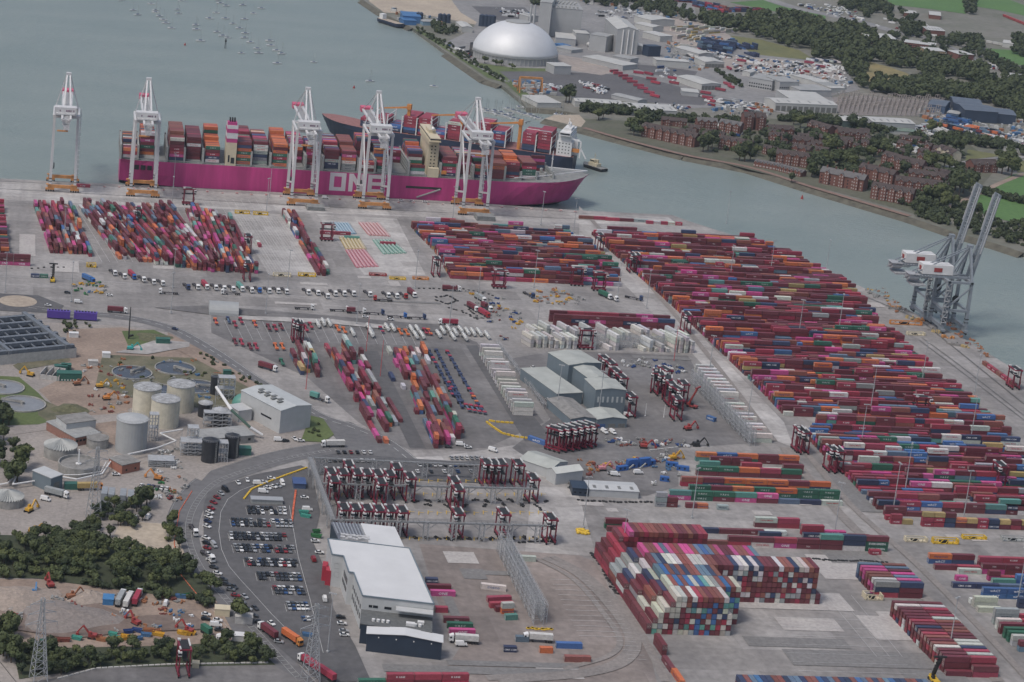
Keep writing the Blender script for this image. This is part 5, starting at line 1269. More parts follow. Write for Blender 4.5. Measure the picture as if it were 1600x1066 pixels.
# ---- other sheds in the middle
sh('storage_shed','long grey shed with a dark ridge strip behind the parking rows','shed',(861,734),(887,722),(815,716),5.5,GREYL,GREYR,'g',2.2,'y',sky=0)
sh('storage_shed','pale grey end shed with a white pitched roof','shed',(869,741),(911,735.5),(861,731.5),6.5,GREYL,mat('roof_off_white',(.48,.49,.46),.6,.08,.2),'g',2,'x')
sh('navy_shed','low navy shed of joined cabins at the corner of the yard','shed',(895,763),(920,765),(887,751),4.2,NVY,NVY,'flat',win=(3,1.2,.8,1.6))
sh('grey_shed','long low pale grey shed beside the navy cabins','shed',(921,765),(998.5,769),(914,751),4.0,GREYL,GREYL,'g',.8,'x',sky=4)
for i,(x,y,c_) in enumerate([(966,737,'blue'),(981,733,'blue'),(1000,731,'blue'),(1009,728,'blue'),(1040,729,'blue'),(1057,735,'blue'),(1031,752,'blue')]):
    c=G(x,y); b=MB(); b.box(0,0,.1,7 if i<6 else 5,2.5,2.7 if i not in(1,2) else 5.2); 
    o=b.build('site_cabin',mat('cabin_blue',(.03,.10,.30),.5,.15,.6)); o.location=c; o.rotation_euler=(0,0,AA+(.35 if i<4 else -.25)); 
    b=MB(); b.box(1,-.06,1,2,.02,2); b.box(4,-.06,1,5,.02,2); b.build('window',DARK,o)
    if i in (1,2): b=MB(); b.bar((-1,-1,0),(3,-1,2.8),.3); b.build('stairs',LASH,o)
    tag(o,f'blue site cabin in the fenced compound, {OR[i]} from left','cabin','blue site cabins')
sh('gate_cabin','small blue roofed booth at the top of the car park','booth',(459,756),(478,757),(456,746),3.0,mat('booth_blue',(.06,.09,.17),.5,.1,1),mat('booth_roof_blue',(.05,.085,.20),.5,.1,1),'g',.6,'x')
sh('cycle_shelter','long pale cycle shelter at the head of the car park','shelter',(393,781),(442,783),(393,776),2.4,LASH,mat('shelter_roof',(.30,.31,.32),.4,.1,1),'flat')
c=G(340,482); b=MB(); n=20
# barrel roofed grey gate tunnel
def barrel(name,label,pa,pb,r,m,h0=0):
    p,q=G(*pa),G(*pb); d=(q-p); L=d.length; d/=L; nn=Vector((-d.y,d.x,0)); b=MB(); V=[]
    for e in (p,q):
        for k in range(13): a=PI*k/12; V.append(tuple(e+nn*math.cos(a)*r+Vector((0,0,h0+math.sin(a)*r*.8))))
    b.add(V,[(k,k+1,14+k,13+k) for k in range(12)]+[tuple(range(13)),tuple(range(25,12,-1))])
    o=b.build(name,m); return tag(o,label,'tunnel')
barrel('scanner_tunnel','grey barrel roofed scanning tunnel over the gate road',(326,486),(372,489),9,mat('tunnel_grey',(.29,.30,.30),.5,.06,.2))
ps('gate_road',[(240,481),(326,478),(372,482),(640,505),(690,508),(740,518),(740,524),(640,515),(372,492),(326,492)],Z3,ASPHM)
ps('gate_island',[(372,494),(520,500),(612,510),(612,516),(520,507),(372,500)],Z4,CONCL)
# ---- sewage works
def basin(x,y,rp,label,water=SLUD,h=1.2,grass=0,ph=.5,z=0):
    c=G(x,y); r=(G(x+rp,y)-G(x-rp,y)).length/2; t=thing('settling_tank',label,'tank',(c.x,c.y,z),0,'round settling tanks')
    b=MB(); b.lathe(0,0,[(r+.6,0),(r+.6,h),(r,h),(r,h-.6)],40); b.f=b.f[:-2]; b.m=b.m[:-2]; b.build('rim',CONCT,t)
    b=MB(); b.lathe(0,0,[(r,.3),(r,h-.5)],40); b.build('water_surface',water,t)
    b=MB(); dx,dy=math.cos(ph)*r,math.sin(ph)*r; b.bar((0,0,h+.5),(dx,dy,h+.5),.5); b.bar((0,0,h+1.4),(dx,dy,h+1.4),.15); b.lathe(0,0,[(1.2,0),(1.2,h+1.2)],10); b.build('scraper_bridge',CONCT,t); return r
basin(206.2,584,30,'dark round settling tank with its arm up right, left of the rear pair',ph=.9)
basin(273.4,577,30,'dark round settling tank with its arm down right, right of the rear pair',ph=-.55)
basin(309,606,30,'dark settling tank half hidden behind the cream tanks, right',ph=.1)
basin(245,612,30,'dark settling tank half hidden behind the cream tanks, left',ph=2)
basin(6,607,31,'grey round settling tank cut by the left edge of the photo',SLUD2,ph=2.6)
basin(35,633,35,'grey round settling tank in the grass beside the trees',SLUD2,ph=2.9)
def tank(name,label,x,y,rp,h,m,roof,rh=.8,cat='tank',n=32,gp=None,flute=False,ring=True):
    c=G(x,y); r=(G(x+rp,y)-G(x-rp,y)).length/2; t=thing(name,label,cat,c,0,gp)
    b=MB(); b.lathe(0,0,[(r,0),(r,h)],n); b.build('shell',m,t,smooth=False)
    b=MB()
    if flute:
        V=[(0,0,h+rh*2)]; k=36
        for i in range(k*2):
            a=PI*i/k; rr_=r*1.02; V.append((rr_*math.cos(a),rr_*math.sin(a),h+(.9 if i%2 else -.1)))
        b.add(V,[(0,1+i,1+(i+1)%(2*k)) for i in range(2*k)])
    else: b.lathe(0,0,[(r+.25,h+.02),(r+.25,h+.35),(r*.15,h+rh),(.1,h+rh+.1)],n)
    rf=b.build('roof',roof,t)
    if ring:
        b=MB()
        for k in range(24):
            a=2*PI*k/24; a2=2*PI*(k+1)/24; p=(r*math.cos(a),r*math.sin(a)); q=(r*math.cos(a2),r*math.sin(a2)); b.bar((*p,h+.3),(*p,h+1.4),.05); b.bar((*p,h+1.4),(*q,h+1.4),.05)
        b.build('handrail',LASH,t)
    b=MB()
    for s_ in (-.3,.3): b.bar((r*.7+s_,-r*.72-.2,0),(r*.7+s_,-r*.72-.2,h+1),.07)
    for k in range(int(h)): b.bar((r*.7-.3,-r*.72-.2,k),(r*.7+.3,-r*.72-.2,k),.05)
    b.build('ladder',LASH,t)
    return t
PALE=mat('tank_roof_frosted',(.42,.43,.44),.7,.5,.5,c2=(.17,.17,.165))
tank('digester_tank','cream concrete digester, left of the three',228,645,21.5,16,CRT,PALE,gp='cream digesters')
tank('digester_tank','cream concrete digester, right of the three',280.5,640,21.5,16,CRT,PALE,gp='cream digesters')
tank('digester_tank','stained cream concrete digester, the front one of three',256.5,664,22,16,CRT,PALE,gp='cream digesters')
tank('steel_tank','big smooth grey steel tank with a ribbed cone roof',204,703,24.4,18.5,mat('tank_grey',(.33,.34,.34),.5,.06,.2),mat('tank_grey_roof',(.36,.37,.37),.5,.1,.4),rh=2)
tank('fluted_tank','round tank with a fluted pale roof like a parasol',94,712,26,6,CONCT,mat('fluted_roof',(.33,.34,.33),.6,.15,.4),rh=2,flute=True,ring=False)
tank('fluted_tank','fluted roof tank cut by the left edge below the trees',12,787,25,4,CONCT,mat('fluted_roof',(.33,.34,.33),.6,.15,.4),rh=2,flute=True,ring=False)
tank('sludge_tank','small dark round concrete tank beside the grey tank',152,697,17,5,CONCT,FLATR,rh=.4)
tank('silo','slim black silo at the foot of the conveyor',335,616,7,11,BLK,BLK,cat='silo',gp='black silos')
tank('silo','black silo behind the pair with cone roofs',320,650,11,8,BLK,STL,cat='silo',gp='black silos',rh=2)
tank('silo','wide black silo with a ribbed grey cone roof',343,663,13,8.5,BLK,STL,cat='silo',gp='black silos',rh=2.2)
tank('silo','black silo by the bend of the road, left of two',327,720,13,12,BLK,BLK,cat='silo',gp='black silos',rh=2)
tank('silo','black silo by the bend of the road, right of two',361,713,11.5,12,BLK,BLK,cat='silo',gp='black silos',rh=2)
# open concrete tank
c=G(122,735); r=11; t=thing('open_tank','open dark concrete tank with a white centre post','tank',c); b=MB(); b.lathe(0,0,[(r,0),(r,5),(r-.5,5),(r-.5,3.4)],36); b.f=b.f[:-2]; b.m=b.m[:-2]; b.build('shell',CONCT,t); b=MB(); b.lathe(0,0,[(r-.5,.2),(r-.5,3.5)],36); b.build('sludge',FLATR,t); b=MB(); b.bar((0,0,3),(0,0,12),.4); b.lathe(0,0,[(1.6,3.6),(1.6,4.2)],12); b.build('centre_post',WHITE,t)
c=G(379,632); b=MB(); b.lathe(0,0,[(6.6*math.cos(k*PI/20),6.6*math.sin(k*PI/20)) for k in range(10)]+[(.1,6.6)],28); o=b.build('gas_dome',mat('dome_green',(.08,.23,.19),.5,.05,.3),smooth=True); o.location=c; tag(o,'green gas holder dome beside the grey processing building','dome')
r_,L,D=shed('processing_building','large light grey building with roof vents beside the access road','building',(439,642.5),(487,633.5),(388.4,608.4),14,GREYL,mat('roof_light',(.40,.42,.42),.6,.06,.2),'g',1.4,'y')
for i in range(8):
    b=MB(); b.cb(L*(.25+.12*(i%2))+1,D*(.25+.08*i),15.0+.3,3.4,2.2,.7); b.build('roof_vent',SKYL,r_)
b=MB(); b.box(-.15,8,6,-.02,18,7); b.build('window',DARK,r_)
sh('lean_to','small grey building between the dome and the big grey one','building',(373,643),(394,640),(360,633),7,GREYL,GREYL,'flat')
sh('pump_house','long flat roofed concrete pump house with pipes','building',(317,688),(398,680.5),(302,673),4.5,CONCT,mat('roof_grey_flat',(.27,.275,.27),.8,.15,.3),'flat',win=(5,1.6,1.4,1.8))
sh('control_house','brown brick control house with a raised clerestory','building',(118,685),(157,677),(85,657),5,BRICK,mat('roof_grey_flat',(.27,.275,.27),.8,.15,.3),'flat',win=(7,1.6,1.2,2.5))
sh('clerestory_block','dark flat roof above the brown brick control house','building',(104,663),(150,657),(95,650),8.5,GREYL,FLATR,'flat')
sh('switch_house','small red brick building with louvred roof','building',(191,728),(219,722),(181,714),5,mat('brick_red',(.30,.13,.09),.9,.15,.8),FLATR,'flat',win=(2,1,1,1.5))
sh('tanker_bay','grey steel shed where the tankers load','shed',(80,748),(98,742),(59,733),8,GREYB,GREYL,'flat',door=(1,4,5))
c=G(101,766); b=MB(); b.box(0,0,0,7,4,3.4); o=b.build('green_cabin',GRNB); o.location=c; o.rotation_euler=(0,0,.2); tag(o,'dark green cabin attached to the tanker bay','cabin')
for i,(x,y) in enumerate([(157,787),(168,788.5),(186,790),(198,792)]):
    c=G(x,y); b=MB(); b.box(0,0,0,3.2,10,2.8); b.box(0,0,2.95,3.2,10,5.7); o=b.build('stacked_cabin',mat('cabin_grey',(.23,.25,.27),.6,.12,.6)); o.location=c; o.rotation_euler=(0,0,AA-.1); tag(o,f'grey double stacked cabin beside the pylon, {OR[i]} from left','cabin','grey stacked cabins')
for i,(x,y,w_,d_,h_,cc,lb) in enumerate([(89,596,15,6,5,GRNB,'long dark green plant cabin with white vents on the bare earth'),(85,581,8,4,3.5,GRNB,'smaller dark green cabin behind the long green one'),(96,579,6,4,3.5,GRNB,'dark green cabin with round tops behind the long green one'),(244,538,9,4,3.4,GRNB,'green cabin on the earth site'),(349,587,5,3,3,GRNB,'green hut near the silos'),(373,712,7,5,4,GRNB,'green kiosk at the road bend beside the black silos'),(138,572,6,4,3,CONCR,'grey site hut beside the narrow channel'),(160,560,5,4,3.2,WHITE,'white site hut above the bare earth'),(108,528,6,3.4,3,WHITE,'white hut at the corner of the great concrete tank'),
    (300,1045,3,3,2.5,CREAM,'small cream kiosk by the bottom road') ,(335,963,7,5,3.5,CREAM,'cream office cabin near the round tree'),(362,1003,6,4,3,WHITE,'white box body beside the hedge'),(367,975,8,5,3.5,CONCR,'grey hut under the round tree'),(160,946,5,6,3,mat('tank_blue',(.05,.17,.35),.5,.1,1),'blue skip container in the scrap yard')]):
    c=G(x,y); b=MB(); b.box(0,0,0,w_,d_,h_); b.box(-.15,-.15,h_+.01,w_+.15,d_+.15,h_+.25); o=b.build('site_hut',cc); o.location=c; o.rotation_euler=(0,0,AA+.05 if i<9 else AA-.1)
    if i==0:
        b=MB()
        for k in range(8): b.cylx((1.2+k*1.8,-.2,1),(1.2+k*1.8,.1,1),.45,8)
        b.build('vent',WHITE,o)
    tag(o,lb,'hut')
# concrete bays
c=G(62,592); b=MB()
for k in range(4): b.box(k*4,0,0,k*4+.4,14,4)
b.box(0,13.6,0,12.4,14,4); b.box(0,0,0,12.4,.4,3); o=b.build('concrete_bay',CONCR); o.location=c; o.rotation_euler=(0,0,AA-.3); tag(o,'pale concrete storage bays beside the green plant cabin','bay')
# great concrete basin with steel deck
a=G(120,543,7); q0=G(-60,560,7); dv=(q0-a).normalized(); bk=G(50,491,7); t=thing('treatment_basin','huge concrete treatment basin roofed by dark steel walkways','basin',(a.x,a.y,0),0)
Lx=95; ex=Vector((dv.x,dv.y,0)); ey=Vector((bk.x-a.x,bk.y-a.y,0)); Ly=ey.length; ey/=Ly
def Bp(u,v,z): p=ex*u+ey*v; return (p.x,p.y,z)
b=MB(); b.add([Bp(0,0,0),Bp(Lx,0,0),Bp(Lx,Ly,0),Bp(0,Ly,0),Bp(0,0,6.6),Bp(Lx,0,6.6),Bp(Lx,Ly,6.6),Bp(0,Ly,6.6)],[(0,1,5,4),(1,2,6,5),(2,3,7,6),(3,0,4,7)]); b.add([Bp(0,0,4.6),Bp(Lx,0,4.6),Bp(Lx,Ly,4.6),Bp(0,Ly,4.6)],[(0,1,2,3)]); b.build('wall',CONCR,t)
b=MB(); b.add([Bp(.5,.5,4.9),Bp(Lx,.5,4.9),Bp(Lx,Ly-.5,4.9),Bp(.5,Ly-.5,4.9)],[(0,1,2,3)]); b.build('water_surface',BLK,t)
b=MB(); DK=mat('steel_deck_dark',(.13,.145,.165),.6,.2,.4)
for k in range(6):
    v=Ly*(k+.2)/5.6; b.bar(Bp(1,v,7.2),Bp(Lx,v,7.2),1.3); b.bar(Bp(1,v+2.2,8.2),Bp(Lx,v+2.2,8.2),.1)
for k in range(13): b.bar(Bp(3+k*7.4,1,7.0),Bp(3+k*7.4,Ly-1,7.0),.35)
b.bar(Bp(6,0,7.8),Bp(6,Ly,7.8),1.5); b.bar(Bp(45,0,7.6),Bp(45,Ly,7.6),1.2); b.build('walkway',DK,t)
# purple tanks
for i,(x,y,n) in enumerate([(73,498,36),(115,500.5,36)]):
    c=G(x,y); L=(G(x+n,y+1)-c).length; b=MB(); b.box(0,0,.8,L,4.5,5.6); o=b.build('purple_tank',mat('purple_paint',(.085,.045,.27),.45,.08,1)); o.location=c; o.rotation_euler=(0,0,ang(73,484,150,489))
    b=MB()
    for k in range(7): b.cylx((1.5+k*L/7.5,2.2,5.6),(1.5+k*L/7.5,2.2,6.2),.5,8)
    b.build('hatch',BLACK,o); tag(o,['long purple tank unit beside the roundabout road, left','long purple tank unit beside the roundabout road, right'][i],'tank')
# white pipes and conveyor
def tube(name,label,cat,pts,r,m,gp=None):
    b=MB(); P=[G(x,y,z) for x,y,z in pts]
    for a_,c_ in zip(P[:-1],P[1:]): b.cylx(a_,c_,r,8)
    for (x,y,z),p in list(zip(pts,P))[::2]: b.bar((p.x,p.y,0),(p.x,p.y,z),.12)
    o=b.build(name,m); return tag(o,label,cat)
tube('overground_pipe','thin white pipe running across the works from the tanks','pipe',[(0,757,1.5),(12,755,2),(28,738,2.5),(20,757,2.5),(95,745,3),(120,749,3),(160,740,3),(178,714,4),(200,710,4),(245,700,4),(275,689,5),(250,677,6),(285,671,6)],.45,WHITE)
tube('overground_pipe','white pipe beside the open concrete tank','pipe',[(95,742,2.2),(125,742,2.2),(158,737,2.2),(166,722,3)],.3,WHITE)
t=thing('conveyor','long inclined white and green tube conveyor above the silos','conveyor',(0,0,0)); P=[G(338,605,16),G(362,641,11),G(391,668,6),G(410,680,2)]
b=MB(); b.cylx(P[0],P[1],.9,8); b.cylx(P[2],P[3],.9,8); b.build('tube',WHITE,t); b=MB(); b.cylx(P[1],P[2],.8,8); b.build('tube',mat('tube_green',(.03,.07,.05),.5,.1,1),t)
b=MB()
for p in P[:3]: b.bar((p.x,p.y,0),(p.x,p.y,p.z),.2)
b.build('support',STL,t)
# steel framework around silos
def framework(name,label,x,y,w_,d_,h,a,m=STL,lv=4,nb=3):
    c=G(x,y); b=MB()
    for i in range(nb+1):
        for j in (0,1):
            b.bar((w_*i/nb,d_*j,0),(w_*i/nb,d_*j,h),.16)
    for k in range(1,lv+1):
        z=h*k/lv
        for j in (0,1): b.bar((0,d_*j,z),(w_,d_*j,z),.14)
        for i in range(nb+1): b.bar((w_*i/nb,0,z),(w_*i/nb,d_,z),.12)
        for i in range(nb): b.bar((w_*i/nb,0,z-h/lv),(w_*(i+1)/nb,0,z),.08)
        if k%2==0: b.box(0,0,z,w_,d_,z+.08)
    o=b.build(name,m); o.location=c; o.rotation_euler=(0,0,a); return tag(o,label,'trestle')
for x,y,w_,d_,h,lb in [(340,625,10,6,14,'dark steel frame behind the slim black silo'),(282,712,12,8,8,'low pipework frame in front of the cream tanks'),(232,690,5,5,16,'steel stair frame beside the big grey tank'),(341,722,5,6,11,'steel stair frame between the two roadside silos'),(232,730,14,8,4,'low pipe rack in the gravel oval'),(292,706,6,6,14,'dark pipe tower left of the flat pump house'),(318,668,16,5,9,'conveyor trestle in front of the wide silo')]:
    framework('steel_trestle',lb,x,y,w_,d_,h,AA)
# ---- elevated walkways over the parking rows
t=thing('maintenance_walkway','galvanised elevated walkways over the straddle carrier parking rows','walkway',(0,0,0))
def walk(pa,pb,z,n,wd=.75):
    p=G(*pa,z);q=G(*pb,z); b=MB(); d=(q-p).normalized(); s_=Vector((-d.y,d.x,0)); 
    b.add([tuple(p+s_*wd),tuple(p-s_*wd),tuple(q-s_*wd),tuple(q+s_*wd),tuple(p+s_*wd-Vector((0,0,.25))),tuple(p-s_*wd-Vector((0,0,.25))),tuple(q-s_*wd-Vector((0,0,.25))),tuple(q+s_*wd-Vector((0,0,.25)))],[(0,1,2,3),(7,6,5,4),(1,5,6,2),(0,3,7,4)])
    for e in (-1,1):
        b.bar(p+s_*wd*e+Vector((0,0,1.1)),q+s_*wd*e+Vector((0,0,1.1)),.07); b.bar(p+s_*wd*e+Vector((0,0,-.5)),q+s_*wd*e+Vector((0,0,-.5)),.2)
        L=(q-p).length
        for k in range(int(L/3)): m=p+d*k*3+s_*wd*e; b.bar(m,m+Vector((0,0,1.1)),.05)
    b.build('walkway_deck',mat('grating',(.20,.205,.21),.6,.15,.6),t)
    for k in range(n):
        m=p.lerp(q,(k+.35)/n); b=MB()
        for du in (-1.2,1.2):
            for e in (-1,1):
                f=m+d*du+s_*e; b.bar((f.x,f.y,0),(f.x,f.y,z-.3),.17)
        for zz in range(1,int(z),2):
            for e in (-1,1): a_=m-d*1.2+s_*e; c_=m+d*1.2+s_*e; b.bar((a_.x,a_.y,zz),(c_.x,c_.y,zz+1.6),.08)
        for du in (-6,6): f=m+d*du; g_=m+d*du*.2; b.bar((g_.x,g_.y,z-4),(f.x,f.y,z-.4),.12)
        b.build('trestle',STL,t)
walk((491,714.7),(770,727),9,7); walk((503,754.5),(841,763),9.5,8); walk((519,811),(870,821),10,8); walk((484,714),(521,812),9,5,1.2)
for k in range(4): pass
# yellow bay markings and ground kit below
b=MB()
for x0,x1,y in [(655,830,752),(520,860,773),(640,870,802),(640,870,842),(520,640,842)]:
    n=int((x1-x0)/14)
    for k in range(n):
        c=G(x0+(x1-x0)*k/n,y+(k%2)*1.2); b.cb(c.x,c.y,.5,.35,5,.03,AA-.2); b.cb(c.x+1.4,c.y+1,.5,2.6,.3,.03,AA)
o=b.build('bay_marking',YPAINT); o['kind']='structure'
RB0=[None]
def rubble(x,y,s,lb,cat,m,gp,n=6,h=.9):
    c=G(x,y); b=MB()
    for k in range(n): a=U(0,6.28); b.cylx((U(-s,s),U(-s*.5,s*.5),h*.4),(U(-s,s)*.2+U(-1,1),U(-s*.5,s*.5),h*.4+U(0,h)),.25,6)
    for k in range(n//2): b.lathe(U(-s,s),U(-s*.5,s*.5),[(.7,.05),(.8,.5),(.4,.7)],8)
    o=b.build('ground_kit',m); o.location=c; o.rotation_euler=(0,0,U(0,3)); return tag(o,lb,cat,gp)
for row_,(x0,x1,y,n) in enumerate([(640,862,783,12),(640,862,842,13),(655,830,790,6)]):
    for k in range(n): rubble(x0+(x1-x0)*(k+.5)/n,y+U(-1.5,1.5),2.2,'black tyres and hoses lying in an empty carrier bay','tyres',RUB,'kit lying in the empty carrier bays')
# steel lattice racks for refrigerated boxes
def rack(name,label,pa,pb,n,wd,h,lv=4):
    p,q=G(*pa),G(*pb); d=(q-p); L=d.length; a=math.atan2(d.y,d.x); t=thing(name,label,'rack',p,a)
    for k in range(n):
        b=MB(); x=L*k/n; l=L/n*.92
        for i in range(3):
            for j in (0,1): b.bar((x+l*i/2,wd*j,0),(x+l*i/2,wd*j,h),.11)
        for m_ in range(1,lv+1):
            z=h*m_/lv
            for j in (0,1): b.bar((x,wd*j,z),(x+l,wd*j,z),.09); b.bar((x,wd*j,z+1),(x+l,wd*j,z+1),.05)
            for u in range(5): b.bar((x+l*u/4,0,z),(x+l*u/4,wd,z),.07); b.bar((x+l*u/4,0,z-h/lv),(x+l*u/4,0,z),.05)
            b.bar((x,0,z-h/lv),(x+l/2,0,z),.07); b.bar((x+l/2,0,z),(x+l,0,z-h/lv),.07); b.bar((x,wd,z-h/lv),(x+l,wd,z),.07)
        b.build('rack_bay',STL,t)
rack('reefer_rack','long grey steel lattice rack down the brown yard',(776,862),(834,978),9,4.5,11)
rack('reefer_rack','second grey lattice rack beside the one in the brown yard',(788,868),(846,974),9,2.5,9,3)
rack('reefer_rack','grey steel lattice rack along the white boxes right of the workshop yard',(1078,600),(1172,698),12,3,10)
rack('reefer_rack','grey steel rack between the white boxes beyond the workshop',(900,540),(1000,545),7,4,8,3)
rack('reefer_rack','grey steel rack at the right of the white boxes beyond the workshop',(1010,545),(1040,546),3,4,8,3)
rack('reefer_rack','low grey rack beside the white boxes along the dark lane',(775,540),(850,640),9,1.5,3,1)
# pylons
def pylon(x,y,h,lb):
    c=G(x,y); t=thing('electricity_pylon',lb,'pylon',c,AA+.3,'electricity pylons'); b=MB()
    w0,w1=3.2,.7
    def cr(z): k=z/h; return w0+(w1-w0)*min(1,k*1.15)
    zs=[h*i/11 for i in range(12)]
    for i in range(11):
        a,c_=cr(zs[i]),cr(zs[i+1]); A=[(-a,-a),(a,-a),(a,a),(-a,a)]; B_=[(-c_,-c_),(c_,-c_),(c_,c_),(-c_,c_)]
        for k in range(4):
            b.bar((*A[k],zs[i]),(*B_[k],zs[i+1]),.14); b.bar((*A[k],zs[i]),(*B_[(k+1)%4],zs[i+1]),.08); b.bar((*B_[k],zs[i+1]),(*B_[(k+1)%4],zs[i+1]),.07)
    b.build('lattice_tower',STL,t); b=MB()
    for k,z in enumerate((h*.70,h*.82,h*.94)):
        w_=7-k*.8
        for s_ in (-1,1): b.bar((s_*.6,0,z),(s_*w_,0,z),.1); b.bar((s_*.6,0,z+1.6),(s_*w_,0,z),.1); b.bar((s_*w_,0,z),(s_*w_,0,z-1.8),.08)
    b.build('cross_arm',STL,t)
pylon(146,811,39,'lattice pylon beside the stacked grey cabins'); pylon(485,1063,36,'lattice pylon at the bottom of the car park'); pylon(60,1063,38,'lattice pylon at the lower left by the railway')
# lamp masts
def mast():
    r=thing('lamp_mast','','lamp mast'); b=MB(); b.lathe(0,0,[(.7,0),(.7,1),(.32,1.1),(.16,29)],8); b.build('pole',STL,r); b=MB(); b.box(-1.6,-.15,28.8,1.6,.15,29.1)
    for k in range(4): b.box(-1.7+k*1,-.5,28.5,-1.2+k*1,.5,28.9)
    b.build('lamp_head',STL,r); return r
M0=mast(); MP=[(8,457),(111,472),(267,490),(270,450),(415,491),(449,451),(557,507),(648,451),(745,480),(834,450),(964,470),(1010,482),(838,522),(845,352),(707,345),(896,363),(271,292),(421,310),(268,330),(416,332),(100,380),(1107,590),(1167,664),(1290,430),(1203,431),(1310,520),(1440,600),(1522,620),(1344,703),(1516,690),(911,825),(1304,833),(1414,767),(1482,1022),(1081,810),(1505,812),(1590,940),(512,1020),(970,880),(1140,440),(1247,530),(1360,640),(702,509),(870,640),(935,650),(1135,350),(1395,800)]
for i,(x,y) in enumerate(MP):
    c=G(x,y); o=M0 if i==0 else dup(M0,c,0,''); o.location=c; o.rotation_euler=(0,0,U(0,3)); o['group']='tall grey lamp masts'; o['label']='tall slender grey lamp mast standing among the container yards'
RM=mat('mast_red_white',(.45,.10,.10),.6,.1,1)
for i,(x,y,lb) in enumerate([(572,549,'red mast at the top of the dark strip in the lower yard'),(594,588,'red mast beside the dark strip, nearer the camera'),(478,608,'red mast left of the lower yard rows'),(1053,563,'red mast in front of the white refrigerated boxes'),(1008,650,'white barrier post left in the workshop yard'),(1037,652,'white barrier post right in the workshop yard')]):
    c=G(x,y); b=MB(); b.lathe(0,0,[(.5,0),(.25,.5),(.15,24 if i<4 else 8)],8); o=b.build('marker_mast',RM if i<4 else WHITE); o.location=c; tag(o,lb,'mast')
# yellow crash barriers
def barrier(name,lb,pxs,m,h=.9,w_=.5,cat='barrier'):
    Q=[G(*p) for p in pxs]; b=MB()
    for a_,c_ in zip(Q[:-1],Q[1:]):
        n=max(1,int((c_-a_).length/2.5))
        for k in range(n):
            p=a_.lerp(c_,k/n); q=a_.lerp(c_,(k+.85)/n); b.bar((p.x,p.y,h/2),(q.x,q.y,h/2),w_)
    o=b.build(name,m); return tag(o,lb,cat)
barrier('yellow_barrier','yellow safety barrier along the top of the car park',[(381,781),(393,766),(425,752),(452,742),(480,732)],YPAINT)
barrier('yellow_barrier','yellow zigzag barrier in the lane junction',[(760,660),(770,668),(785,678),(805,683),(820,685),(850,690)],YPAINT)
barrier('yellow_barrier','short yellow barrier above the zigzag one',[(764,658),(775,660),(803,662)],YPAINT)
barrier('red_barrier','red and white barrier line across the car park',[(462,768),(458,798),(456,818)],mat('barrier_orange',(.50,.11,.05),.6,.3,.3))
barrier('orange_barrier','orange barrier line along the inner edge of the main road',[(300,768),(280,800),(272,850),(283,900),(320,945)],mat('barrier_orange',(.50,.11,.05),.6,.3,.3),.5,.2)
barrier('concrete_barrier','pale concrete kerb blocks along the bottom road',[(90,1062),(150,1046),(260,1040),(420,1037)],CONCR,.8,.4)
barrier('concrete_barrier','pale concrete blocks along the orange cages',[(1015,705),(1060,700)],CONCR,.8,.4)
barrier('rail_line','curved railway line at the lower left corner',[(-40,1005),(0,1035),(25,1066),(50,1110)],RAILM,.3,.15); barrier('rail_line','second railway line at the lower left corner',[(-60,1015),(-20,1045),(8,1075)],RAILM,.3,.15)
# rows of old tyres used as edge markers
def tyres(lb,pxs,n,jit=.6,m=RUB):
    b=MB(); Q=[G(*p) for p in pxs]; tot=sum((a-c).length for a,c in zip(Q[:-1],Q[1:]))
    for k in range(n):
        s_=tot*k/(n-1); i=0
        while i<len(Q)-2 and s_>(Q[i+1]-Q[i]).length: s_-=(Q[i+1]-Q[i]).length; i+=1
        p=Q[i]+(Q[i+1]-Q[i]).normalized()*s_; x,y=p.x+U(-jit,jit),p.y+U(-jit,jit)
        b.lathe(x,y,[(.35,.05),(.85,.1),(.95,.35),(.85,.6),(.35,.6)],8)
    o=b.build('tyre_row',m); tag(o,lb,'tyres')
tyres('line of black tyres behind the tall stack',[(1265,873),(1300,877),(1345,877),(1385,880)],26)
tyres('line of black tyres in front of the grey shed',[(905,782),(960,785),(1018,785)],20); tyres('loop of black tyres in the lorry queue area',[(680,465),(700,462),(715,470),(700,476),(682,470)],26,1); tyres('line of black tyres beside the loop',[(655,451),(690,452),(725,452),(770,462)],16)
tyres('line of tyres along the left flank of the tall stack',[(925,865),(940,885),(955,915),(965,930)],44,1); tyres('tyres at the end of the parking rows',[(836,789),(845,797),(868,812)],9); tyres('tyre row below the front walkway',[(812,848),(838,847),(868,846)],14)
tyres('tyres at the foot of the lattice rack',[(824,982),(842,984),(863,984)],14,.6,YPAINT); tyres('tyres at the left end of the truck park',[(50,420),(80,418),(100,418)],6); tyres('curved line of black tyres beside the queue lane',[(700,482),(720,486),(745,500),(742,492),(728,478)],20,1)
tyres('tyres along the corner of the lane',[(1060,697),(1090,695)],8)
c=G(910,832)
b=MB()
for k in range(26): b.lathe(U(-3,3),U(-3,3),[(.4,.1),(1,.2),(1,.9),(.4,1.2)],8)
o=b.build('tyre_guard',YPAINT); o.location=c; tag(o,'heap of yellow and black tyres round the foot of a lamp mast','tyres')
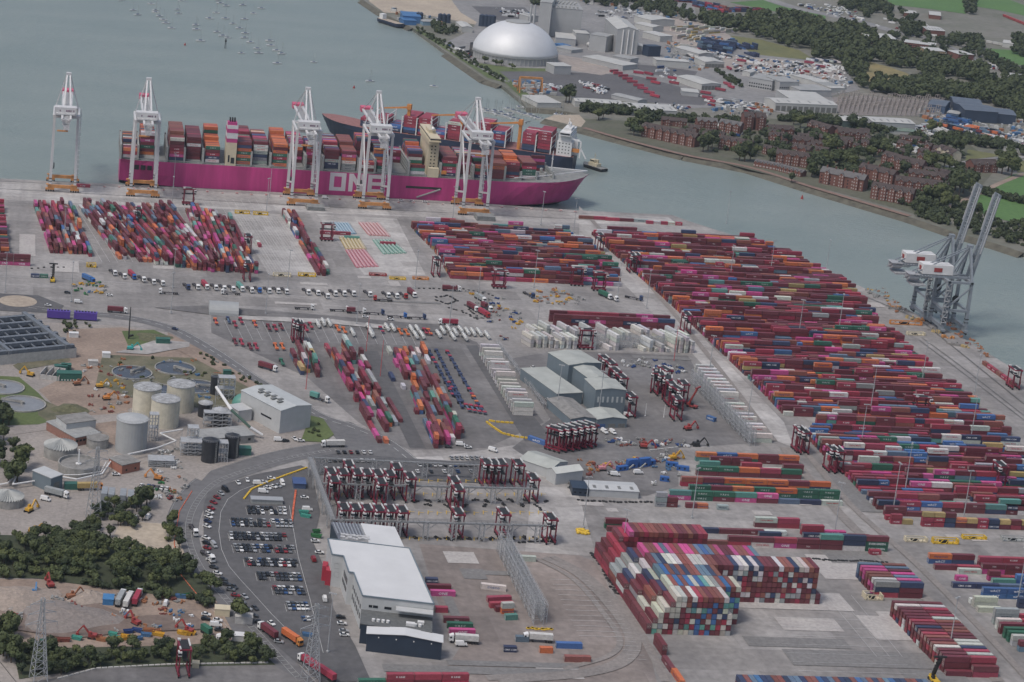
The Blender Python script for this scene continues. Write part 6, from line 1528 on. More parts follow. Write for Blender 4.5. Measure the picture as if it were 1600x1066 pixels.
# stacked hatch covers and frames on the quay
for i,(x,y,w_,d_,h_,lb,m) in enumerate([(480,329,15,12,3.2,'stack of grey hatch panels beneath the third white crane',DECK),(745,345,16,12,4,'stack of grey hatch panels beneath the fifth white crane',DECK),(1415,847,12,3,2.6,'cream flat rack box in the clear bay',CREAM),(1458,850,14,3,3,'yellow and grey lifting frame in the clear bay',YPAINT),(1505,843,13,3,2,'grey yellow lifting frame right of it',YPAINT),(1566,846,14,3,2.4,'grey and yellow frame at the right edge',LASH),
  (367,334,12,3,2.6,'yellow flat rack in the empty bay, left one',YPAINT),(396,336,12,3,2.6,'yellow flat rack in the empty bay, right one',YPAINT),(427,432,13,3,2.6,'grey yellow flat rack at the foot of the empty bay',CREAM),(466,432,13,3,2.6,'bright yellow flat rack at the foot of the empty bay',YPAINT),(1418,524,13,3,2.4,'cream flat rack beside the grey cranes',CREAM),(1391,507,24,2.5,3,'row of orange lifting frames near the grey cranes',ORANGE),(609,437,12,3,2,'yellow flat rack in front of the coloured tank yard',YPAINT),(645,437,12,3,2,'orange flat rack in front of the coloured tank yard',ORANGE),(577,431,13,3,2,'red black beam in front of the coloured tank yard',REDP),(135,418,7,4,3,'small yellow frame behind the truck park',YPAINT),
  (1352,938,9,5,3,'coiled yellow mooring gear below the deep block',CREAM),(1455,1030,8,4,3,'yellow lifting gear beside the lower right block',CREAM)]):
    c=G(x,y); t=thing('spreader_beam' if 'frame' in lb else 'flat_rack',lb,'cargo gear',c,AA)
    b=MB(); 
    if i<2:
        for k in range(4): b.box(k*.15,k*.1,k*h_/4+.05,w_-k*.2,d_,k*h_/4+h_/4-.1)
        b.build('panel',m,t)
    else:
        b.box(0,0,.1,w_,d_,.5); b.box(0,0,.5,.5,d_,h_); b.box(w_-.5,0,.5,w_,d_,h_)
        for k in range(5): b.bar((w_*k/4,0,.4),(w_*(k+1)/5,0,h_),.18)
        b.box(0,-.05,h_-.4,w_,.3,h_); b.box(0,d_-.3,h_-.4,w_,d_,h_); b.build('frame',m,t)
        b=MB(); b.box(w_*.3,.6,.5,w_*.6,d_-.6,h_*.6); b.build('load',RUB,t)
rr2=random.Random(5)
for i in range(9):
    a,c_=(1393,498),(1430,560) 
    t=i/8; x,y=1398+t*110+rr2.uniform(-4,4),478+t*66+rr2.uniform(-2,5)
    c=G(x,y); b=MB(); 
    for k in range(7): b.cb(rr2.uniform(-4,4),rr2.uniform(-2,2),.1,rr2.uniform(.6,4),rr2.uniform(.5,1.2),rr2.uniform(.5,2.4),rr2.uniform(0,3))
    o=b.build('quay_gear',mat(['crane_orange','grey_gear','mixed_yellow'][i%3],[(.46,.21,.07),(.2,.19,.18),(.40,.30,.14)][i%3],.7,.3,.5)); o.location=c; tag(o,'heap of rusty spreader beams and gear on the right quay','gear','gear heaped on the right quay')
# coloured tank containers laid out in the tank yard
TC={'blue':(.10,.25,.36),'pink':(.42,.15,.15),'yellow':(.46,.34,.10),'rose':(.42,.07,.12),'green':(.09,.28,.21)}
def tcont(cn):
    r=thing('tank_container','','tank container'); b=MB(); b.box(-3,-1.2,0,3,1.2,.35)
    for x in (-3,3):
        for y in (-1.15,1.15): b.bar((x,y,.3),(x,y,1.6),.12)
    b.build('cradle',mat('cradle_'+cn,TC[cn],.6,.15,1),r); b=MB()
    for k in (-1.9,0,1.9): b.lathe(k,0,[(.95,.4),(.9,1.0),(.5,1.4),(.1,1.5)],8)
    b.build('tank_top',mat('tank_white_'+cn,tuple(.30+.55*q for q in TC[cn]),.5,.1,1),r); return r
k=0
for cn,pl,nx,ny in [('blue',[(517,349),(545,350),(556,366),(530,366)],6,9),('yellow',[(530,372),(560,371),(572,390),(540,390)],6,8),('rose',[(540,392),(570,391),(592,417),(556,419)],6,11),('pink',[(560,349),(592,350),(610,370),(575,368)],6,11),('green',[(582,376),(612,376),(636,396),(598,398)],6,9)]:
    P=[G(*q) for q in pl]; pr=None
    for i in range(nx):
        for j in range(ny):
            u,v=(i+.5)/nx,(j+.5)/ny; p=P[0].lerp(P[1],u).lerp(P[3].lerp(P[2],u),v)
            if pr is None: pr=tcont(cn); o=pr
            else: o=dup(pr,p,0,'')
            o.location=p; o.rotation_euler=(0,0,BL+.25); o.scale=(.7,.78,1); o['group']=f'{cn} tank units in the yard'; o['label']=f'{cn} framed tank unit with pale domed tops, one of a grid'
# ------------------------------------------------------------------ vehicles
GLASS=mat('car_glass',(.015,.018,.022),.12,.1,1)
CARC={'black':(.012,.012,.014),'dark grey':(.045,.048,.052),'silver':(.30,.31,.32),'white':(.62,.62,.61),'blue':(.03,.07,.17),'red':(.20,.02,.025),'navy':(.015,.025,.07),'grey':(.14,.145,.15)}
def carmat(n): return mat('car_paint_'+n.replace(' ','_'),CARC[n] if n in CARC else n,.28,.03,1)
_cp={}
def carproto(cn,kind):
    m=carmat(cn); r=thing('parked_car' if kind=='car' else 'van','','car' if kind=='car' else 'van')
    b=MB(); L,W=(4.5,1.82) if kind=='car' else (5.6,2.05); l,w_=L/2,W/2
    if kind=='car':
        pr=[(-l,.35),(-l,.85),(-l+.25,.98),(-l+.9,1.0),(l-1.35,.96),(l-.2,.80),(l,.62),(l,.35)]
        top=[(-l+.35,1.0),(-l+.95,1.46),(-.0,1.5),(l-2.2,1.42),(l-1.35,.96)]
    else:
        pr=[(-l,.4),(-l,1.1),(l-.9,1.1),(l-.1,.95),(l,.7),(l,.4)]
        top=[(-l+.05,1.1),(-l+.12,2.25),(l-2.0,2.3),(l-1.5,2.05),(l-.9,1.1)]
    def ext(P,w0,w1):
        n=len(P); zt=max(p[1] for p in P); z0=min(p[1] for p in P)
        V=[(x,-(w0+(w1-w0)*(z-z0)/(zt-z0+1e-6)),z) for x,z in P]+[(x,(w0+(w1-w0)*(z-z0)/(zt-z0+1e-6)),z) for x,z in P]
        return V,[tuple(range(n-1,-1,-1)),tuple(range(n,2*n))]+[(i,(i+1)%n,n+(i+1)%n,n+i) for i in range(n)]
    b.add(*ext(pr,w_,w_*.97)); b.build('body',m,r)
    b=MB(); b.add(*ext(top,w_*.93,w_*.72)); b.build('glasshouse',GLASS if kind=='car' else m,r)
    b=MB(); 
    if kind=='car': b.box(-l+1.05,-w_*.70,1.475,l-2.25,w_*.70,1.54)
    else: b.box(l-1.7,-w_*.8,1.45,l-1.05,w_*.8,1.9); 
    b.build('roof' if kind=='car' else 'windscreen',m if kind=='car' else GLASS,r)
    for x in (-l+.9,l-.95):
        for y in (-w_+.08,w_-.08): q=MB(); q.cylx((x,y-.12,.33),(x,y+.12,.33),.33,8); q.build('wheel',RUB,r)
    return r
NC=[0]
def car(x,y,a,cn=None,kind='car',lb=None,gp=None,z=0):
    if isinstance(x,Vector): c=x
    else: c=G(x,y)
    cn=cn or CH(('black','black','dark grey','dark grey','grey','silver','white','white','blue','navy','red','dark grey'))
    k=(cn,kind)
    if k not in _cp: _cp[k]=carproto(cn,kind); o=_cp[k]
    else: o=dup(_cp[k],c,a,'')
    o.location=(c.x,c.y,.5+z); o.rotation_euler=(0,0,a); o['label']=lb or f'{cn} {kind}'
    if gp: o['group']=gp
    elif 'group' in o: del o['group']
    NC[0]+=1; return o
ROWS=[(385,449,795.5),(385,449,802),(360,457,814.5),(360,457,821),(357,447,836),(357,447,842),(363,466,855),(366,466,861),(381,467,877),(385,467,883),(400,473,899),(402,473,905),(425,480,921),(428,482,927),(446,487,946),(448,489,952),(470,487,969)]
CPA=AA+PI/2+.05
for ri,(x0,x1,y) in enumerate(ROWS):
    n=int((x1-x0)/6.9); i=0; off=rnd()<.5
    for k in range(n):
        if rnd()<.07: continue
        i+=1; cn=CH(('black','black','dark grey','dark grey','grey','silver','silver','white','white','silver','white','blue','red','dark grey','black','grey','black'))
        x=x0+4+k*6.9; car(x,y+(x-x0)*.03,CPA+(PI if ri%2 else 0)+U(-.03,.03),cn,lb=f'{cn} car, {OR[min(i-1,19)]} from left in car park row {OR[ri]} from top',gp='cars in the big car park')
# cars along the curved edge
Q,_,_=strip('x',[(398,750),(372,757),(352,768),(335,785),(326,810),(322,840),(324,862),(335,892),(348,908),(365,930),(390,958),(415,985),(440,1010)],1,0,None)
s_=0; i=0
for a_,c_ in zip(Q[:-1],Q[1:]):
    d=(c_-a_).length; s_+=d
    if s_>5.6:
        s_=0; i+=1
        if rnd()<.1: continue
        cn=CH(('black','dark grey','grey','silver','white','white','navy','red')); an_=math.atan2((c_-a_).y,(c_-a_).x)
        car(a_,0,an_+PI/2-.6,cn,kind='van' if rnd()<.08 else 'car',lb=f'{cn} vehicle parked along the curved road edge, number {["one","two","three","four","five","six","seven","eight","nine","ten"][i%10]} of its run' if 0 else f'{cn} vehicle in the slanted bays along the curve, {OR[min(i-1,19)]} from the top',gp='vehicles along the curved road edge')
for nm,x0,x1,y,n in [('front row of the small upper car park, left part',514,583,722,9),('rear row of the small upper car park',528,578,709,6),('long row of the small upper car park',655,742,729,12),('back right row of the small upper car park',705,752,717.5,7),('lower row of the small upper car park',652,736,739,5)]:
    for k in range(n):
        cn=CH(('black','dark grey','white','white','silver','red','blue')); car(x0+(x1-x0)*k/(n-1),y,CPA,cn,lb=f'{cn} car, {OR[k]} from left, {nm}',gp='cars in the small upper car park')
ONE=[(492.5,848,AA,'white','car','white car by the warehouse entrance, upper of two'),(499,866,AA,'white','car','white car by the warehouse entrance, lower of two'),(489.5,877,CPA,'red','van','red and white van at the edge of the car park'),(507,939,CPA-.1,'white','van','white van driving beside the warehouse'),(532,967,AA,'black','car','black car in the bay beside the warehouse'),(534,977,AA,'white','car','white and yellow car beside the warehouse'),(537,989,AA,'silver','car','silver car, upper of the pair beside the warehouse'),(538,995,AA,'white','car','white car, lower of the pair beside the warehouse'),(674,1020,AA,'white','van','white van in front of the navy wing'),(720,1010,AA,'white','van','white van beside the white mobile crane'),
 (403,758,.2,'white','van','white van, left of three by the road bend'),(412,756,.2,'white','car','white car, middle of three by the road bend'),(424,750,.1,'white','car','white and yellow car, right of three by the road bend'),(411,771,0,'white','van','white van beside the cycle shelter'),(418,765,-.5,'white','car','white car with the yellow truck group, left'),(427,763,-.6,'white','car','white car with the yellow truck group, middle'),(434,762,-.6,'silver','car','silver car with the yellow truck group, right'),(441,758,-1.4,'white','van','white van nearest the blue booth'),(476,780,AA,'white','car','white car beside the yellow barrier'),(480,799,AA,'white','van','white van beside the green skips'),
 (181,743.5,AA,'white','car','white car on the works lane'),(221,761,1.3,'white','car','white car, leftmost of the works row'),(232,762,1.3,'blue','car','blue and white car in the works row'),(239,763,1.3,'navy','car','navy car in the works row'),(246,764,1.3,'dark grey','car','dark car in the works row'),(253,765,1.3,'white','car','white car, second from right in the works row'),(261,766,1.3,'white','car','white car, rightmost in the works row'),(266,780,1.1,'red','car','red car beside the shrubs'),(71,783,-.4,'white','van','white van on the works lane beside the tanker bay'),(212,813,1.3,'silver','van','grey van in the small compound, left'),(231,811,1.3,'white','van','white lorry bodied van in the small compound'),
 (322,963,-.1,'white','car','white car near the cream hut, upper left'),(340,972,-.2,'white','car','white car near the cream hut, right'),(337,980,0,'white','van','white van near the cream hut, lower'),(321,970,0,'black','car','black car near the cream hut'),(342,987,0,'dark grey','car','dark car near the grey boxes'),(259,946,1.4,'white','van','white van among the scrap yard lorries'),(435,690,AA,'white','van','white van on the verge inside the road bend'),(446,691,AA+.2,'black','car','black car on the verge inside the road bend'),(460,688,-1.2,'white','car','white car below the grey building, upper'),(470,691,.2,'white','car','white car below the grey building, lower'),
 (700,700,0,'dark grey','car','yellowish dark car on the pale lane'),(719,697,0,'white','van','white van on the pale lane'),(731,701,.1,'white','car','white pickup on the pale lane'),(770,706,-.6,'white','van','white van by the upper car park'),(833,577,-1.2,'white','car','white car beside the low workshop hall, upper'),(850,617,-1.2,'white','car','white car beside the low workshop hall, middle'),(856,627,-1.1,'silver','car','silver car beside the low workshop hall, lower'),(961,744,0,'white','van','white van in the blue cabin compound, left'),(955,742,0,'silver','car','silver car in the blue cabin compound'),(997,741,.2,'white','van','white van in the blue cabin compound, right'),(944,677,-1.2,'white','van','white lorry by the workshop, left of two'),(957,678,-1.2,'white','van','white lorry by the workshop, right of two'),(981,651,0,'white','van','white pickup at the workshop corner'),(1092,611,-.3,'white','car','white car beside the lattice rack'),
 (334,855,-1.2,'silver','van','silver car transporter van by the road edge') ,(334,909,-1,'navy','car','navy car on the main road'),(366,920,-1,'dark grey','car','dark car on the hatched main road'),(382,935,-1,'silver','car','silver car on the hatched main road'),(398,953,-1,'dark grey','car','dark car lower on the main road'),(424,977,-1,'white','car','white car near the orange lorry'),
 (508,311,AA,'white','van','white van on the quay left of the hull lettering'),(627,315,AA,'white','car','white car on the quay, left of three under the gangway'),(643,316,AA,'white','car','white car on the quay, middle of three under the gangway'),(664,317,AA,'white','car','white car on the quay, right of three under the gangway'),(105,459,AA,'black','car','dark car near the reach stacker'),(122,474,AA,'white','van','white van beside the roundabout road'),(171,463,AA,'white','car','white car beside the checkpoint'),(75,479,0,'white','car','white car on the roundabout'),(571,497,AA,'white','car','white car at the gate island'),(610,501,AA,'white','car','white car at the end of the gate island'),(273,516,-.5,'navy','car','navy car on the access road')]
for x,y,a,cn,kd,lb in ONE: car(x,y,a,cn,kd,lb)
# ---- lorries
CABW=WHITE
def lorry(load=None,cab='white',trailer='chassis'):
    r=thing('lorry','','lorry'); cm=mat('cab_'+cab,{'white':(.66,.66,.65),'blue':(.03,.12,.36),'red':(.33,.03,.03),'navy':(.03,.05,.12),'orange':(.5,.2,.05)}[cab],.4,.06,1)
    b=MB(); b.box(4.7,-1.2,.7,6.8,1.2,3.3); b.add([(4.7,-1.2,3.3),(6.4,-1.2,3.3),(6.4,1.2,3.3),(4.7,1.2,3.3),(4.7,-1.1,3.9),(5.6,-1.1,3.8),(5.6,1.1,3.8),(4.7,1.1,3.9)],[(4,5,6,7),(0,1,5,4),(1,2,6,5),(2,3,7,6),(3,0,4,7)]); cb=b.build('cab',cm,r)
    b=MB(); b.box(6.6,-1.05,2.0,6.85,1.05,3.0); b.box(5.6,-1.24,2.1,6.5,1.24,2.9); b.build('windscreen',DARK,cb)
    b=MB(); b.box(-6.8,-.5,.85,6.6,.5,1.25); b.box(-6.8,-1.2,1.0,-6.4,1.2,1.3); b.box(-.3,-1.2,1.05,.3,1.2,1.3); b.build('chassis',mat('chassis_dark',(.05,.045,.05),.7,.2,1),r)
    for x in (5.7,2.6,-3.6,-4.9,-6.1):
        b=MB()
        b.cylx((x,-.95,.52),(x,.95,.52),.12,6)
        for y in (-1.05,1.05): b.cylx((x,y-.18,.52),(x,y+.18,.52),.52,8)
        b.build('axle_with_wheels',RUB,r)
    if load:
        b=MB(); L=10.8 if load[1]=='l' else 6; b.box(-6.7,-1.22,1.3,-6.7+L,1.22,3.95); b.build('container',mat('load_'+load[0],CC[load[0]][1],.55,.15,.6),r)
    return r
_lp={}; NL=[0]
def lor(x,y,a,lb,load=None,cab='white',gp=None):
    k=(load,cab); c=G(x,y)
    if k not in _lp: _lp[k]=lorry(load,cab); o=_lp[k]; 
    else: o=dup(_lp[k],c,a,lb)
    o.location=(c.x,c.y,.4); o.rotation_euler=(0,0,a); o['label']=lb
    if gp: o['group']=gp
    return o
TR=[(176,428),(191,433),(206,434),(221,438),(236.5,442),(250.5,444),(291,450),(306,450),(320,450),(334,451),(347,452),(361,453),(375,453),(390,455),(402,455),(417,456),(431,456),(444,457),(478,458),(493,459),(508,464),(520,460),(534,460),(548.6,460),(574,461),(602.6,463),(616,464),(629.6,464),(643,462)]
LD={2:('kl','blue'),8:('kl','white'),12:('tl','white'),14:(None,'blue'),6:(None,'navy'),28:('ml','white'),27:(None,'red')}
for i,(x,y) in enumerate(TR):
    ld,cb=LD.get(i,(None,'white')); ld=(ld[0],ld[1]) if ld else None
    lor(x,y,BBd+.25 if i<6 else BBd+.18,f'{cb} cabbed lorry, {OR[i] if i<20 else ("twenty-"+OR[i-20])} from left in the lorry row','' or ld,cb,'lorries waiting in a row')
LP=[(263,460,AA+PI,None,'white','white lorry with a bare red trailer lying across the row end'),(360,461,AA+PI,None,'white','white lorry facing left below the lorry row'),(598,471,AA+PI,None,'red','red lorry facing left below the row end'),(183,489,AA-.12,('m','l'),'white','lorry with maroon box on the roundabout road'),(418,578,-.62,('m','l'),'white','lorry with maroon box on the access road'),(499,626,-.65,('t','s'),'white','lorry with short turquoise box at the road bend'),(520,699,PI+.22,('w','l'),'white','white lorry with lettered white box turning at the junction'),
 (302,832,-1.35,None,'white','white lorry with empty dark trailer on the main road bend'),(324,873,-1.15,None,'white','white tractor lorry on the main road below the bend'),(418,992,2.15,('m','l'),'white','lorry with maroon box on the lower main road'),(456,1003,-.95,('o','l'),'orange','lorry with orange box on the lower main road'),(482,1042,2.2,('k','l'),'white','lorry with crimson box near the bottom edge'),(507,1058,2.2,('k','l'),'white','lorry with crimson box beside the one near the bottom edge'),
 (705,455,AA,('m','l'),'white','lorry with maroon box in the middle of the queue area'),(750,470,BBd+.3,('e','l'),'white','lorry with grey box in the queue area'),(738,484,BBd+.3,('m','l'),'white','lorry with maroon box in the queue, left of three'),(760,484,BBd+.3,('m','s'),'white','lorry with short maroon box in the queue'),(756,494,BBd+.3,('k','l'),'red','red lorry with crimson box in the queue'),(700,508,PI+AA,('k','l'),'white','lorry with crimson box on the gate road'),(826,463,BBd+.3,None,'navy','navy lorry in the yellow gear yard'),(945,465,BBd+.4,('g','l'),'white','lorry with green box right of the gear yard'),(955,468,BBd+.4,None,'white','white lorry right of the green box lorry'),(990,468,BBd+.9,None,'navy','navy empty lorry right of the gear yard'),
 (475,484,AA,None,'white','white lorry in the gate lane, leftmost'),(530,487,AA,None,'white','white lorry in the gate lane, second'),(556,490,AA,('m','s'),'white','lorry with low red load in the gate lane'),(585,492,AA,None,'navy','navy lorry in the gate lane'),(620,497,AA,None,'blue','blue lorry at the end of the gate lane'),(650,499,AA,None,'navy','navy lorry near the weighbridge'),
 (138,440,-.9,('b','l'),'blue','blue lorry beside the reach stacker'),(140,766,.25,('y','l'),'orange','yellow tanker lorry beside the tanker bay'),(88,776,-.4,('e','l'),'white','silver tanker lorry at the tanker bay'),(330,997,-.9,('g','s'),'white','green tipper lorry beside the white huts'),(200,944,1.4,('w','l'),'white','white lorry in the scrap yard row, middle'),(188,941,1.4,('e','l'),'white','grey lorry in the scrap yard row, left'),(214,940,1.4,('k','l'),'white','red lorry in the scrap yard row, right'),
 (724,1005,PI,('w','l'),'white','white mobile crane lorry beside the warehouse'),(840,1003,PI,('w','l'),'white','white mobile crane lorry in the brown yard')]
for x,y,a,ld,cb,lb in LP: lor(x,y,a,lb,ld,cb)
TAg=ang(637.8,511,651.9,533.8)
# ---- skeletal trailers
def skel(c1,c2):
    r=thing('skeletal_trailer','','trailer'); b=MB(); b.box(-6,-.5,1.0,6,.5,1.3); b.box(-6,-1.2,1.1,-5.6,1.2,1.4); b.box(5.6,-1.2,1.1,6,1.2,1.4); b.build('frame',mat('skel_'+c2,CC[c2][1],.6,.1,1),r)
    b=MB(); b.box(-5.8,-1.15,1.35,-3.2,1.15,1.9); b.box(3.2,-1.15,1.35,5.6,1.15,1.75); b.build('end_frame',mat('skel_'+c1,CC[c1][1],.6,.1,1),r)
    for x in (-3.6,-4.9):
        b=MB()
        b.cylx((x,-.95,.52),(x,.95,.52),.12,6)
        for y in (-1.05,1.05): b.cylx((x,y-.18,.52),(x,y+.18,.52),.52,8)
        b.build('axle_with_wheels',RUB,r)
    return r
_sp={}
def sk(x,y,c1,c2,a,lb,gp='skeletal trailers parked in the upper yard'):
    c=G(x,y)
    if (c1,c2) not in _sp: _sp[(c1,c2)]=skel(c1,c2); o=_sp[(c1,c2)]
    else: o=dup(_sp[(c1,c2)],c,a,lb)
    o.location=(c.x,c.y,.3); o.rotation_euler=(0,0,a); o['label']=lb; o['group']=gp
SL=[(90,240,'ok'),(195,230,'ns'),(250,265,'km'),(300,235,'km'),(415,260,'ok'),(530,290,'mm'),(585,295,'km'),(635,285,'mm'),(840,300,'kk'),(880,275,'kr'),(1105,300,'oo'),(1160,315,'oo'),(250,410,'mm'),(305,415,'kk'),(375,450,'mm'),(425,450,'kk'),(590,450,'oo'),(645,450,'oo'),(640,580,'gg'),(1470,310,'kn')]
for i,(x,y,cc_) in enumerate(SL): sk(320+x/5.333,460+y/5.333,cc_[0],cc_[1],TAg,f'{CC[cc_[0]][0]} skeletal trailer in the upper yard, {OR[i]} counted from left along its rows')
SL=[(345,115,'oo'),(400,120,'oo'),(555,110,'km'),(590,115,'ok')]
for i,(x,y,cc_) in enumerate(SL): sk(560+x/5.333,500+y/5.333,cc_[0],cc_[1],TAg,f'{CC[cc_[0]][0]} skeletal trailer between the white tank trailers, {OR[i]} from left')
# lines of dark blue trailer ends
for li,(xa,ya,xb,yb,n) in enumerate([(668,548,708,622,6),(680,548,722,632,7),(697,550,752,645,8),(700,600,722,640,4)]):
    for k in range(n):
        t=(k+.5)/n; sk(xa+(xb-xa)*t,ya+(yb-ya)*t,CH('nnnok'),'n',ang(xa,ya,xb,yb),f'navy skeletal trailer, {OR[k]} from back in file {OR[li]} of the trailer park','navy skeletal trailers in files')
for k in range(4): sk(730+k*8,640+k*1.3,'k','s',BM,f'crimson ended skeletal trailer, {OR[k]} from left at the front of the trailer park','crimson skeletal trailers')
# tank trailers
def tankt():
    r=thing('tank_trailer','','tank trailer'); b=MB(); b.cylx((-5.6,0,2.2),(5.6,0,2.2),1.15,14); b.build('tank',mat('tank_offwhite',(.58,.58,.55),.35,.1,.6),r)
    b=MB(); b.box(-5.6,-.5,.8,5.6,.5,1.1)
    for x in (-3.5,0,3.5): b.box(x-.1,-1.22,1.0,x+.1,1.22,3.3)
    for x in (-4,-1.5,1.5,4): b.lathe(x,0,[(.4,3.2),(.4,3.6)],8)
    b.build('frame',STL,r)
    for x in (-3.6,-4.9):
        b=MB()
        b.cylx((x,-.95,.52),(x,.95,.52),.12,6)
        for y in (-1.05,1.05): b.cylx((x,y-.18,.52),(x,y+.18,.52),.52,8)
        b.build('axle_with_wheels',RUB,r)
    return r
T0=tankt()
TT=[(85,85),(110,130),(235,85),(285,88),(440,100),(475,150),(490,100),(528,150),(665,140),(700,110),(750,100),(785,160),(805,125),(850,105),(885,165),(905,120),(952,125),(1003,125),(1070,150)]
for i,(x,y) in enumerate(TT):
    c=G(560+x/5.333,500+y/5.333); o=T0 if i==0 else dup(T0,c,0,''); o.location=(c.x,c.y,.3); o.rotation_euler=(0,0,TAg); o['group']='white tank trailers in a row'; o['label']=f'white tank trailer below the gate road, {OR[i]} from left'
for i,(x,y) in enumerate([(940,270),(985,255),(1035,260),(1230,340),(1370,310),(1385,350)]):
    c=G(320+x/5.333,460+y/5.333); o=dup(T0,(c.x,c.y,.3),TAg,f'white tank trailer in the upper yard left part, {OR[i]} from left'); o['group']='white tank trailers further left'
# reach stackers and plant
def reach(x,y,a,lb,m=BLACK):
    c=G(x,y); t=thing('reach_stacker',lb,'reach stacker',c,a); b=MB(); b.box(-3,-1.5,.8,3.4,1.5,2.0); b.box(-3,-1.3,2,-1,1.3,2.9); b.build('body',YPAINT if m is BLACK else m,t)
    b=MB(); b.bar((-2,0,3),(2.5,0,14),.5); b.bar((-2.0,.9,3),(2.5,.9,14),.25); b.box(2,-3,13.4,2.8,3,14.2)
    for k in range(6): b.bar((-2+k*.75,-1.1,3+k*1.85),(-2+k*.75,1.1,3+k*1.85),.15)
    b.build('boom',m,t); b=MB(); b.box(-.6,-1.4,2,1,-.2,3.6); b.build('cab',DARK,t)
    for xx in (-2.2,2.4):
        b=MB()
        for yy in (-1.5,1.5): b.cylx((xx,yy-.3,.85),(xx,yy+.3,.85),.85,10)
        b.build('axle_with_wheels',RUB,t)
reach(82,440,BBd,'black and yellow reach stacker standing behind the truck park'); reach(1459,1066,BBd,'yellow reach stacker with black mast at the bottom edge'); reach(1081,637,-.7,'red reach stacker in the workshop yard',REDP)
def digger(x,y,a,m,lb):
    c=G(x,y); t=thing('excavator',lb,'excavator',c,a); b=MB(); b.box(-1.8,-1.4,1.1,2,1.4,2.4); b.box(.6,.2,2.4,1.9,1.4,3.6); b.build('body',m,t); b=MB(); b.box(-2.2,-1.7,.1,2.2,-1.1,1.1); b.box(-2.2,1.1,.1,2.2,1.7,1.1); b.build('tracks',RUB,t)
    b=MB(); b.bar((1.6,-.3,2),(4.6,-.3,5.6),.35); b.bar((4.6,-.3,5.6),(7.2,-.3,2.2),.28); b.box(6.6,-.9,.6,7.8,.4,1.9); b.build('boom',m,t)
YM=mat('plant_yellow',(.48,.27,.03),.5,.15,1)
for x,y,a,m,lb in [(48,588,2.8,YM,'yellow dumper on the bare earth'),(120,602,.4,mat('rust_red',(.24,.10,.05),.8,.3,1),'rusty red plant on the bare earth'),(166,625,.3,ORANGE,'orange digger beside the narrow channel'),(155,606,.3,YM,'brown digger on the gravel mounds'),(247,750,2.9,ORANGE,'orange loader behind the row of parked works cars'),(213,977,2.4,REDP,'red digger with raised arm by the coloured skips'),(296,990,2.6,REDP,'red skip loader in the scrap yard'),(145,998,3.0,REDP,'red lattice boom in the scrap yard'),(50,833,0,YM,'yellow tipper at the edge of the hedge'),(79,918,2.0,REDP,'red grab above the rubble heap'),(54,934,1.6,mat('plant_blue',(.05,.17,.35),.5,.1,1),'blue crusher on the rubble'),(110,936,.5,mat('rust_red',(.24,.10,.05),.8,.3,1),'rusty hopper among the rubble'),(45,800,1.0,YM,'yellow crane carrier left of the sandy lane'),(940,735,.2,mat('skel_p',(.45,.20,.22),.6,.1,1),'faded pink plant beside the scrap frames'),(1050,718,.3,YM,'yellow plant behind the blue cabins'),(1087,697,.1,BLACK,'black plant at the end of the blue cabins'),(203,547,0,mat('teal_plant',(.04,.30,.28),.5,.1,1),'turquoise piling rig on the slab'),(1005,700,0,REDP,'small red loader by the yellow blocks'),(1074,672,.4,REDP,'red and blue tractor at the yard edge')]:
    digger(x,y,a,m,lb)
c=G(201,530); b=MB(); b.bar((0,0,0),(0,0,22),.5,.25); b.bar((0,0,2),(3,0,3),.6); o=b.build('drilling_mast',BLACK); o.location=c; tag(o,'tall slim black drilling mast on the earth site','drilling rig')
ps('works_slab',[(180,552),(230,555),(296,543),(296,536),(245,532),(205,545)],Z4+.1,CONCL)
# coloured skips and yard clutter
SKC=[mat('skip_blue',(.06,.14,.26),.6,.15,1),mat('skip_navy',(.02,.05,.16),.6,.15,1),YM,mat('skip_orange',(.30,.13,.06),.6,.15,1),mat('skip_teal',(.05,.25,.20),.6,.15,1),mat('skip_red',(.19,.06,.045),.6,.2,1),mat('skip_green',(.03,.14,.05),.6,.2,1),WHITE,mat('skip_grey',(.25,.25,.24),.7,.3,1)]
SN=['blue','navy','yellow','orange','turquoise','red','green','white','grey']
def skip_(x,y,ci,lb,gp,L=None):
    c=G(x,y); L=L or U(3.5,5.5); b=MB(); V=[(-L/2-.3,-1,1.6),(L/2+.3,-1,1.6),(L/2+.3,1,1.6),(-L/2-.3,1,1.6),(-L/2+.3,-.9,0),(L/2-.3,-.9,0),(L/2-.3,.9,0),(-L/2+.3,.9,0),(-L/2,-.8,.9),(L/2,-.8,.9),(L/2,.8,.9),(-L/2,.8,.9)]
    b.add(V,[(4,5,1,0),(5,6,2,1),(6,7,3,2),(7,4,0,3),(0,1,9,8),(1,2,10,9),(2,3,11,10),(3,0,8,11),(8,9,10,11)]); o=b.build('skip',SKC[ci]); o.location=(c.x,c.y,.3); o.rotation_euler=(0,0,U(-.4,.4)+AA); tag(o,lb,'skip',gp)
for i,(x,y,ci) in enumerate([(200,990,1),(214,988,1),(196,998,2),(206,1000,5),(215,1001,0),(228,995,0),(232,988,3),(243,990,3),(247,994,2),(176,994,4),(180,1000,4),(190,1001,2),(158,1002,3),(285,992,2),(292,993,2),(299,992,2),(283,935,0),(291,934,6),(150,999,5),(100,1003,5),(85,1003,5),(70,1005,4),(120,1000,4),(474,803,4),(477,809,4),(494,833,6),(494,840,6),(480,995,0)]):
    skip_(x,y,ci,f'{SN[ci]} steel skip, {OR[i] if i<20 else "twenty-"+OR[i-20]} of the scattered skips counted across the lower left','steel skips in the lower left yards')
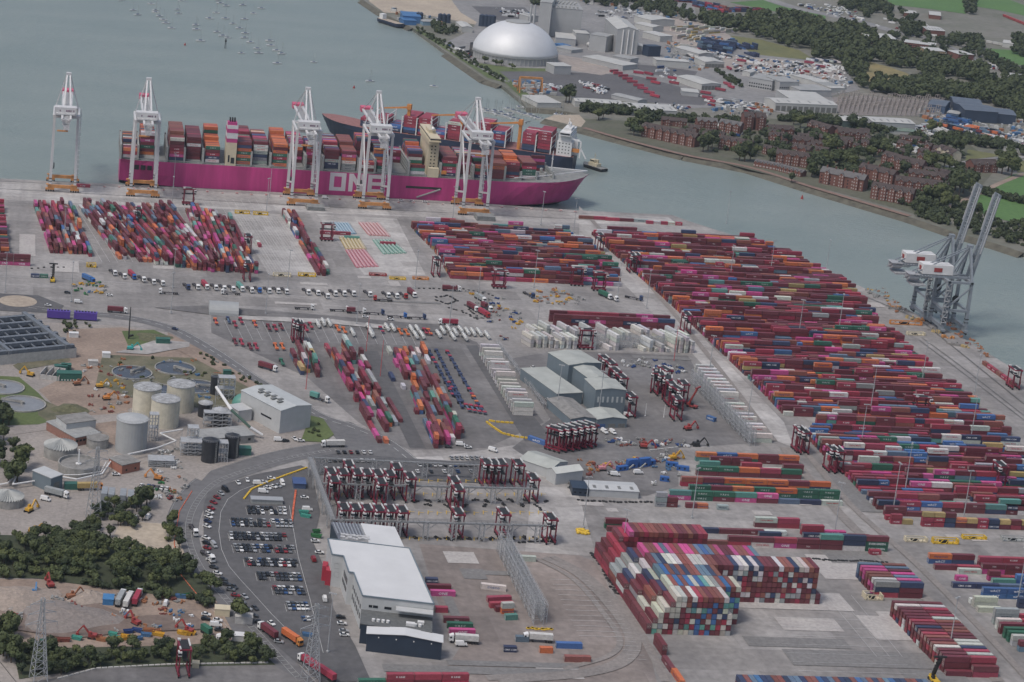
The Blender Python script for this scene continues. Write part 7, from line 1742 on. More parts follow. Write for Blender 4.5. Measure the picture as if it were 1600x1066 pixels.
def mound(x,y,rx,h,m,lb):
    c=G(x,y); n=20; b=MB(); V=[(0,0,h)]; Fs=[]
    for j in range(1,6):
        for i in range(n): a=2*PI*i/n; q=rx*j/5*(1+.18*math.sin(3*a+x)+U(-.07,.07)); V.append((q*math.cos(a),q*.7*math.sin(a),h*(1-(j/5)**1.3)*U(.85,1.1) if j<5 else .25))
    Fs=[(0,1+i,1+(i+1)%n) for i in range(n)]+[(1+(j-1)*n+i,1+j*n+i,1+j*n+(i+1)%n,1+(j-1)*n+(i+1)%n) for j in range(1,5) for i in range(n)]
    b.add(V,Fs); o=b.build('rubble_mound',m); o.location=(c.x,c.y,.2); o.rotation_euler=(0,0,AA); tag(o,lb,'mound')
mound(102,966,24,4,mat('rubble_grey',(.20,.175,.16),.95,.2,.6,bump=1),'large grey crushed rubble mound in the middle of the scrap yard')
mound(25,935,20,4,mat('rubble_pale',(.27,.225,.19),.95,.2,.6,bump=1),'pale earth mound at the left of the scrap yard'); mound(140,935,12,3.5,mat('rubble_pale',(.27,.225,.19),.95,.2,.6,bump=1),'pale earth mound beside the rusty hopper')
mound(110,640,11,2.5,mat('mound_green',(.10,.10,.055),.95,.3,.6,bump=1),'weed covered mound on the bare earth'); mound(240,528,12,2,mat('mound_green',(.10,.10,.055),.95,.3,.6,bump=1),'low grassy mound beside the green cabin')
ps('dug_earth',[(30,960),(150,945),(210,965),(300,960),(330,985),(200,990),(110,1000),(20,985)],Z4+.2,ground_mat('wet_earth',None,(.19,.145,.12),(.12,.09,.075),s1=.08,s2=.5))
rr3=random.Random(11)
def clutter(poly,n,lb,cat,gp,cols,smin=.5,smax=2.2,h=1.2):
    for p in scatter(poly,n):
        b=MB()
        for k in range(rr3.randint(3,7)): b.cb(rr3.uniform(-1.5,1.5),rr3.uniform(-1.5,1.5),0,rr3.uniform(smin,smax),rr3.uniform(.3,.9),rr3.uniform(.3,h),rr3.uniform(0,3))
        ci=rr3.choice(cols); o=b.build(cat.replace(' ','_')+'_heap',SKC[ci]); o.location=(p.x,p.y,.4); tag(o,f'{SN[ci]} {lb}',cat,gp)
clutter([(720,455),(780,460),(820,500),(790,540),(770,520),(735,490)],46,'scrap frames and spare parts by the lorry queue','scrap','scrap and parts by the lorry queue',[8,8,8,1,5,2])
clutter([(822,455),(870,452),(925,470),(890,480),(835,472)],40,'lifting gear laid out in the gear yard','gear','gear in the yellow gear yard',[2,2,8,3,3,8])
clutter([(960,565),(1010,560),(1075,578),(1070,585),(985,578)],40,'spare parts laid out in the workshop yard','spare parts','spare parts in the workshop yard',[8,8,8,7,1])
clutter([(945,685),(1075,690),(1075,700),(950,697)],36,'wheels and boxes below the workshop','spare parts','spare parts below the workshop',[8,8,7,5,1])
clutter([(905,720),(960,728),(1000,712),(1060,708),(1060,722),(990,728),(920,746)],40,'rusty beams beside the blue cabins','scrap','scrap beside the blue cabins',[5,5,3,8,2])
clutter([(0,925),(60,920),(160,935),(110,985),(20,975)],34,'rubble heap in the scrap yard','rubble','rubble in the scrap yard',[8,8,8,5])
clutter([(100,575),(200,560),(210,650),(150,660)],40,'building material on the bare earth','material','material on the earth site',[8,8,5,7,2,3])
clutter([(170,575),(330,560),(385,605),(300,632),(210,600)],26,'pipework and drums by the settling tanks','material','material by the settling tanks',[8,5,0,3,8])
clutter([(235,708),(290,690),(290,760),(300,740),(220,740)],20,'pallets on the works lane','material','pallets on the works lane',[8,8,7])
clutter([(215,770),(262,745),(300,745),(282,790)],26,'stored goods beside the works car row','material','goods beside the works car row',[8,8,7,6,3])
clutter([(160,930),(300,930),(300,985),(180,990)],36,'scrap between the lorries','scrap','scrap between the scrap yard lorries',[8,5,7,0,3])
clutter([(1380,450),(1420,490),(1405,495),(1350,455)],24,'mooring gear on the narrow quay','gear','gear on the narrow quay',[3,8,2,8])
clutter([(865,752),(900,740),(900,775),(875,765)],4,'pallet stacks beside the navy shed','material','pallets beside the navy shed',[8])
clutter([(1455,480),(1520,530),(1545,560),(1500,530)],30,'spreader parts on the quay edge','gear','parts on the right quay edge',[3,3,8,5])
clutter([(110,445),(160,440),(175,462),(120,462)],26,'cones and plant beside the checkpoint','gear','plant beside the checkpoint',[8,2,0,6])
clutter([(1010,705),(1050,702),(1075,760),(1010,765)],14,'crates at the end of the compound','material','crates at the compound end',[8,7,0])
b=MB()
for i in range(34):
    c=G(140+i*23,291+i*1.22+ (1 if i%2 else 0)); b.cb(c.x,c.y,.4,2.2,.8,.9,AA)
o=b.build('quay_barrier',mat('barrier_red_white',(.50,.16,.15),.6,.5,.5,c2=(.6,.58,.55))); tag(o,'line of low red and white barriers along the quay','barrier')
# ------------------------------------------------------------------ the far bank
FZ=.05
TAN=ground_mat('far_yard_tan',None,(.34,.29,.25),(.23,.21,.20),s1=.02,s2=.15); FARY=ground_mat('far_yard_grey',None,(.24,.235,.23),(.17,.168,.168),s1=.02,s2=.15); FASP=ground_mat('far_asphalt',None,(.115,.112,.115),(.085,.084,.088),s1=.02)
MEAD=ground_mat('far_meadow',None,(.15,.145,.055),(.10,.11,.045),s1=.02,s2=.1); TANF=ground_mat('far_tan_field',None,(.23,.185,.085),(.16,.145,.065),s1=.02,s2=.1)
def fs(n,p,m): psheet(n,p,FZ,m)
fs('town_ground',[(895,185),(1000,190),(1150,185),(1340,190),(1500,215),(1560,260),(1500,330),(1430,335),(1350,312),(1260,288),(1070,240),(905,199)],ground_mat('town_ground_mix',None,(.115,.11,.085),(.075,.085,.05),s1=.03,s2=.2))
fs('sand_flats',[(576,2),(590,-20),(690,-20),(745,32),(748,40),(705,31),(661,23),(600,20)],SAND)
fs('industrial_ground',[(690,-20),(1080,-20),(1090,40),(1150,60),(1180,85),(1270,95),(1320,110),(1345,140),(1300,150),(1310,175),(1215,172),(1180,165),(1080,170),(1000,158),(860,120),(800,110),(748,75),(735,50),(745,35),(720,20)],FARY)
fs('industrial_ground',[(1000,20),(1080,30),(1140,55),(1150,75),(1080,90),(1060,80),(1040,60),(1000,40)],TAN)
fs('industrial_ground',[(1130,88),(1250,95),(1310,105),(1330,135),(1280,120),(1200,112),(1130,108)],TAN)
fs('far_yard_dark',[(737,10),(820,12),(838,30),(800,34),(760,30)],FASP)
fs('far_yard_dark',[(775,108),(948,116),(990,118),(1120,150),(1100,165),(1040,162),(960,156),(840,148),(800,128)],FASP)
fs('far_yard_dark',[(985,100),(1040,105),(1090,112),(1080,128),(1040,120),(990,112)],FASP)
fs('dome_yard',[(690,70),(735,48),(750,52),(740,75),(780,104),(740,95)],FARY)
fs('dome_yard',[(868,85),(930,95),(960,112),(940,118),(900,112),(872,105)],TAN)
fs('shore_grass',[(645,45),(665,52),(700,72),(740,98),(800,106),(870,108),(872,112),(780,112),(800,128),(830,150),(870,165),(855,167),(822,160),(790,130),(762,122),(700,80)],GRASS)
fs('spit_sand',[(851,186),(866,180),(905,180),(915,190),(908,199)],SAND)
fs('far_meadow',[(1141,56),(1188,62),(1249,79),(1275,95),(1232,91),(1175,85)],MEAD)
fs('far_field',[(1355,96),(1389,105),(1418,115),(1432,128),(1400,134),(1352,134)],TANF)
fs('far_field',[(1490,127),(1541,138),(1530,147),(1498,150)],GRASSB)
fs('far_field',[(1376,-6),(1507,-6),(1509,22),(1450,14),(1395,8)],GRASSB); fs('far_field',[(1520,-6),(1560,-6),(1605,10),(1605,26),(1560,16),(1522,10)],GRASSB)
fs('far_field',[(1540,76),(1605,80),(1605,103),(1550,98)],GRASSB); fs('far_field',[(1140,4),(1200,0),(1290,22),(1290,32),(1200,16)],GRASSB)
fs('far_field',[(1536,299),(1583,273),(1640,268),(1640,320)],GRASSB); fs('far_field',[(1492,318),(1530,304),(1640,326),(1640,362),(1553,340)],GRASSB)
fs('far_field',[(1512,234),(1566,243),(1508,252)],MEAD); fs('far_field',[(1580,254),(1640,248),(1640,266),(1590,270)],MEAD)
strip('far_road',[(1190,-4),(1240,12),(1300,25),(1350,36),(1400,50),(1440,58)],26,FZ+.3,FARY); strip('far_road',[(1480,262),(1520,252),(1560,248),(1640,244)],9,FZ+.3,FARY)
strip('far_road',[(925,75),(990,108),(1060,130),(1130,150),(1200,170),(1260,185)],10,FZ+.32,FARY); strip('far_track',[(1470,330),(1510,312),(1560,288),(1600,272)],6,FZ+.31,DIRT); strip('far_road',[(1440,58),(1500,80),(1560,110),(1620,125)],9,FZ+.33,FARY)
strip('shore_path',[(700,76),(740,100),(790,128)],5,FZ+.34,FARY)
FW=mat('far_white_cladding',(.42,.42,.40),.6,.06,.1); FR=mat('far_pale_roof',(.40,.40,.38),.6,.08,.1); FG=mat('far_grey_cladding',(.34,.345,.345),.5,.06,.1); FGR=mat('far_grey_roof',(.28,.285,.28),.7,.1,.1); FB=mat('far_blue_cladding',(.05,.14,.30),.5,.1,.2); FN=mat('far_navy_cladding',(.03,.045,.075),.5,.15,.1); FBR=mat('far_brick',(.15,.065,.05),.9,.15,.4); ROOFT=mat('tile_roof',(.060,.045,.042),.9,.2,.4); ROOFS=mat('slate_roof',(.11,.105,.105),.85,.15,.4); TRIMW=mat('white_trim',(.36,.33,.31),.6,.1,.5); SILV=mat('dome_aluminium',(.56,.57,.58),.55,.05,.05,metal=.2)
# dome
c=G(803,91.5); r=52.5; t=thing('aluminium_dome','great silver dome of the waste plant on the far bank','dome',(c.x,c.y,0))
SR=53.5; A0_=math.acos(r/SR)
b=MB(); b.lathe(0,0,[(SR*math.cos(a),9+38*(math.sin(a)-math.sin(A0_))/(1-math.sin(A0_))) for a in [A0_+k*(1.30-A0_)/14 for k in range(15)]],64); b.build('shell',SILV,t,smooth=True)
b=MB(); b.lathe(0,0,[(r-1,0),(r-1,9)],64); b.build('skirt',FG,t); b=MB(); b.lathe(0,0,[(r+.4,8.4),(r+.4,9.2)],64); b.lathe(0,0,[(15,44),(15,46.2)],30); b.build('ring_beam',FGR,t)
b=MB()
for k in range(64): a=2*PI*k/64; b.bar((r*math.cos(a),r*math.sin(a),0),(r*math.cos(a),r*math.sin(a),9),.25)
b.build('column',FW,t)
a0=G(735,85); b=MB(); an_=math.atan2(a0.y-c.y,a0.x-c.x); b.cylx((math.cos(an_)*(r-14),math.sin(an_)*(r-14),2),(math.cos(an_)*(r+2),math.sin(an_)*(r+2),2),13,24); b.build('entrance_arch',BLACK,t)
for i,(x,y) in enumerate([(822,87),(828,88)]):
    p=G(x,y); b=MB(); b.lathe(0,0,[(1.6,0),(1.3,64)],12); o=b.build('chimney_stack',FG); o.location=p; tag(o,['slim grey chimney rising through the dome, left','slim grey chimney rising through the dome, right'][i],'chimney')
FBL=[('boiler_house','huge pale grey boiler house with pipes on its roof, behind the dome','building',(862,12),(911,16),(868,1),38,FG,FGR,'flat'),
('boiler_tower','tall grey tower block cut by the top edge, next to the dome','building',(844,3),(863,5),(850,-9),46,FG,FGR,'flat'),
('annex','low grey annex in front of the boiler house','building',(868.5,59),(900,62),(861.5,50),9,FG,FR,'flat'),('annex','grey annex right of the low one by the boiler house','building',(900,52),(921,53.5),(895,47),14,FG,FR,'flat'),
('plant_block','grey plant block between the annexes and the big silver hall','building',(922,54),(948,58),(923,49),20,FG,FGR,'flat'),('industrial_hall','big silver hall with three white pipes down its front','hall',(965,46),(999,48.5),(923,27),31,FG,FR,'g'),
('shed','flat grey shed below the silver hall','shed',(973.6,103),(997,100.5),(950,84.5),6,FG,FR,'flat'),('shed','small grey shed at the foot of the silver hall','shed',(985,93),(998,90.5),(977,84),7,FG,FGR,'flat'),
('shed','long white shed with ribbed wall right of the silver hall','shed',(1026,94),(1077,97.5),(1024,90),8,FW,FR,'flat'),('industrial_hall','wide white roofed hall near the top edge','hall',(1017.5,32),(1054.7,31.5),(992,25),9,FW,FR,'g'),
('shed','cream gabled shed below the wide white roofed hall','shed',(1020,43),(1037,42),(1004,36),7,FW,FR,'g'),('shed','white shed with dotted roof on the tan yard','shed',(1032,57),(1051,56.5),(1031,49),8,FW,FW,'flat'),
('tank_block','square navy tank block behind the white sheds','building',(1014,73),(1033,73),(1016,70),13,FN,FN,'flat'),('shed','small white shed left of the navy block','shed',(1003,73),(1016,72),(997,66),6,FW,FR,'g'),
('plant_block','grey box building at the right foot of the dome','building',(866.5,103.5),(893,104),(866,98),10,FG,FR,'flat'),('shed','flat roofed shed on the grass point by the inlet','shed',(840,161),(877,161.5),(827,149),5,FW,FR,'flat'),
('long_shed','long low white shed behind the conifer hedge, left','shed',(899,158.5),(973,163.5),(898,152.5),6,FW,FR,'g'),('long_shed','long low white shed right of the conifer hedge','shed',(987,170.5),(1058,174),(985,161),7,FW,FR,'g'),
('shed','grey shed at the end of the red trailers','shed',(997,158),(1011,156),(980,145),4,FG,FGR,'g'),('shed','greenish shed in front of the boiler annexes','shed',(893,79),(911,77),(886,71),4,FG,FGR,'flat'),('blue_shelter','bright blue flat shelter in front of the boiler annex','shelter',(880,72),(892,71.5),(873,68),3,FB,FB,'flat'),
('depot','white depot with open bays and red trailers beside it','depot',(1096.7,132),(1127,131.5),(1080,119),7,FW,FR,'g'),('shed','grey box shed left of the red trailers by the depot','shed',(1066,143),(1092,145.5),(1066,138),5,FG,FR,'flat'),
('blue_shed','blue works building on the shore by the sand flats, rear','building',(630,25),(658,27),(630,18),9,FB,FB,'flat'),('blue_shed','blue works building on the shore by the sand flats, front','building',(631,32),(651,33),(630,27.5),6,FB,FB,'flat'),('blue_shed','long pale blue conveyor shed beside the shore works','building',(661,34),(690,35),(661,30.5),5,mat('far_pale_blue',(.20,.30,.38),.5,.1,.2),FGR,'flat'),
('shed','small white gabled shed left of the dome','shed',(722,42.5),(739,43.5),(715,34.5),7,FW,FR,'g'),('long_shed','long pale building behind the dome, upper left','shed',(812,22),(826,26),(800,13),8,FG,FR,'g'),
('depot','white depot with five open bays on the tan yard','depot',(1102,97),(1132,98),(1092,90),7,FW,FR,'g'),('shed','arched tan roofed shed beside the blue boxes','shed',(1092,84.5),(1115,84),(1085,73),6,FG,FR,'g'),
('office_block','plain concrete block in the industrial estate','building',(1171,121),(1207,127),(1172,113),12,FG,FGR,'flat'),('office_block','grey office block with rows of windows in the estate','building',(1219,128),(1249,128.5),(1208,120),13,FG,FGR,'flat'),
('long_shed','long white roofed shed running down to the right','shed',(1299,138),(1321,138),(1257,117),6,FW,FR,'g'),('industrial_hall','low grey hall beside the long white roof','hall',(1250,141),(1300,142),(1245,132),8,FG,FGR,'flat'),('industrial_hall','broad grey roofed hall behind the bayed warehouse','hall',(1235,155),(1297,159),(1232,142),9,FG,FR,'flat'),
('bayed_warehouse','long white warehouse with a row of open bays','warehouse',(1212,161),(1309,165),(1207,153),9,FW,FR,'g'),
('school_block','long flat roofed buff block beyond the wood, left','building',(1354,58),(1401,62),(1355,51),9,mat('buff_brick',(.30,.22,.14),.9,.1,.3),FW,'flat'),('school_block','long flat roofed block at the edge of the wood','building',(1413,66),(1461,72),(1415,62),9,FBR,FW,'flat'),('school_block','buff block with two rows of windows at the wood edge','building',(1449,79),(1477,81),(1440,73.5),10,mat('buff_brick',(.30,.22,.14),.9,.1,.3),FW,'flat'),
('hall','red brick hall with a wide white roof right of the wood','hall',(1498,85),(1522,86),(1490,79),8,FBR,FW,'flat'),('shelter','pale lean to roof at the wood edge','shelter',(1467,103),(1477,103),(1459,94),3,FW,FW,'flat'),('long_shed','white roofed long shed in the far town','shed',(1449,47),(1477,49),(1449,41),8,FBR,FW,'g'),
('house','low tan building near the top edge, left','house',(1413,20),(1432,22),(1412,15.5),6,FBR,FR,'g'),('house','low tan building near the top edge, right','house',(1452,23),(1470,25),(1448,17),6,FBR,FR,'g'),('house','white roofed building at the far right','house',(1567,67),(1583,69),(1566,62),6,FW,FR,'g'),('house','pale roofed building by the right edge car park','house',(1575,120),(1605,124),(1570,113),6,FW,FR,'g'),('house','white block at the right edge beside the trees','building',(1594,146),(1606,148),(1594,140),8,FW,FW,'flat'),
('navy_hall','dark navy hall behind the substation, upper','hall',(1490,160),(1535,165),(1487,151),10,FN,mat('far_navy_roof',(.09,.11,.14),.6,.1,.2),'g'),('navy_hall','dark navy hall, the broad middle one','hall',(1508,172),(1560,176),(1505,162),13,FN,mat('far_navy_roof',(.09,.11,.14),.6,.1,.2),'g'),('navy_hall','dark navy hall nearest the right edge','hall',(1558,178),(1588,181),(1556,169),11,FN,mat('far_navy_roof',(.09,.11,.14),.6,.1,.2),'g'),('navy_hall','blue hall left of the navy halls','hall',(1450,163),(1477,167),(1448,153),9,mat('far_blue_grey',(.07,.11,.18),.5,.1,.2),mat('far_navy_roof',(.09,.11,.14),.6,.1,.2),'g'),('navy_hall','small blue shed below the blue hall','hall',(1480,176),(1498,179),(1479,171),6,mat('far_blue_grey',(.07,.11,.18),.5,.1,.2),FGR,'g'),
('green_shed','dark green walled shed with a pale roof above the houses','shed',(1318,189),(1353,192),(1304,180),7,mat('far_dark_green',(.05,.075,.07),.6,.1,.3),FR,'g'),('long_shed','long pale grey shed with red doors above the houses','shed',(1364,190.5),(1430,194),(1357,182.5),9,FG,FR,'g'),('long_shed','low green roofed shed in front of the long grey one','shed',(1386,204),(1434,207),(1384,199),4,FW,mat('far_green_roof',(.14,.19,.15),.8,.1,.3),'flat'),
('shed','small pale shed in the tan yard by the cream boxes','shed',(1160,112),(1172,114),(1155,107),5,FW,FR,'g'),('shed','green framed building at the edge of the far works','shed',(1560,228),(1600,236),(1562,224),4,FG,FGR,'flat')]
for k,(nm,lb,ct,p0,p1,p2,h,wm,rm,kd) in enumerate(FBL):
    n=(8,4,4,0) if 0 else None
    win=None; door=None
    if nm in('depot',): door=(6,4,5)
    if nm=='bayed_warehouse': door=(11,5,6)
    if nm in('office_block','school_block'): win=(14 if nm=='school_block' else 10,1.6,1.6,5.2)
    if nm=='industrial_hall' and kd=='g': door=None
    r_,L,D=shed(nm,lb,ct,p0,p1,p2,h,wm,rm,kd,h*.1+.8,'y' if nm in('industrial_hall','depot','shed') and kd=='g' else 'x',.4,win=win,door=door,sky=(6 if nm in('bayed_warehouse','long_shed') else 0))
    if nm=='office_block' or nm=='school_block':
        for i in range(10):
            x=L*(i+.5)/10; b=MB(); b.box(x-.9,-.12,1.5,x+.9,.1,3.2); b.build('window',DARK,r_.children[0])
    if 'three white pipes' in lb:
        for i in (.28,.52,.76): b=MB(); b.cylx((L*i,-1,0),(L*i,-1,h),.9,8); b.build('downpipe',WHITE,r_)
    if nm=='boiler_house':
        b=MB()
        for i in range(7): b.cylx((2+i*5,D*.5,h+1),(6+i*5,D*.5,h+5),1,8); b.box(3+i*5,3,h,5+i*5,6,h+3)
        b.build('roof_plant',FGR,r_)
for i,(x,y) in enumerate([(752,41),(758,41.5),(764,42),(769,42.5),(653,33),(657,33.5),(687,35),(693,35.5),(700,36)]):
    c=G(x,y); b=MB(); b.lathe(0,0,[(4 if i<4 else 3,0),(4 if i<4 else 3,15 if i<4 else 11),(.6,16.5 if i<4 else 12.5)],16); o=b.build('silo',FN); o.location=c; tag(o,f'dark blue silo on the far shore works, {OR[i]} of nine','silo','dark silos on the far shore')
for i,(x,y) in enumerate([(922,74),(927,75),(931,76),(935,77)]):
    c=G(x,y); b=MB(); b.cylx((-5,0,3),(5,0,3),3,14); o=b.build('storage_drum',FW); o.location=c; o.rotation_euler=(0,0,-1.2); tag(o,f'white drum beside the far annexes, {OR[i]} from left','tank','white drums')
c=G(810,144); L=(G(845,146)-c).length; t=thing('gantry_crane','orange gantry crane over the far timber yard','crane',c,ang(810,144,845,146)); b=MB(); b.bar((0,0,17),(L,0,17),1.1); b.build('girder',CO,t)
for x in (0,L):
    b=MB(); b.bar((x,-5,0),(x,-1,17),.6); b.bar((x,5,0),(x,1,17),.6); b.build('leg',CO,t)
c=G(623,36); t=thing('dredger','dark barge loaded with sand moored at the shore works','barge',c,ang(600,30,645,44)); hh=hull('hull',52,12,1.5,WZ,t,[NAVY,BLACK,BLACK,SAND],bowrise=1,bow=.15); hh.location=(-32,-14,0); b=MB(); b.box(-30,-11,1.5,-22,-5,8); b.build('wheelhouse',WHITE,t)
# substation
t=thing('substation','electricity substation, a field of steel gantries and insulators','substation',G(1310,178),0)
o0=G(1310,178); 
for j in range(9):
    b=MB()
    for i in range(22):
        p=G(1304+i*7.4+j*1.0,176+i*.35-j*2.6); q=p-o0; x,y=q.x,q.y; h=U(7,11); b.bar((x,y,0),(x,y,h),.22); b.bar((x+5,y,0),(x+5,y,h),.22); b.bar((x,y,h),(x+5,y,h),.22); b.bar((x+2.5,y,h),(x+2.5,y,h-2.5),.35)
    b.build('gantry_row',mat('insulator_tan',(.34,.30,.27),.7,.2,.5),t)
fs('substation_ground',[(1300,152),(1345,150),(1475,160),(1480,182),(1312,180)],mat('substation_gravel',(.20,.18,.17),.9,.2,.3))
# ---- brick terraces by the water and behind
def terrace(p0,p1,dep,h,ng,lb,brick=None,roofm=None,gw=5,chim=0,nm='brick_terrace'):
    p,q=G(*p0),G(*p1); d=q-p; L=d.length; a=math.atan2(d.y,d.x); brick=brick or FBR; roofm=roofm or ROOFT
    t=thing(nm,lb,'houses' if L>22 else 'house',p,a); b=MB(); b.gwall(0,0,L,dep,h,dep*.34,'x'); wl_=b.build('wall',brick,t); b=MB(); b.gable(0,0,L,dep,h+.05,dep*.34,.5,'x'); rf=b.build('roof',roofm,t)
    for k in range(ng):
        x=L*(k+.5)/ng; g=MB(); w_=gw/2; V=[(x-w_,-1.4,0),(x+w_,-1.4,0),(x+w_,-1.4,h+.6),(x,-1.4,h+.6+gw*.45),(x-w_,-1.4,h+.6)]; V2=[(a_,dep*.45,c_) for a_,_,c_ in V]
        g.add(V+V2,[(0,1,2,3,4),(1,6,7,2),(0,4,9,5)]); gb=g.build('gable_bay',brick,t)
        g=MB(); g.add([(x-w_-.3,-1.8,h+.5),(x,-1.8,h+.9+gw*.45),(x,dep*.5,h+.9+gw*.45),(x-w_-.3,dep*.5,h+.5),(x+w_+.3,-1.8,h+.5),(x+w_+.3,dep*.5,h+.5)],[(0,1,2,3),(1,4,5,2)]); g.build('gable_roof',roofm,t)
        g=MB(); g.bar((x-w_,-1.5,h+.5),(x,-1.5,h+.7+gw*.45),.16); g.bar((x+w_,-1.5,h+.5),(x,-1.5,h+.7+gw*.45),.16)
        g.build('gable_trim',TRIMW,gb)
        for z in range(1,int(h),3):
            for s_ in (-1,1): g=MB(); g.box(x+s_*1.2-.5,-1.5,z,x+s_*1.2+.5,-1.35,z+1.4); g.build('window',TRIMW,gb)
    n=int(L/4)
    for k in range(n):
        x=L*(k+.5)/n
        for z in range(1,int(h-1),3): g=MB(); g.box(x-.5,-.12,z,x+.5,.1,z+1.4); g.build('window',TRIMW if k%2 else DARK,wl_)
    for k in range(chim): g=MB(); x=L*(k+.5)/chim; g.box(x-.5,dep/2-1,h+dep*.2,x+.5,dep/2+1,h+dep*.34+2); g.build('chimney',brick,rf)
TL=[((1001.5,213),(1084,231),12,10,7,'brick waterside terrace with many white edged gables, nearest the spit'),((1122,232),(1172,241),12,9,5,'brick waterside terrace between two dark trees'),((1211,256),(1262,263),12,10,4,'brick terrace behind the curved boathouse row'),
((1178,260),(1215,267),8,4,7,'low slate row of boathouses, left part'),((1216,267.5),(1252,277),8,4,6,'low slate row of boathouses, right part'),((1279,286),(1347,300),13,11,3,'long red brick block with chimneys at the water'),((1340,277),(1393,290),12,10,3,'brick terrace behind the long red block'),
((1359,310),(1424,322),12,11,5,'gabled brick flats nearest the green shore'),((1398,297),(1480,307),12,9,6,'long brown roofed terrace behind the gabled flats'),((1418,285),(1470,292),11,9,4,'brown roofed terrace in the third line from the water'),((1395,268),(1438,277),14,11,3,'large brick block with hipped roof among trees'),((1376,256),(1400,263),12,9,2,'brick house left of the large hipped block'),
((1441,278),(1463,281),10,7,2,'small brick house right of the large block'),((1520,270),(1558,270),13,8,3,'half timbered looking house at the field edge'),((1467,286),(1520,281),11,6,3,'brown roofed row leading to the field'),((1201,212),(1240,214),11,7,3,'brown roofed houses left of the dark round tree'),((1260,205),(1292,214),12,8,3,'brown roofed houses with bright windows'),
((1221,228),(1270,232),11,7,4,'second line of brown roofed houses'),((1309,219),(1356,222),12,8,4,'large brown roofed block above the tall dark tree'),((1304,231),(1331,234),11,8,2,'brick house right of the tall dark tree'),((1351,228),(1372,232),10,7,2,'brick house at the wood corner'),((1340,214),(1352,216),9,6,1,'small brick house up the slope'),((1272,245),(1292,248),10,7,2,'brick house above the green trees'),((1291,252),(1306,255),9,6,1,'small brown house hidden in the green trees'),
((1161,203),(1176,204),13,14,1,'tall orange brick flats, left block'),((1180,204),(1195,205),13,14,1,'tall orange brick flats, right block'),((1089,203),(1120,205),11,9,3,'long slate roofed flats by the boat yard, left'),((1122,205),(1155,211),11,9,3,'long slate roofed flats by the boat yard, right'),((1033,196),(1072,200),9,6,2,'low brick row beside the boat park'),((1190,240),(1210,245),9,6,2,'small brick houses beside the lawn'),((1236,240),(1262,246),10,7,2,'brown roofs behind the terrace'),
((1400,232),(1418,236),9,6,1,'brown roofed house above the hipped block'),((1245,222),(1262,224),9,6,1,'small brown house between the rows'),((1280,224),(1300,226),9,6,1,'small brown house left of the tall dark tree'),((1360,240),(1380,243),10,6,2,'brown roofed pair under the wood'),((1405,222),(1450,228),8,5,4,'row of small houses beside parked cars')]
for i,(p0,p1,dp,h,ng,lb) in enumerate(TL): terrace(p0,p1,dp,h,ng,lb,roofm=ROOFS if 'slate' in lb or i==5 else ROOFT,chim=5 if 'chimneys' in lb else (3 if i==6 else 0),gw=5 if h>6 else 3.6)
terrace((1462,243),(1487,252),11,8,2,'cream rendered house with dark roof among the trees',brick=mat('cream_render',(.52,.47,.36),.8,.08,.4),nm='cream_house')
HL=['by the lane','at the corner','with a porch','behind a hedge','near the green','below the wood']
hp=scatter([(1195,208),(1290,206),(1350,214),(1352,236),(1270,240),(1200,236)],26)+scatter([(1395,235),(1450,232),(1510,262),(1470,288),(1400,262)],14)+scatter([(1040,203),(1120,212),(1130,224),(1060,216)],7)
for i,p in enumerate(hp):
    x,y=PX(p); terrace((x,y),(x+U(8,14),y+U(.6,2.2)),U(8,10),U(5,6.5),1,'small brown roofed brick house of the estate among the trees',nm='brick_house')
for o_ in col.objects:
    if o_.name.startswith('brick_house') and not o_.parent: o_['group']='small houses of the waterside estate'
# sea wall promenade
strip('promenade',[(912,200),(969,216.5),(1070,242.5),(1171,262),(1263,291),(1350,317),(1421,338)],7,FZ+.36,mat('promenade_brick',(.19,.125,.10),.9,.15,.3))
# trains, vehicles
for i,(x0,y0,x1,y1,m,lb) in enumerate([(1541,67,1583,75,FW,'white passenger train far right'),(1568,26,1605,41,mat('train_red',(.30,.05,.05),.5,.1,1),'red and white train near the top right corner'),(1462,200,1486,211,FW,'white lorry trailer beside the navy boxes')]):
    p,q=G(x0,y0),G(x1,y1); b=MB(); n=4 if i<2 else 1
    for k in range(n): a_=p.lerp(q,k/n); c_=p.lerp(q,(k+.94)/n); b.bar((a_.x,a_.y,2.2),(c_.x,c_.y,2.2),1.6)
    o=b.build('passenger_train' if i<2 else 'lorry_trailer',m); tag(o,lb,'train' if i<2 else 'trailer')
# all the remaining small vehicles of the far bank as one mass
b=MB(); VCOL=['white','silver','black','dark grey','blue','red','grey']
FP=[([(1060,75),(1080,70),(1150,92),(1080,95)],70),([(1140,88),(1310,105),(1330,140),(1250,118),(1150,115)],230),([(1330,10),(1350,34),(1380,44),(1340,36),(1240,8)],90),([(1090,150),(1200,165),(1210,180),(1110,170)],60),([(1515,95),(1570,105),(1600,115),(1560,112),(1520,102)],90),([(1430,195),(1470,200),(1460,215),(1420,212)],60),([(1500,195),(1600,215),(1600,232),(1540,222),(1500,205)],130),([(700,64),(740,85),(735,92),(700,72)],16),([(770,12),(830,20),(835,28),(790,28)],50),([(905,128),(945,135),(950,148),(915,145)],60),([(1030,105),(1060,110),(1060,130),(1030,122)],16),([(1395,220),(1450,232),(1445,245),(1400,232)],50),([(850,130),(890,140),(880,147),(845,138)],26),([(1180,108),(1260,113),(1250,130),(1190,130)],60),([(1010,160),(1080,168),(1070,175),(1020,168)],20),([(1100,190),(1150,196),(1180,235),(1120,215)],30),([(1380,28),(1470,45),(1460,60),(1400,45)],50),([(900,20),(1010,12),(1040,30),(960,30)],60),([(1275,95),(1330,110),(1325,118),(1270,104)],30)]
mi={n:i for i,n in enumerate(VCOL)}
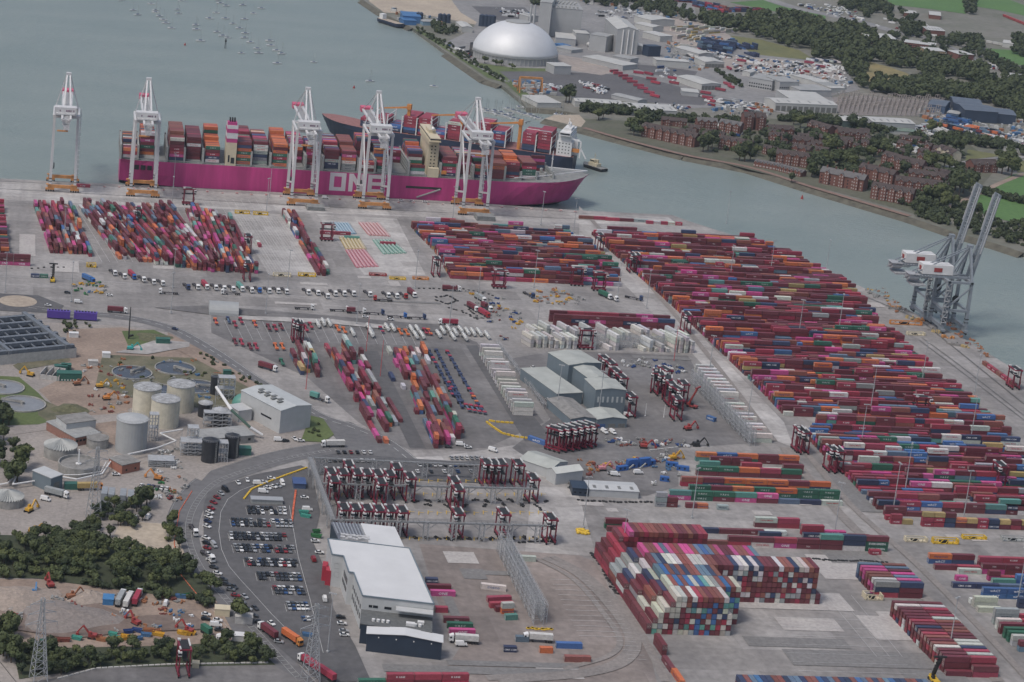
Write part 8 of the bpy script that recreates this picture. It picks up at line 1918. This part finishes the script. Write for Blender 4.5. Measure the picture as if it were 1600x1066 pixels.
for poly,n in FP:
    a=U(0,3)
    for p in scatter(poly,n):
        b.mi=random.randint(0,6) if rnd()<.5 else 0; L=U(4,5) if rnd()<.75 else U(7,13); b.cb(p.x,p.y,.6,L,1.9,1.0 if L<6 else 2.4,a+CH((0,0,PI/2))+U(-.1,.1)); 
        if L<6: b.cb(p.x,p.y,1.6,2.4,1.6,.6,a)
o=b.build('parked_vehicles',[carmat(n) for n in VCOL]); o['kind']='stuff'; o['label']='hundreds of tiny parked cars and vans in the yards of the far bank'; o['category']='vehicles'
b=MB()
for poly,n in [([(1090,55),(1150,60),(1150,72),(1090,68)],40),([(1160,105),(1330,130),(1320,150),(1200,135)],160),([(1430,160),(1600,190),(1600,225),(1500,205),(1440,190)],160),([(790,128),(845,130),(870,150),(830,150)],70),([(1040,60),(1110,90),(1100,115),(1040,95)],90),([(1120,158),(1210,165),(1200,185),(1110,180)],60),([(900,0),(1040,5),(1080,40),(1000,30)],80),([(610,14),(700,34),(690,38),(620,34)],40)]:
    for p in scatter(poly,n): b.mi=random.randint(0,5); b.cb(p.x,p.y,0,U(2,9),U(1.5,4),U(1,4),U(0,3))
o=b.build('yard_goods',[FG,FW,SKC[0],SKC[3],FGR,SKC[8]]); o['kind']='stuff'; o['label']='jumble of stored goods, skips and machinery in the far industrial yards'; o['category']='goods'
# ------------------------------------------------------------------ trees and scrub
def leaf_mat(name,c1,c2):
    m=bpy.data.materials.new(name); m.use_nodes=True; n=m.node_tree; b=n.nodes['Principled BSDF']; b.inputs['Roughness'].default_value=.85
    tc=n.nodes.new('ShaderNodeNewGeometry'); nz=n.nodes.new('ShaderNodeTexNoise'); nz.inputs['Scale'].default_value=.12; nz.inputs['Detail'].default_value=5; n.links.new(tc.outputs['Position'],nz.inputs[0])
    oi=n.nodes.new('ShaderNodeObjectInfo'); ad=n.nodes.new('ShaderNodeMath'); ad.operation='MULTIPLY_ADD'; n.links.new(oi.outputs['Random'],ad.inputs[0]); ad.inputs[1].default_value=.45; n.links.new(nz.outputs[0],ad.inputs[2])
    rp=n.nodes.new('ShaderNodeValToRGB'); n.links.new(ad.outputs[0],rp.inputs[0]); rp.color_ramp.elements[0].position=.4; rp.color_ramp.elements[1].position=.95; rp.color_ramp.elements[0].color=(*c1,1); rp.color_ramp.elements[1].color=(*c2,1)
    n.links.new(rp.outputs[0],b.inputs['Base Color']); return m
LEAF=leaf_mat('foliage',(.026,.042,.014),(.085,.100,.032)); LEAFD=leaf_mat('foliage_dark',(.022,.034,.016),(.062,.078,.027)); BARK=mat('bark',(.075,.055,.04),.95,.2,2)
def crown_np(seed,n,lobes,R,hz,leaf,core=.55):
    g=np.random.default_rng(seed); V=[];Fs=[]
    C=[(g.normal(0,R*.36),g.normal(0,R*.36),hz*(.45+.4*g.random()),R*(.38+.3*g.random())) for _ in range(lobes)]; C.append((0,0,hz*.62,R*.62))
    k=0
    for _ in range(n):
        cx,cy,cz,r=C[g.integers(len(C))]; d=g.normal(size=3); d/=np.linalg.norm(d); d[2]=d[2]*.9+.12; p=np.array([cx,cy,cz])+d*r*(.82+.28*g.random())
        if p[2]<hz*.12: continue
        a=g.normal(size=3); a/=np.linalg.norm(a); t1=np.cross(d,a); t1/=np.linalg.norm(t1)+1e-9; t2=np.cross(d,t1)+d*g.normal()*.5; s=leaf*(.6+.8*g.random())
        V+=[p-t1*s-t2*s*.6,p+t1*s-t2*s*.6,p+t1*s*.5+t2*s,p-t1*s*.7+t2*s*.8]; Fs.append((k,k+1,k+2,k+3)); k+=4
    # inner mass so that the crown is not hollow
    for cx,cy,cz,r in C:
        r*=.80; o=k
        for i in range(4):
            for j in range(7):
                th=PI*(i+.5)/4; ph=2*PI*j/7+i; q=r*(.85+.3*g.random()); V.append(np.array([cx+q*math.sin(th)*math.cos(ph),cy+q*math.sin(th)*math.sin(ph),max(.3,cz+q*math.cos(th)*.95)])); k+=1
        for i in range(3):
            for j in range(7): Fs.append((o+i*7+j,o+i*7+(j+1)%7,o+(i+1)*7+(j+1)%7,o+(i+1)*7+j))
        Fs.append(tuple(o+j for j in range(7))); Fs.append(tuple(o+21+6-j for j in range(7)))
    return np.array(V),Fs
def crown_mesh(seed,n,lobes,R,hz,leaf,m):
    V,Fs=crown_np(seed,n,lobes,R,hz,leaf); me=bpy.data.meshes.new('crown'); me.from_pydata([tuple(p) for p in V],[],Fs); me.materials.append(m); return me
TP=[]
for i in range(6):
    R=3.6+.5*(i%3); hz=9+i%3*1.5 if i<4 else 4.5; kind='tree' if i<4 else 'shrub'
    r=thing('broadleaf_tree' if i<4 else 'shrub','',kind); me=crown_mesh(i,620 if i<4 else 360,8,R if i<4 else 2.6,hz,.52,LEAF if i%2 else LEAFD); o=bpy.data.objects.new('crown',me); col.objects.link(o); o.parent=r
    b=MB(); b.cylx((0,0,-.5),(0,0,hz*.5),.38,7,.22)
    for k in range(4): a=k*1.57+i; b.cylx((0,0,hz*.35),(math.cos(a)*R*.45,math.sin(a)*R*.45,hz*.6),.18,5,.08)
    b.build('trunk',BARK,r); TP.append(r)
usedT=set()
def tree(p,s,lb,gp=None,kinds=(0,1,2,3)):
    i=CH(kinds)
    if i not in usedT: usedT.add(i); o=TP[i]
    else: o=dup(TP[i],p,0,lb)
    o.location=p; o.rotation_euler=(0,0,U(0,6.28)); o.scale=(s*U(.9,1.15),s*U(.9,1.15),s*U(.85,1.15)); o['label']=lb
    if gp: o['group']=gp
    elif 'group' in o: del o['group']
    return o
def belt(poly,n,s0,s1,lb,gp,kinds=(0,1,2,3)):
    for p in scatter(poly,n): tree(p,U(s0,s1),lb,gp,kinds)
belt([(-40,848),(60,842),(120,838),(180,850),(270,878),(325,915),(330,928),(230,915),(100,895),(-40,885)],130,.55,.9,'dark bushy tree in the long belt above the scrap yard','trees of the long dark belt')
belt([(-40,885),(100,895),(230,918),(330,935),(325,955),(210,930),(60,905),(-40,905)],60,.55,1.0,'scrubby green bush along the lower edge of the belt','bushes along the belt',(4,5,4))
belt([(150,800),(190,790),(212,778),(238,785),(240,810),(200,830),(170,845),(140,840)],26,.5,.8,'green tree in the clump beside the stacked cabins','trees beside the stacked cabins')
belt([(250,825),(270,820),(284,850),(292,872),(255,868)],8,.5,.8,'small tree by the compound beside the main road','trees by the compound',(0,1,4,5))
for i,(x,y,s) in enumerate([(220,795,1.15),(229,790,1.1),(213,800,1.0)]): tree(G(x,y),s,['tall round tree at the head of the clump, middle','tall round tree at the head of the clump, right','tall round tree at the head of the clump, left'][i])
belt([(25,1018),(60,1012),(140,1016),(280,1012),(392,1002),(425,1030),(425,1038),(260,1038),(150,1042),(90,1056),(30,1058)],95,.45,.75,'dark bush in the hedge above the bottom road','bushes of the bottom hedge',(0,1,2,4,5))
belt([(-40,985),(0,985),(30,1005),(30,1040),(-40,1020)],20,.8,1.1,'tree at the lower left corner by the railway','trees by the railway')
belt([(-40,640),(10,640),(40,680),(40,720),(30,755),(-40,760)],26,.85,1.3,'dark tree in the clump at the left edge','trees at the left edge',(0,1,2,3))
for i,(x,y,s,lb) in enumerate([(371,968,1.25,'round dark tree beside the lower main road'),(392,1026,1.0,'small tree at the end of the hedge'),(33,735,1.3,'tall dark tree in front of the left edge clump')]): tree(G(x,y),s,lb)
belt([(300,548),(332,562),(400,598),(432,618),(428,622),(330,572)],26,.28,.5,'low bush along the access road verge','bushes along the access road',(4,5))
belt([(70,500),(150,505),(120,530),(108,540)],12,.4,.8,'small bush beside the concrete basin','bushes beside the basin',(4,5))
belt([(455,655),(500,660),(520,682),(500,690)],8,.25,.45,'tiny bush on the grass verge','bushes on the verge',(4,5))
belt([(150,560),(220,555),(380,600),(240,625)],18,.3,.5,'low weed bush around the settling tanks','bushes around the settling tanks',(4,5))
belt([(100,830),(150,800),(150,835),(110,845)],14,.4,.8,'bush beside the sandy lane','bushes beside the lane',(4,5,0))
# far trees one can tell apart
FT=[(1078,0),]
for i,(x,y,s) in enumerate([(884,160,2.2),(889,161,2.2),(1000,208,2.4),(1008,205,2.5),(990,212,2.2),(985,205,2.0),(1012,200,2.0),(935,188,1.6),(942,186,1.5),(1098,238,2.2),(1106,236,2.2),(1112,233,1.9),(1155,252,1.9),(1163,253,2.1),(1172,251,1.7),(1203,252,1.7),(1208,250,1.5),(1268,277,2.1),(1275,272,2.3),(1283,265,2.2),(1292,268,2.0),(1302,262,2.1),(1312,259,2.1),(1322,262,2.2),(1330,266,2.0),(1297,245,2.5),(1301,238,2.6),(1290,238,1.7),(1365,245,2.3),(1372,238,2.4),(1380,248,2.2),(1358,248,2.0),(1405,268,2.0),(1412,273,1.8),(1455,262,1.8),(1447,265,1.8),(1475,262,2.0),(1482,268,2.0),(1450,318,2.4),(1462,322,2.6),(1475,320,2.4),(1440,328,2.0),(1492,298,2.6),(1505,303,2.6),(1515,298,2.5),(1498,308,2.3),(1565,272,2.4),(1575,268,2.6),(1580,276,2.3),(1478,330,2.0),(1455,210,2.0),(1480,235,2.2),(1490,238,2.3),(1500,242,2.4),(1228,228,1.8),(1240,195,1.4),(1250,200,1.6),(1265,192,1.5),(1330,200,1.6),(1345,205,1.8),(1340,252,1.9),(752,92,1.5),(763,93,1.8),(757,99,1.1),(775,103,1.0),(783,103,1.0),(800,108,.9),(1560,250,1.4),(1180,243,1.5),(1236,285,1.2)]):
    tree(G(x,y),s*.8,'large dark tree among the houses and lawns of the far bank','trees among the far houses')
# woods and hedges that read as one mass
def wood(name,lb,polys,seed):
    protos=[crown_np(50+seed+k,150,5,5.2,11,1.15) for k in range(4)]; VV=[];FF=[];off=0
    for poly,n,s0,s1 in polys:
        for p in scatter(poly,n):
            V,Fs=protos[random.randrange(4)]; s=U(s0,s1); a=U(0,6.28); ca,sa=math.cos(a)*s,math.sin(a)*s
            W_=np.stack([p.x+V[:,0]*ca-V[:,1]*sa,p.y+V[:,0]*sa+V[:,1]*ca,V[:,2]*s*U(.85,1.15)-1],1); VV.append(W_); FF+= [tuple(i+off for i in f) for f in Fs]; off+=len(V)
    A=np.concatenate(VV); me=bpy.data.meshes.new(name); me.from_pydata([tuple(q) for q in A.tolist()],[],FF); me.materials.append(LEAFD); o=bpy.data.objects.new(name,me); col.objects.link(o); o['kind']='stuff'; o['label']=lb; o['category']='wood'
wood('far_woodland','broad dark wood running across the land beyond the estate',[([(1088,26),(1150,34),(1210,24),(1262,34),(1300,44),(1345,48),(1372,66),(1410,80),(1455,98),(1505,104),(1545,118),(1605,134),(1605,156),(1560,152),(1500,128),(1455,126),(1430,112),(1392,105),(1356,97),(1350,142),(1336,128),(1312,106),(1276,92),(1240,76),(1190,60),(1150,54),(1090,40)],620,.9,1.5),([(1350,144),(1372,130),(1430,130),(1455,120),(1498,150),(1480,160),(1400,152)],170,.9,1.3),([(1500,140),(1560,150),(1605,158),(1605,200),(1585,180),(1540,162),(1500,156)],120,.9,1.4)],0)
wood('shore_scrub','green scrub and hedges along the far shore and round the fields',[([(1000,200),(1090,200),(1160,215),(1160,245),(1080,235),(1000,212)],60,.3,.7),([(1160,205),(1330,208),(1340,260),(1260,260),(1170,245)],150,.35,.9),([(1340,205),(1440,215),(1500,240),(1520,280),(1440,330),(1350,305),(1340,250)],170,.35,.95),([(1420,318),(1450,328),(1480,352),(1440,342)],40,.4,.8),([(1380,60),(1450,55),(1560,90),(1600,110),(1500,100),(1430,78)],60,.6,1.1),([(1300,-5),(1400,10),(1450,35),(1400,38),(1320,20)],40,.7,1.1),([(1430,338),(1500,325),(1530,330),(1555,342),(1605,356),(1700,380),(1700,400),(1605,388),(1557,376),(1489,358)],230,.3,.8),([(1535,298),(1605,316),(1605,322),(1530,304)],60,.4,.7),([(1460,222),(1520,228),(1605,245),(1605,236),(1540,222),(1470,214)],90,.6,1.0),([(1215,190),(1260,192),(1330,200),(1400,212),(1390,205),(1320,192),(1240,184)],90,.5,.9),([(905,176),(990,181),(992,175),(908,170)],70,.6,.9),([(646,42),(668,50),(710,74),(745,99),(790,125),(786,130),(740,104),(700,79),(655,52)],150,.2,.45),([(672,38),(710,48),(712,56),(682,54)],40,.4,.8),([(820,-4),(860,2),(862,14),(835,10)],40,.8,1.1),([(905,-6),(1040,6),(1082,24),(1082,38),(1030,24),(960,12),(905,6)],130,.8,1.2),([(1000,181),(1090,186),(1200,192),(1190,200),(1100,194),(1000,188)],90,.4,.8),([(1115,110),(1150,125),(1160,138),(1140,130)],26,.4,.6),([(1505,60),(1530,62),(1540,80),(1515,78)],26,.8,1.2),([(1575,60),(1605,65),(1605,92),(1585,88)],26,1,1.3),([(1400,40),(1440,42),(1445,62),(1420,60)],40,.8,1.2),([(1320,0),(1375,8),(1395,18),(1350,22),(1310,10)],70,.8,1.2),([(1508,0),(1522,0),(1522,24),(1508,22)],24,.9,1.2),([(1262,268),(1340,258),(1345,275),(1290,285)],50,.5,.9),([(1480,60),(1500,62),(1500,70),(1480,70)],12,.9,1.2),([(1545,98),(1605,112),(1605,122),(1560,112)],20,.6,1),([(1420,300),(1440,305),(1480,325),(1440,330)],30,.4,.8),([(770,150),(822,160),(870,168),(862,164),(800,148)],0,.3,.4)],9)
# ------------------------------------------------------------------ air
b=MB(); b.box(-2500,-300,-8,6000,6500,432)
m=bpy.data.materials.new('air'); m.use_nodes=True; n=m.node_tree; n.nodes.remove(n.nodes['Principled BSDF']); v=n.nodes.new('ShaderNodeVolumePrincipled')
v.inputs['Color'].default_value=(.74,.87,1,1); v.inputs['Density'].default_value=.00003; v.inputs['Anisotropy'].default_value=.2
n.links.new(v.outputs[0],n.nodes['Material Output'].inputs['Volume']); o=b.build('haze',m); o['kind']='stuff'
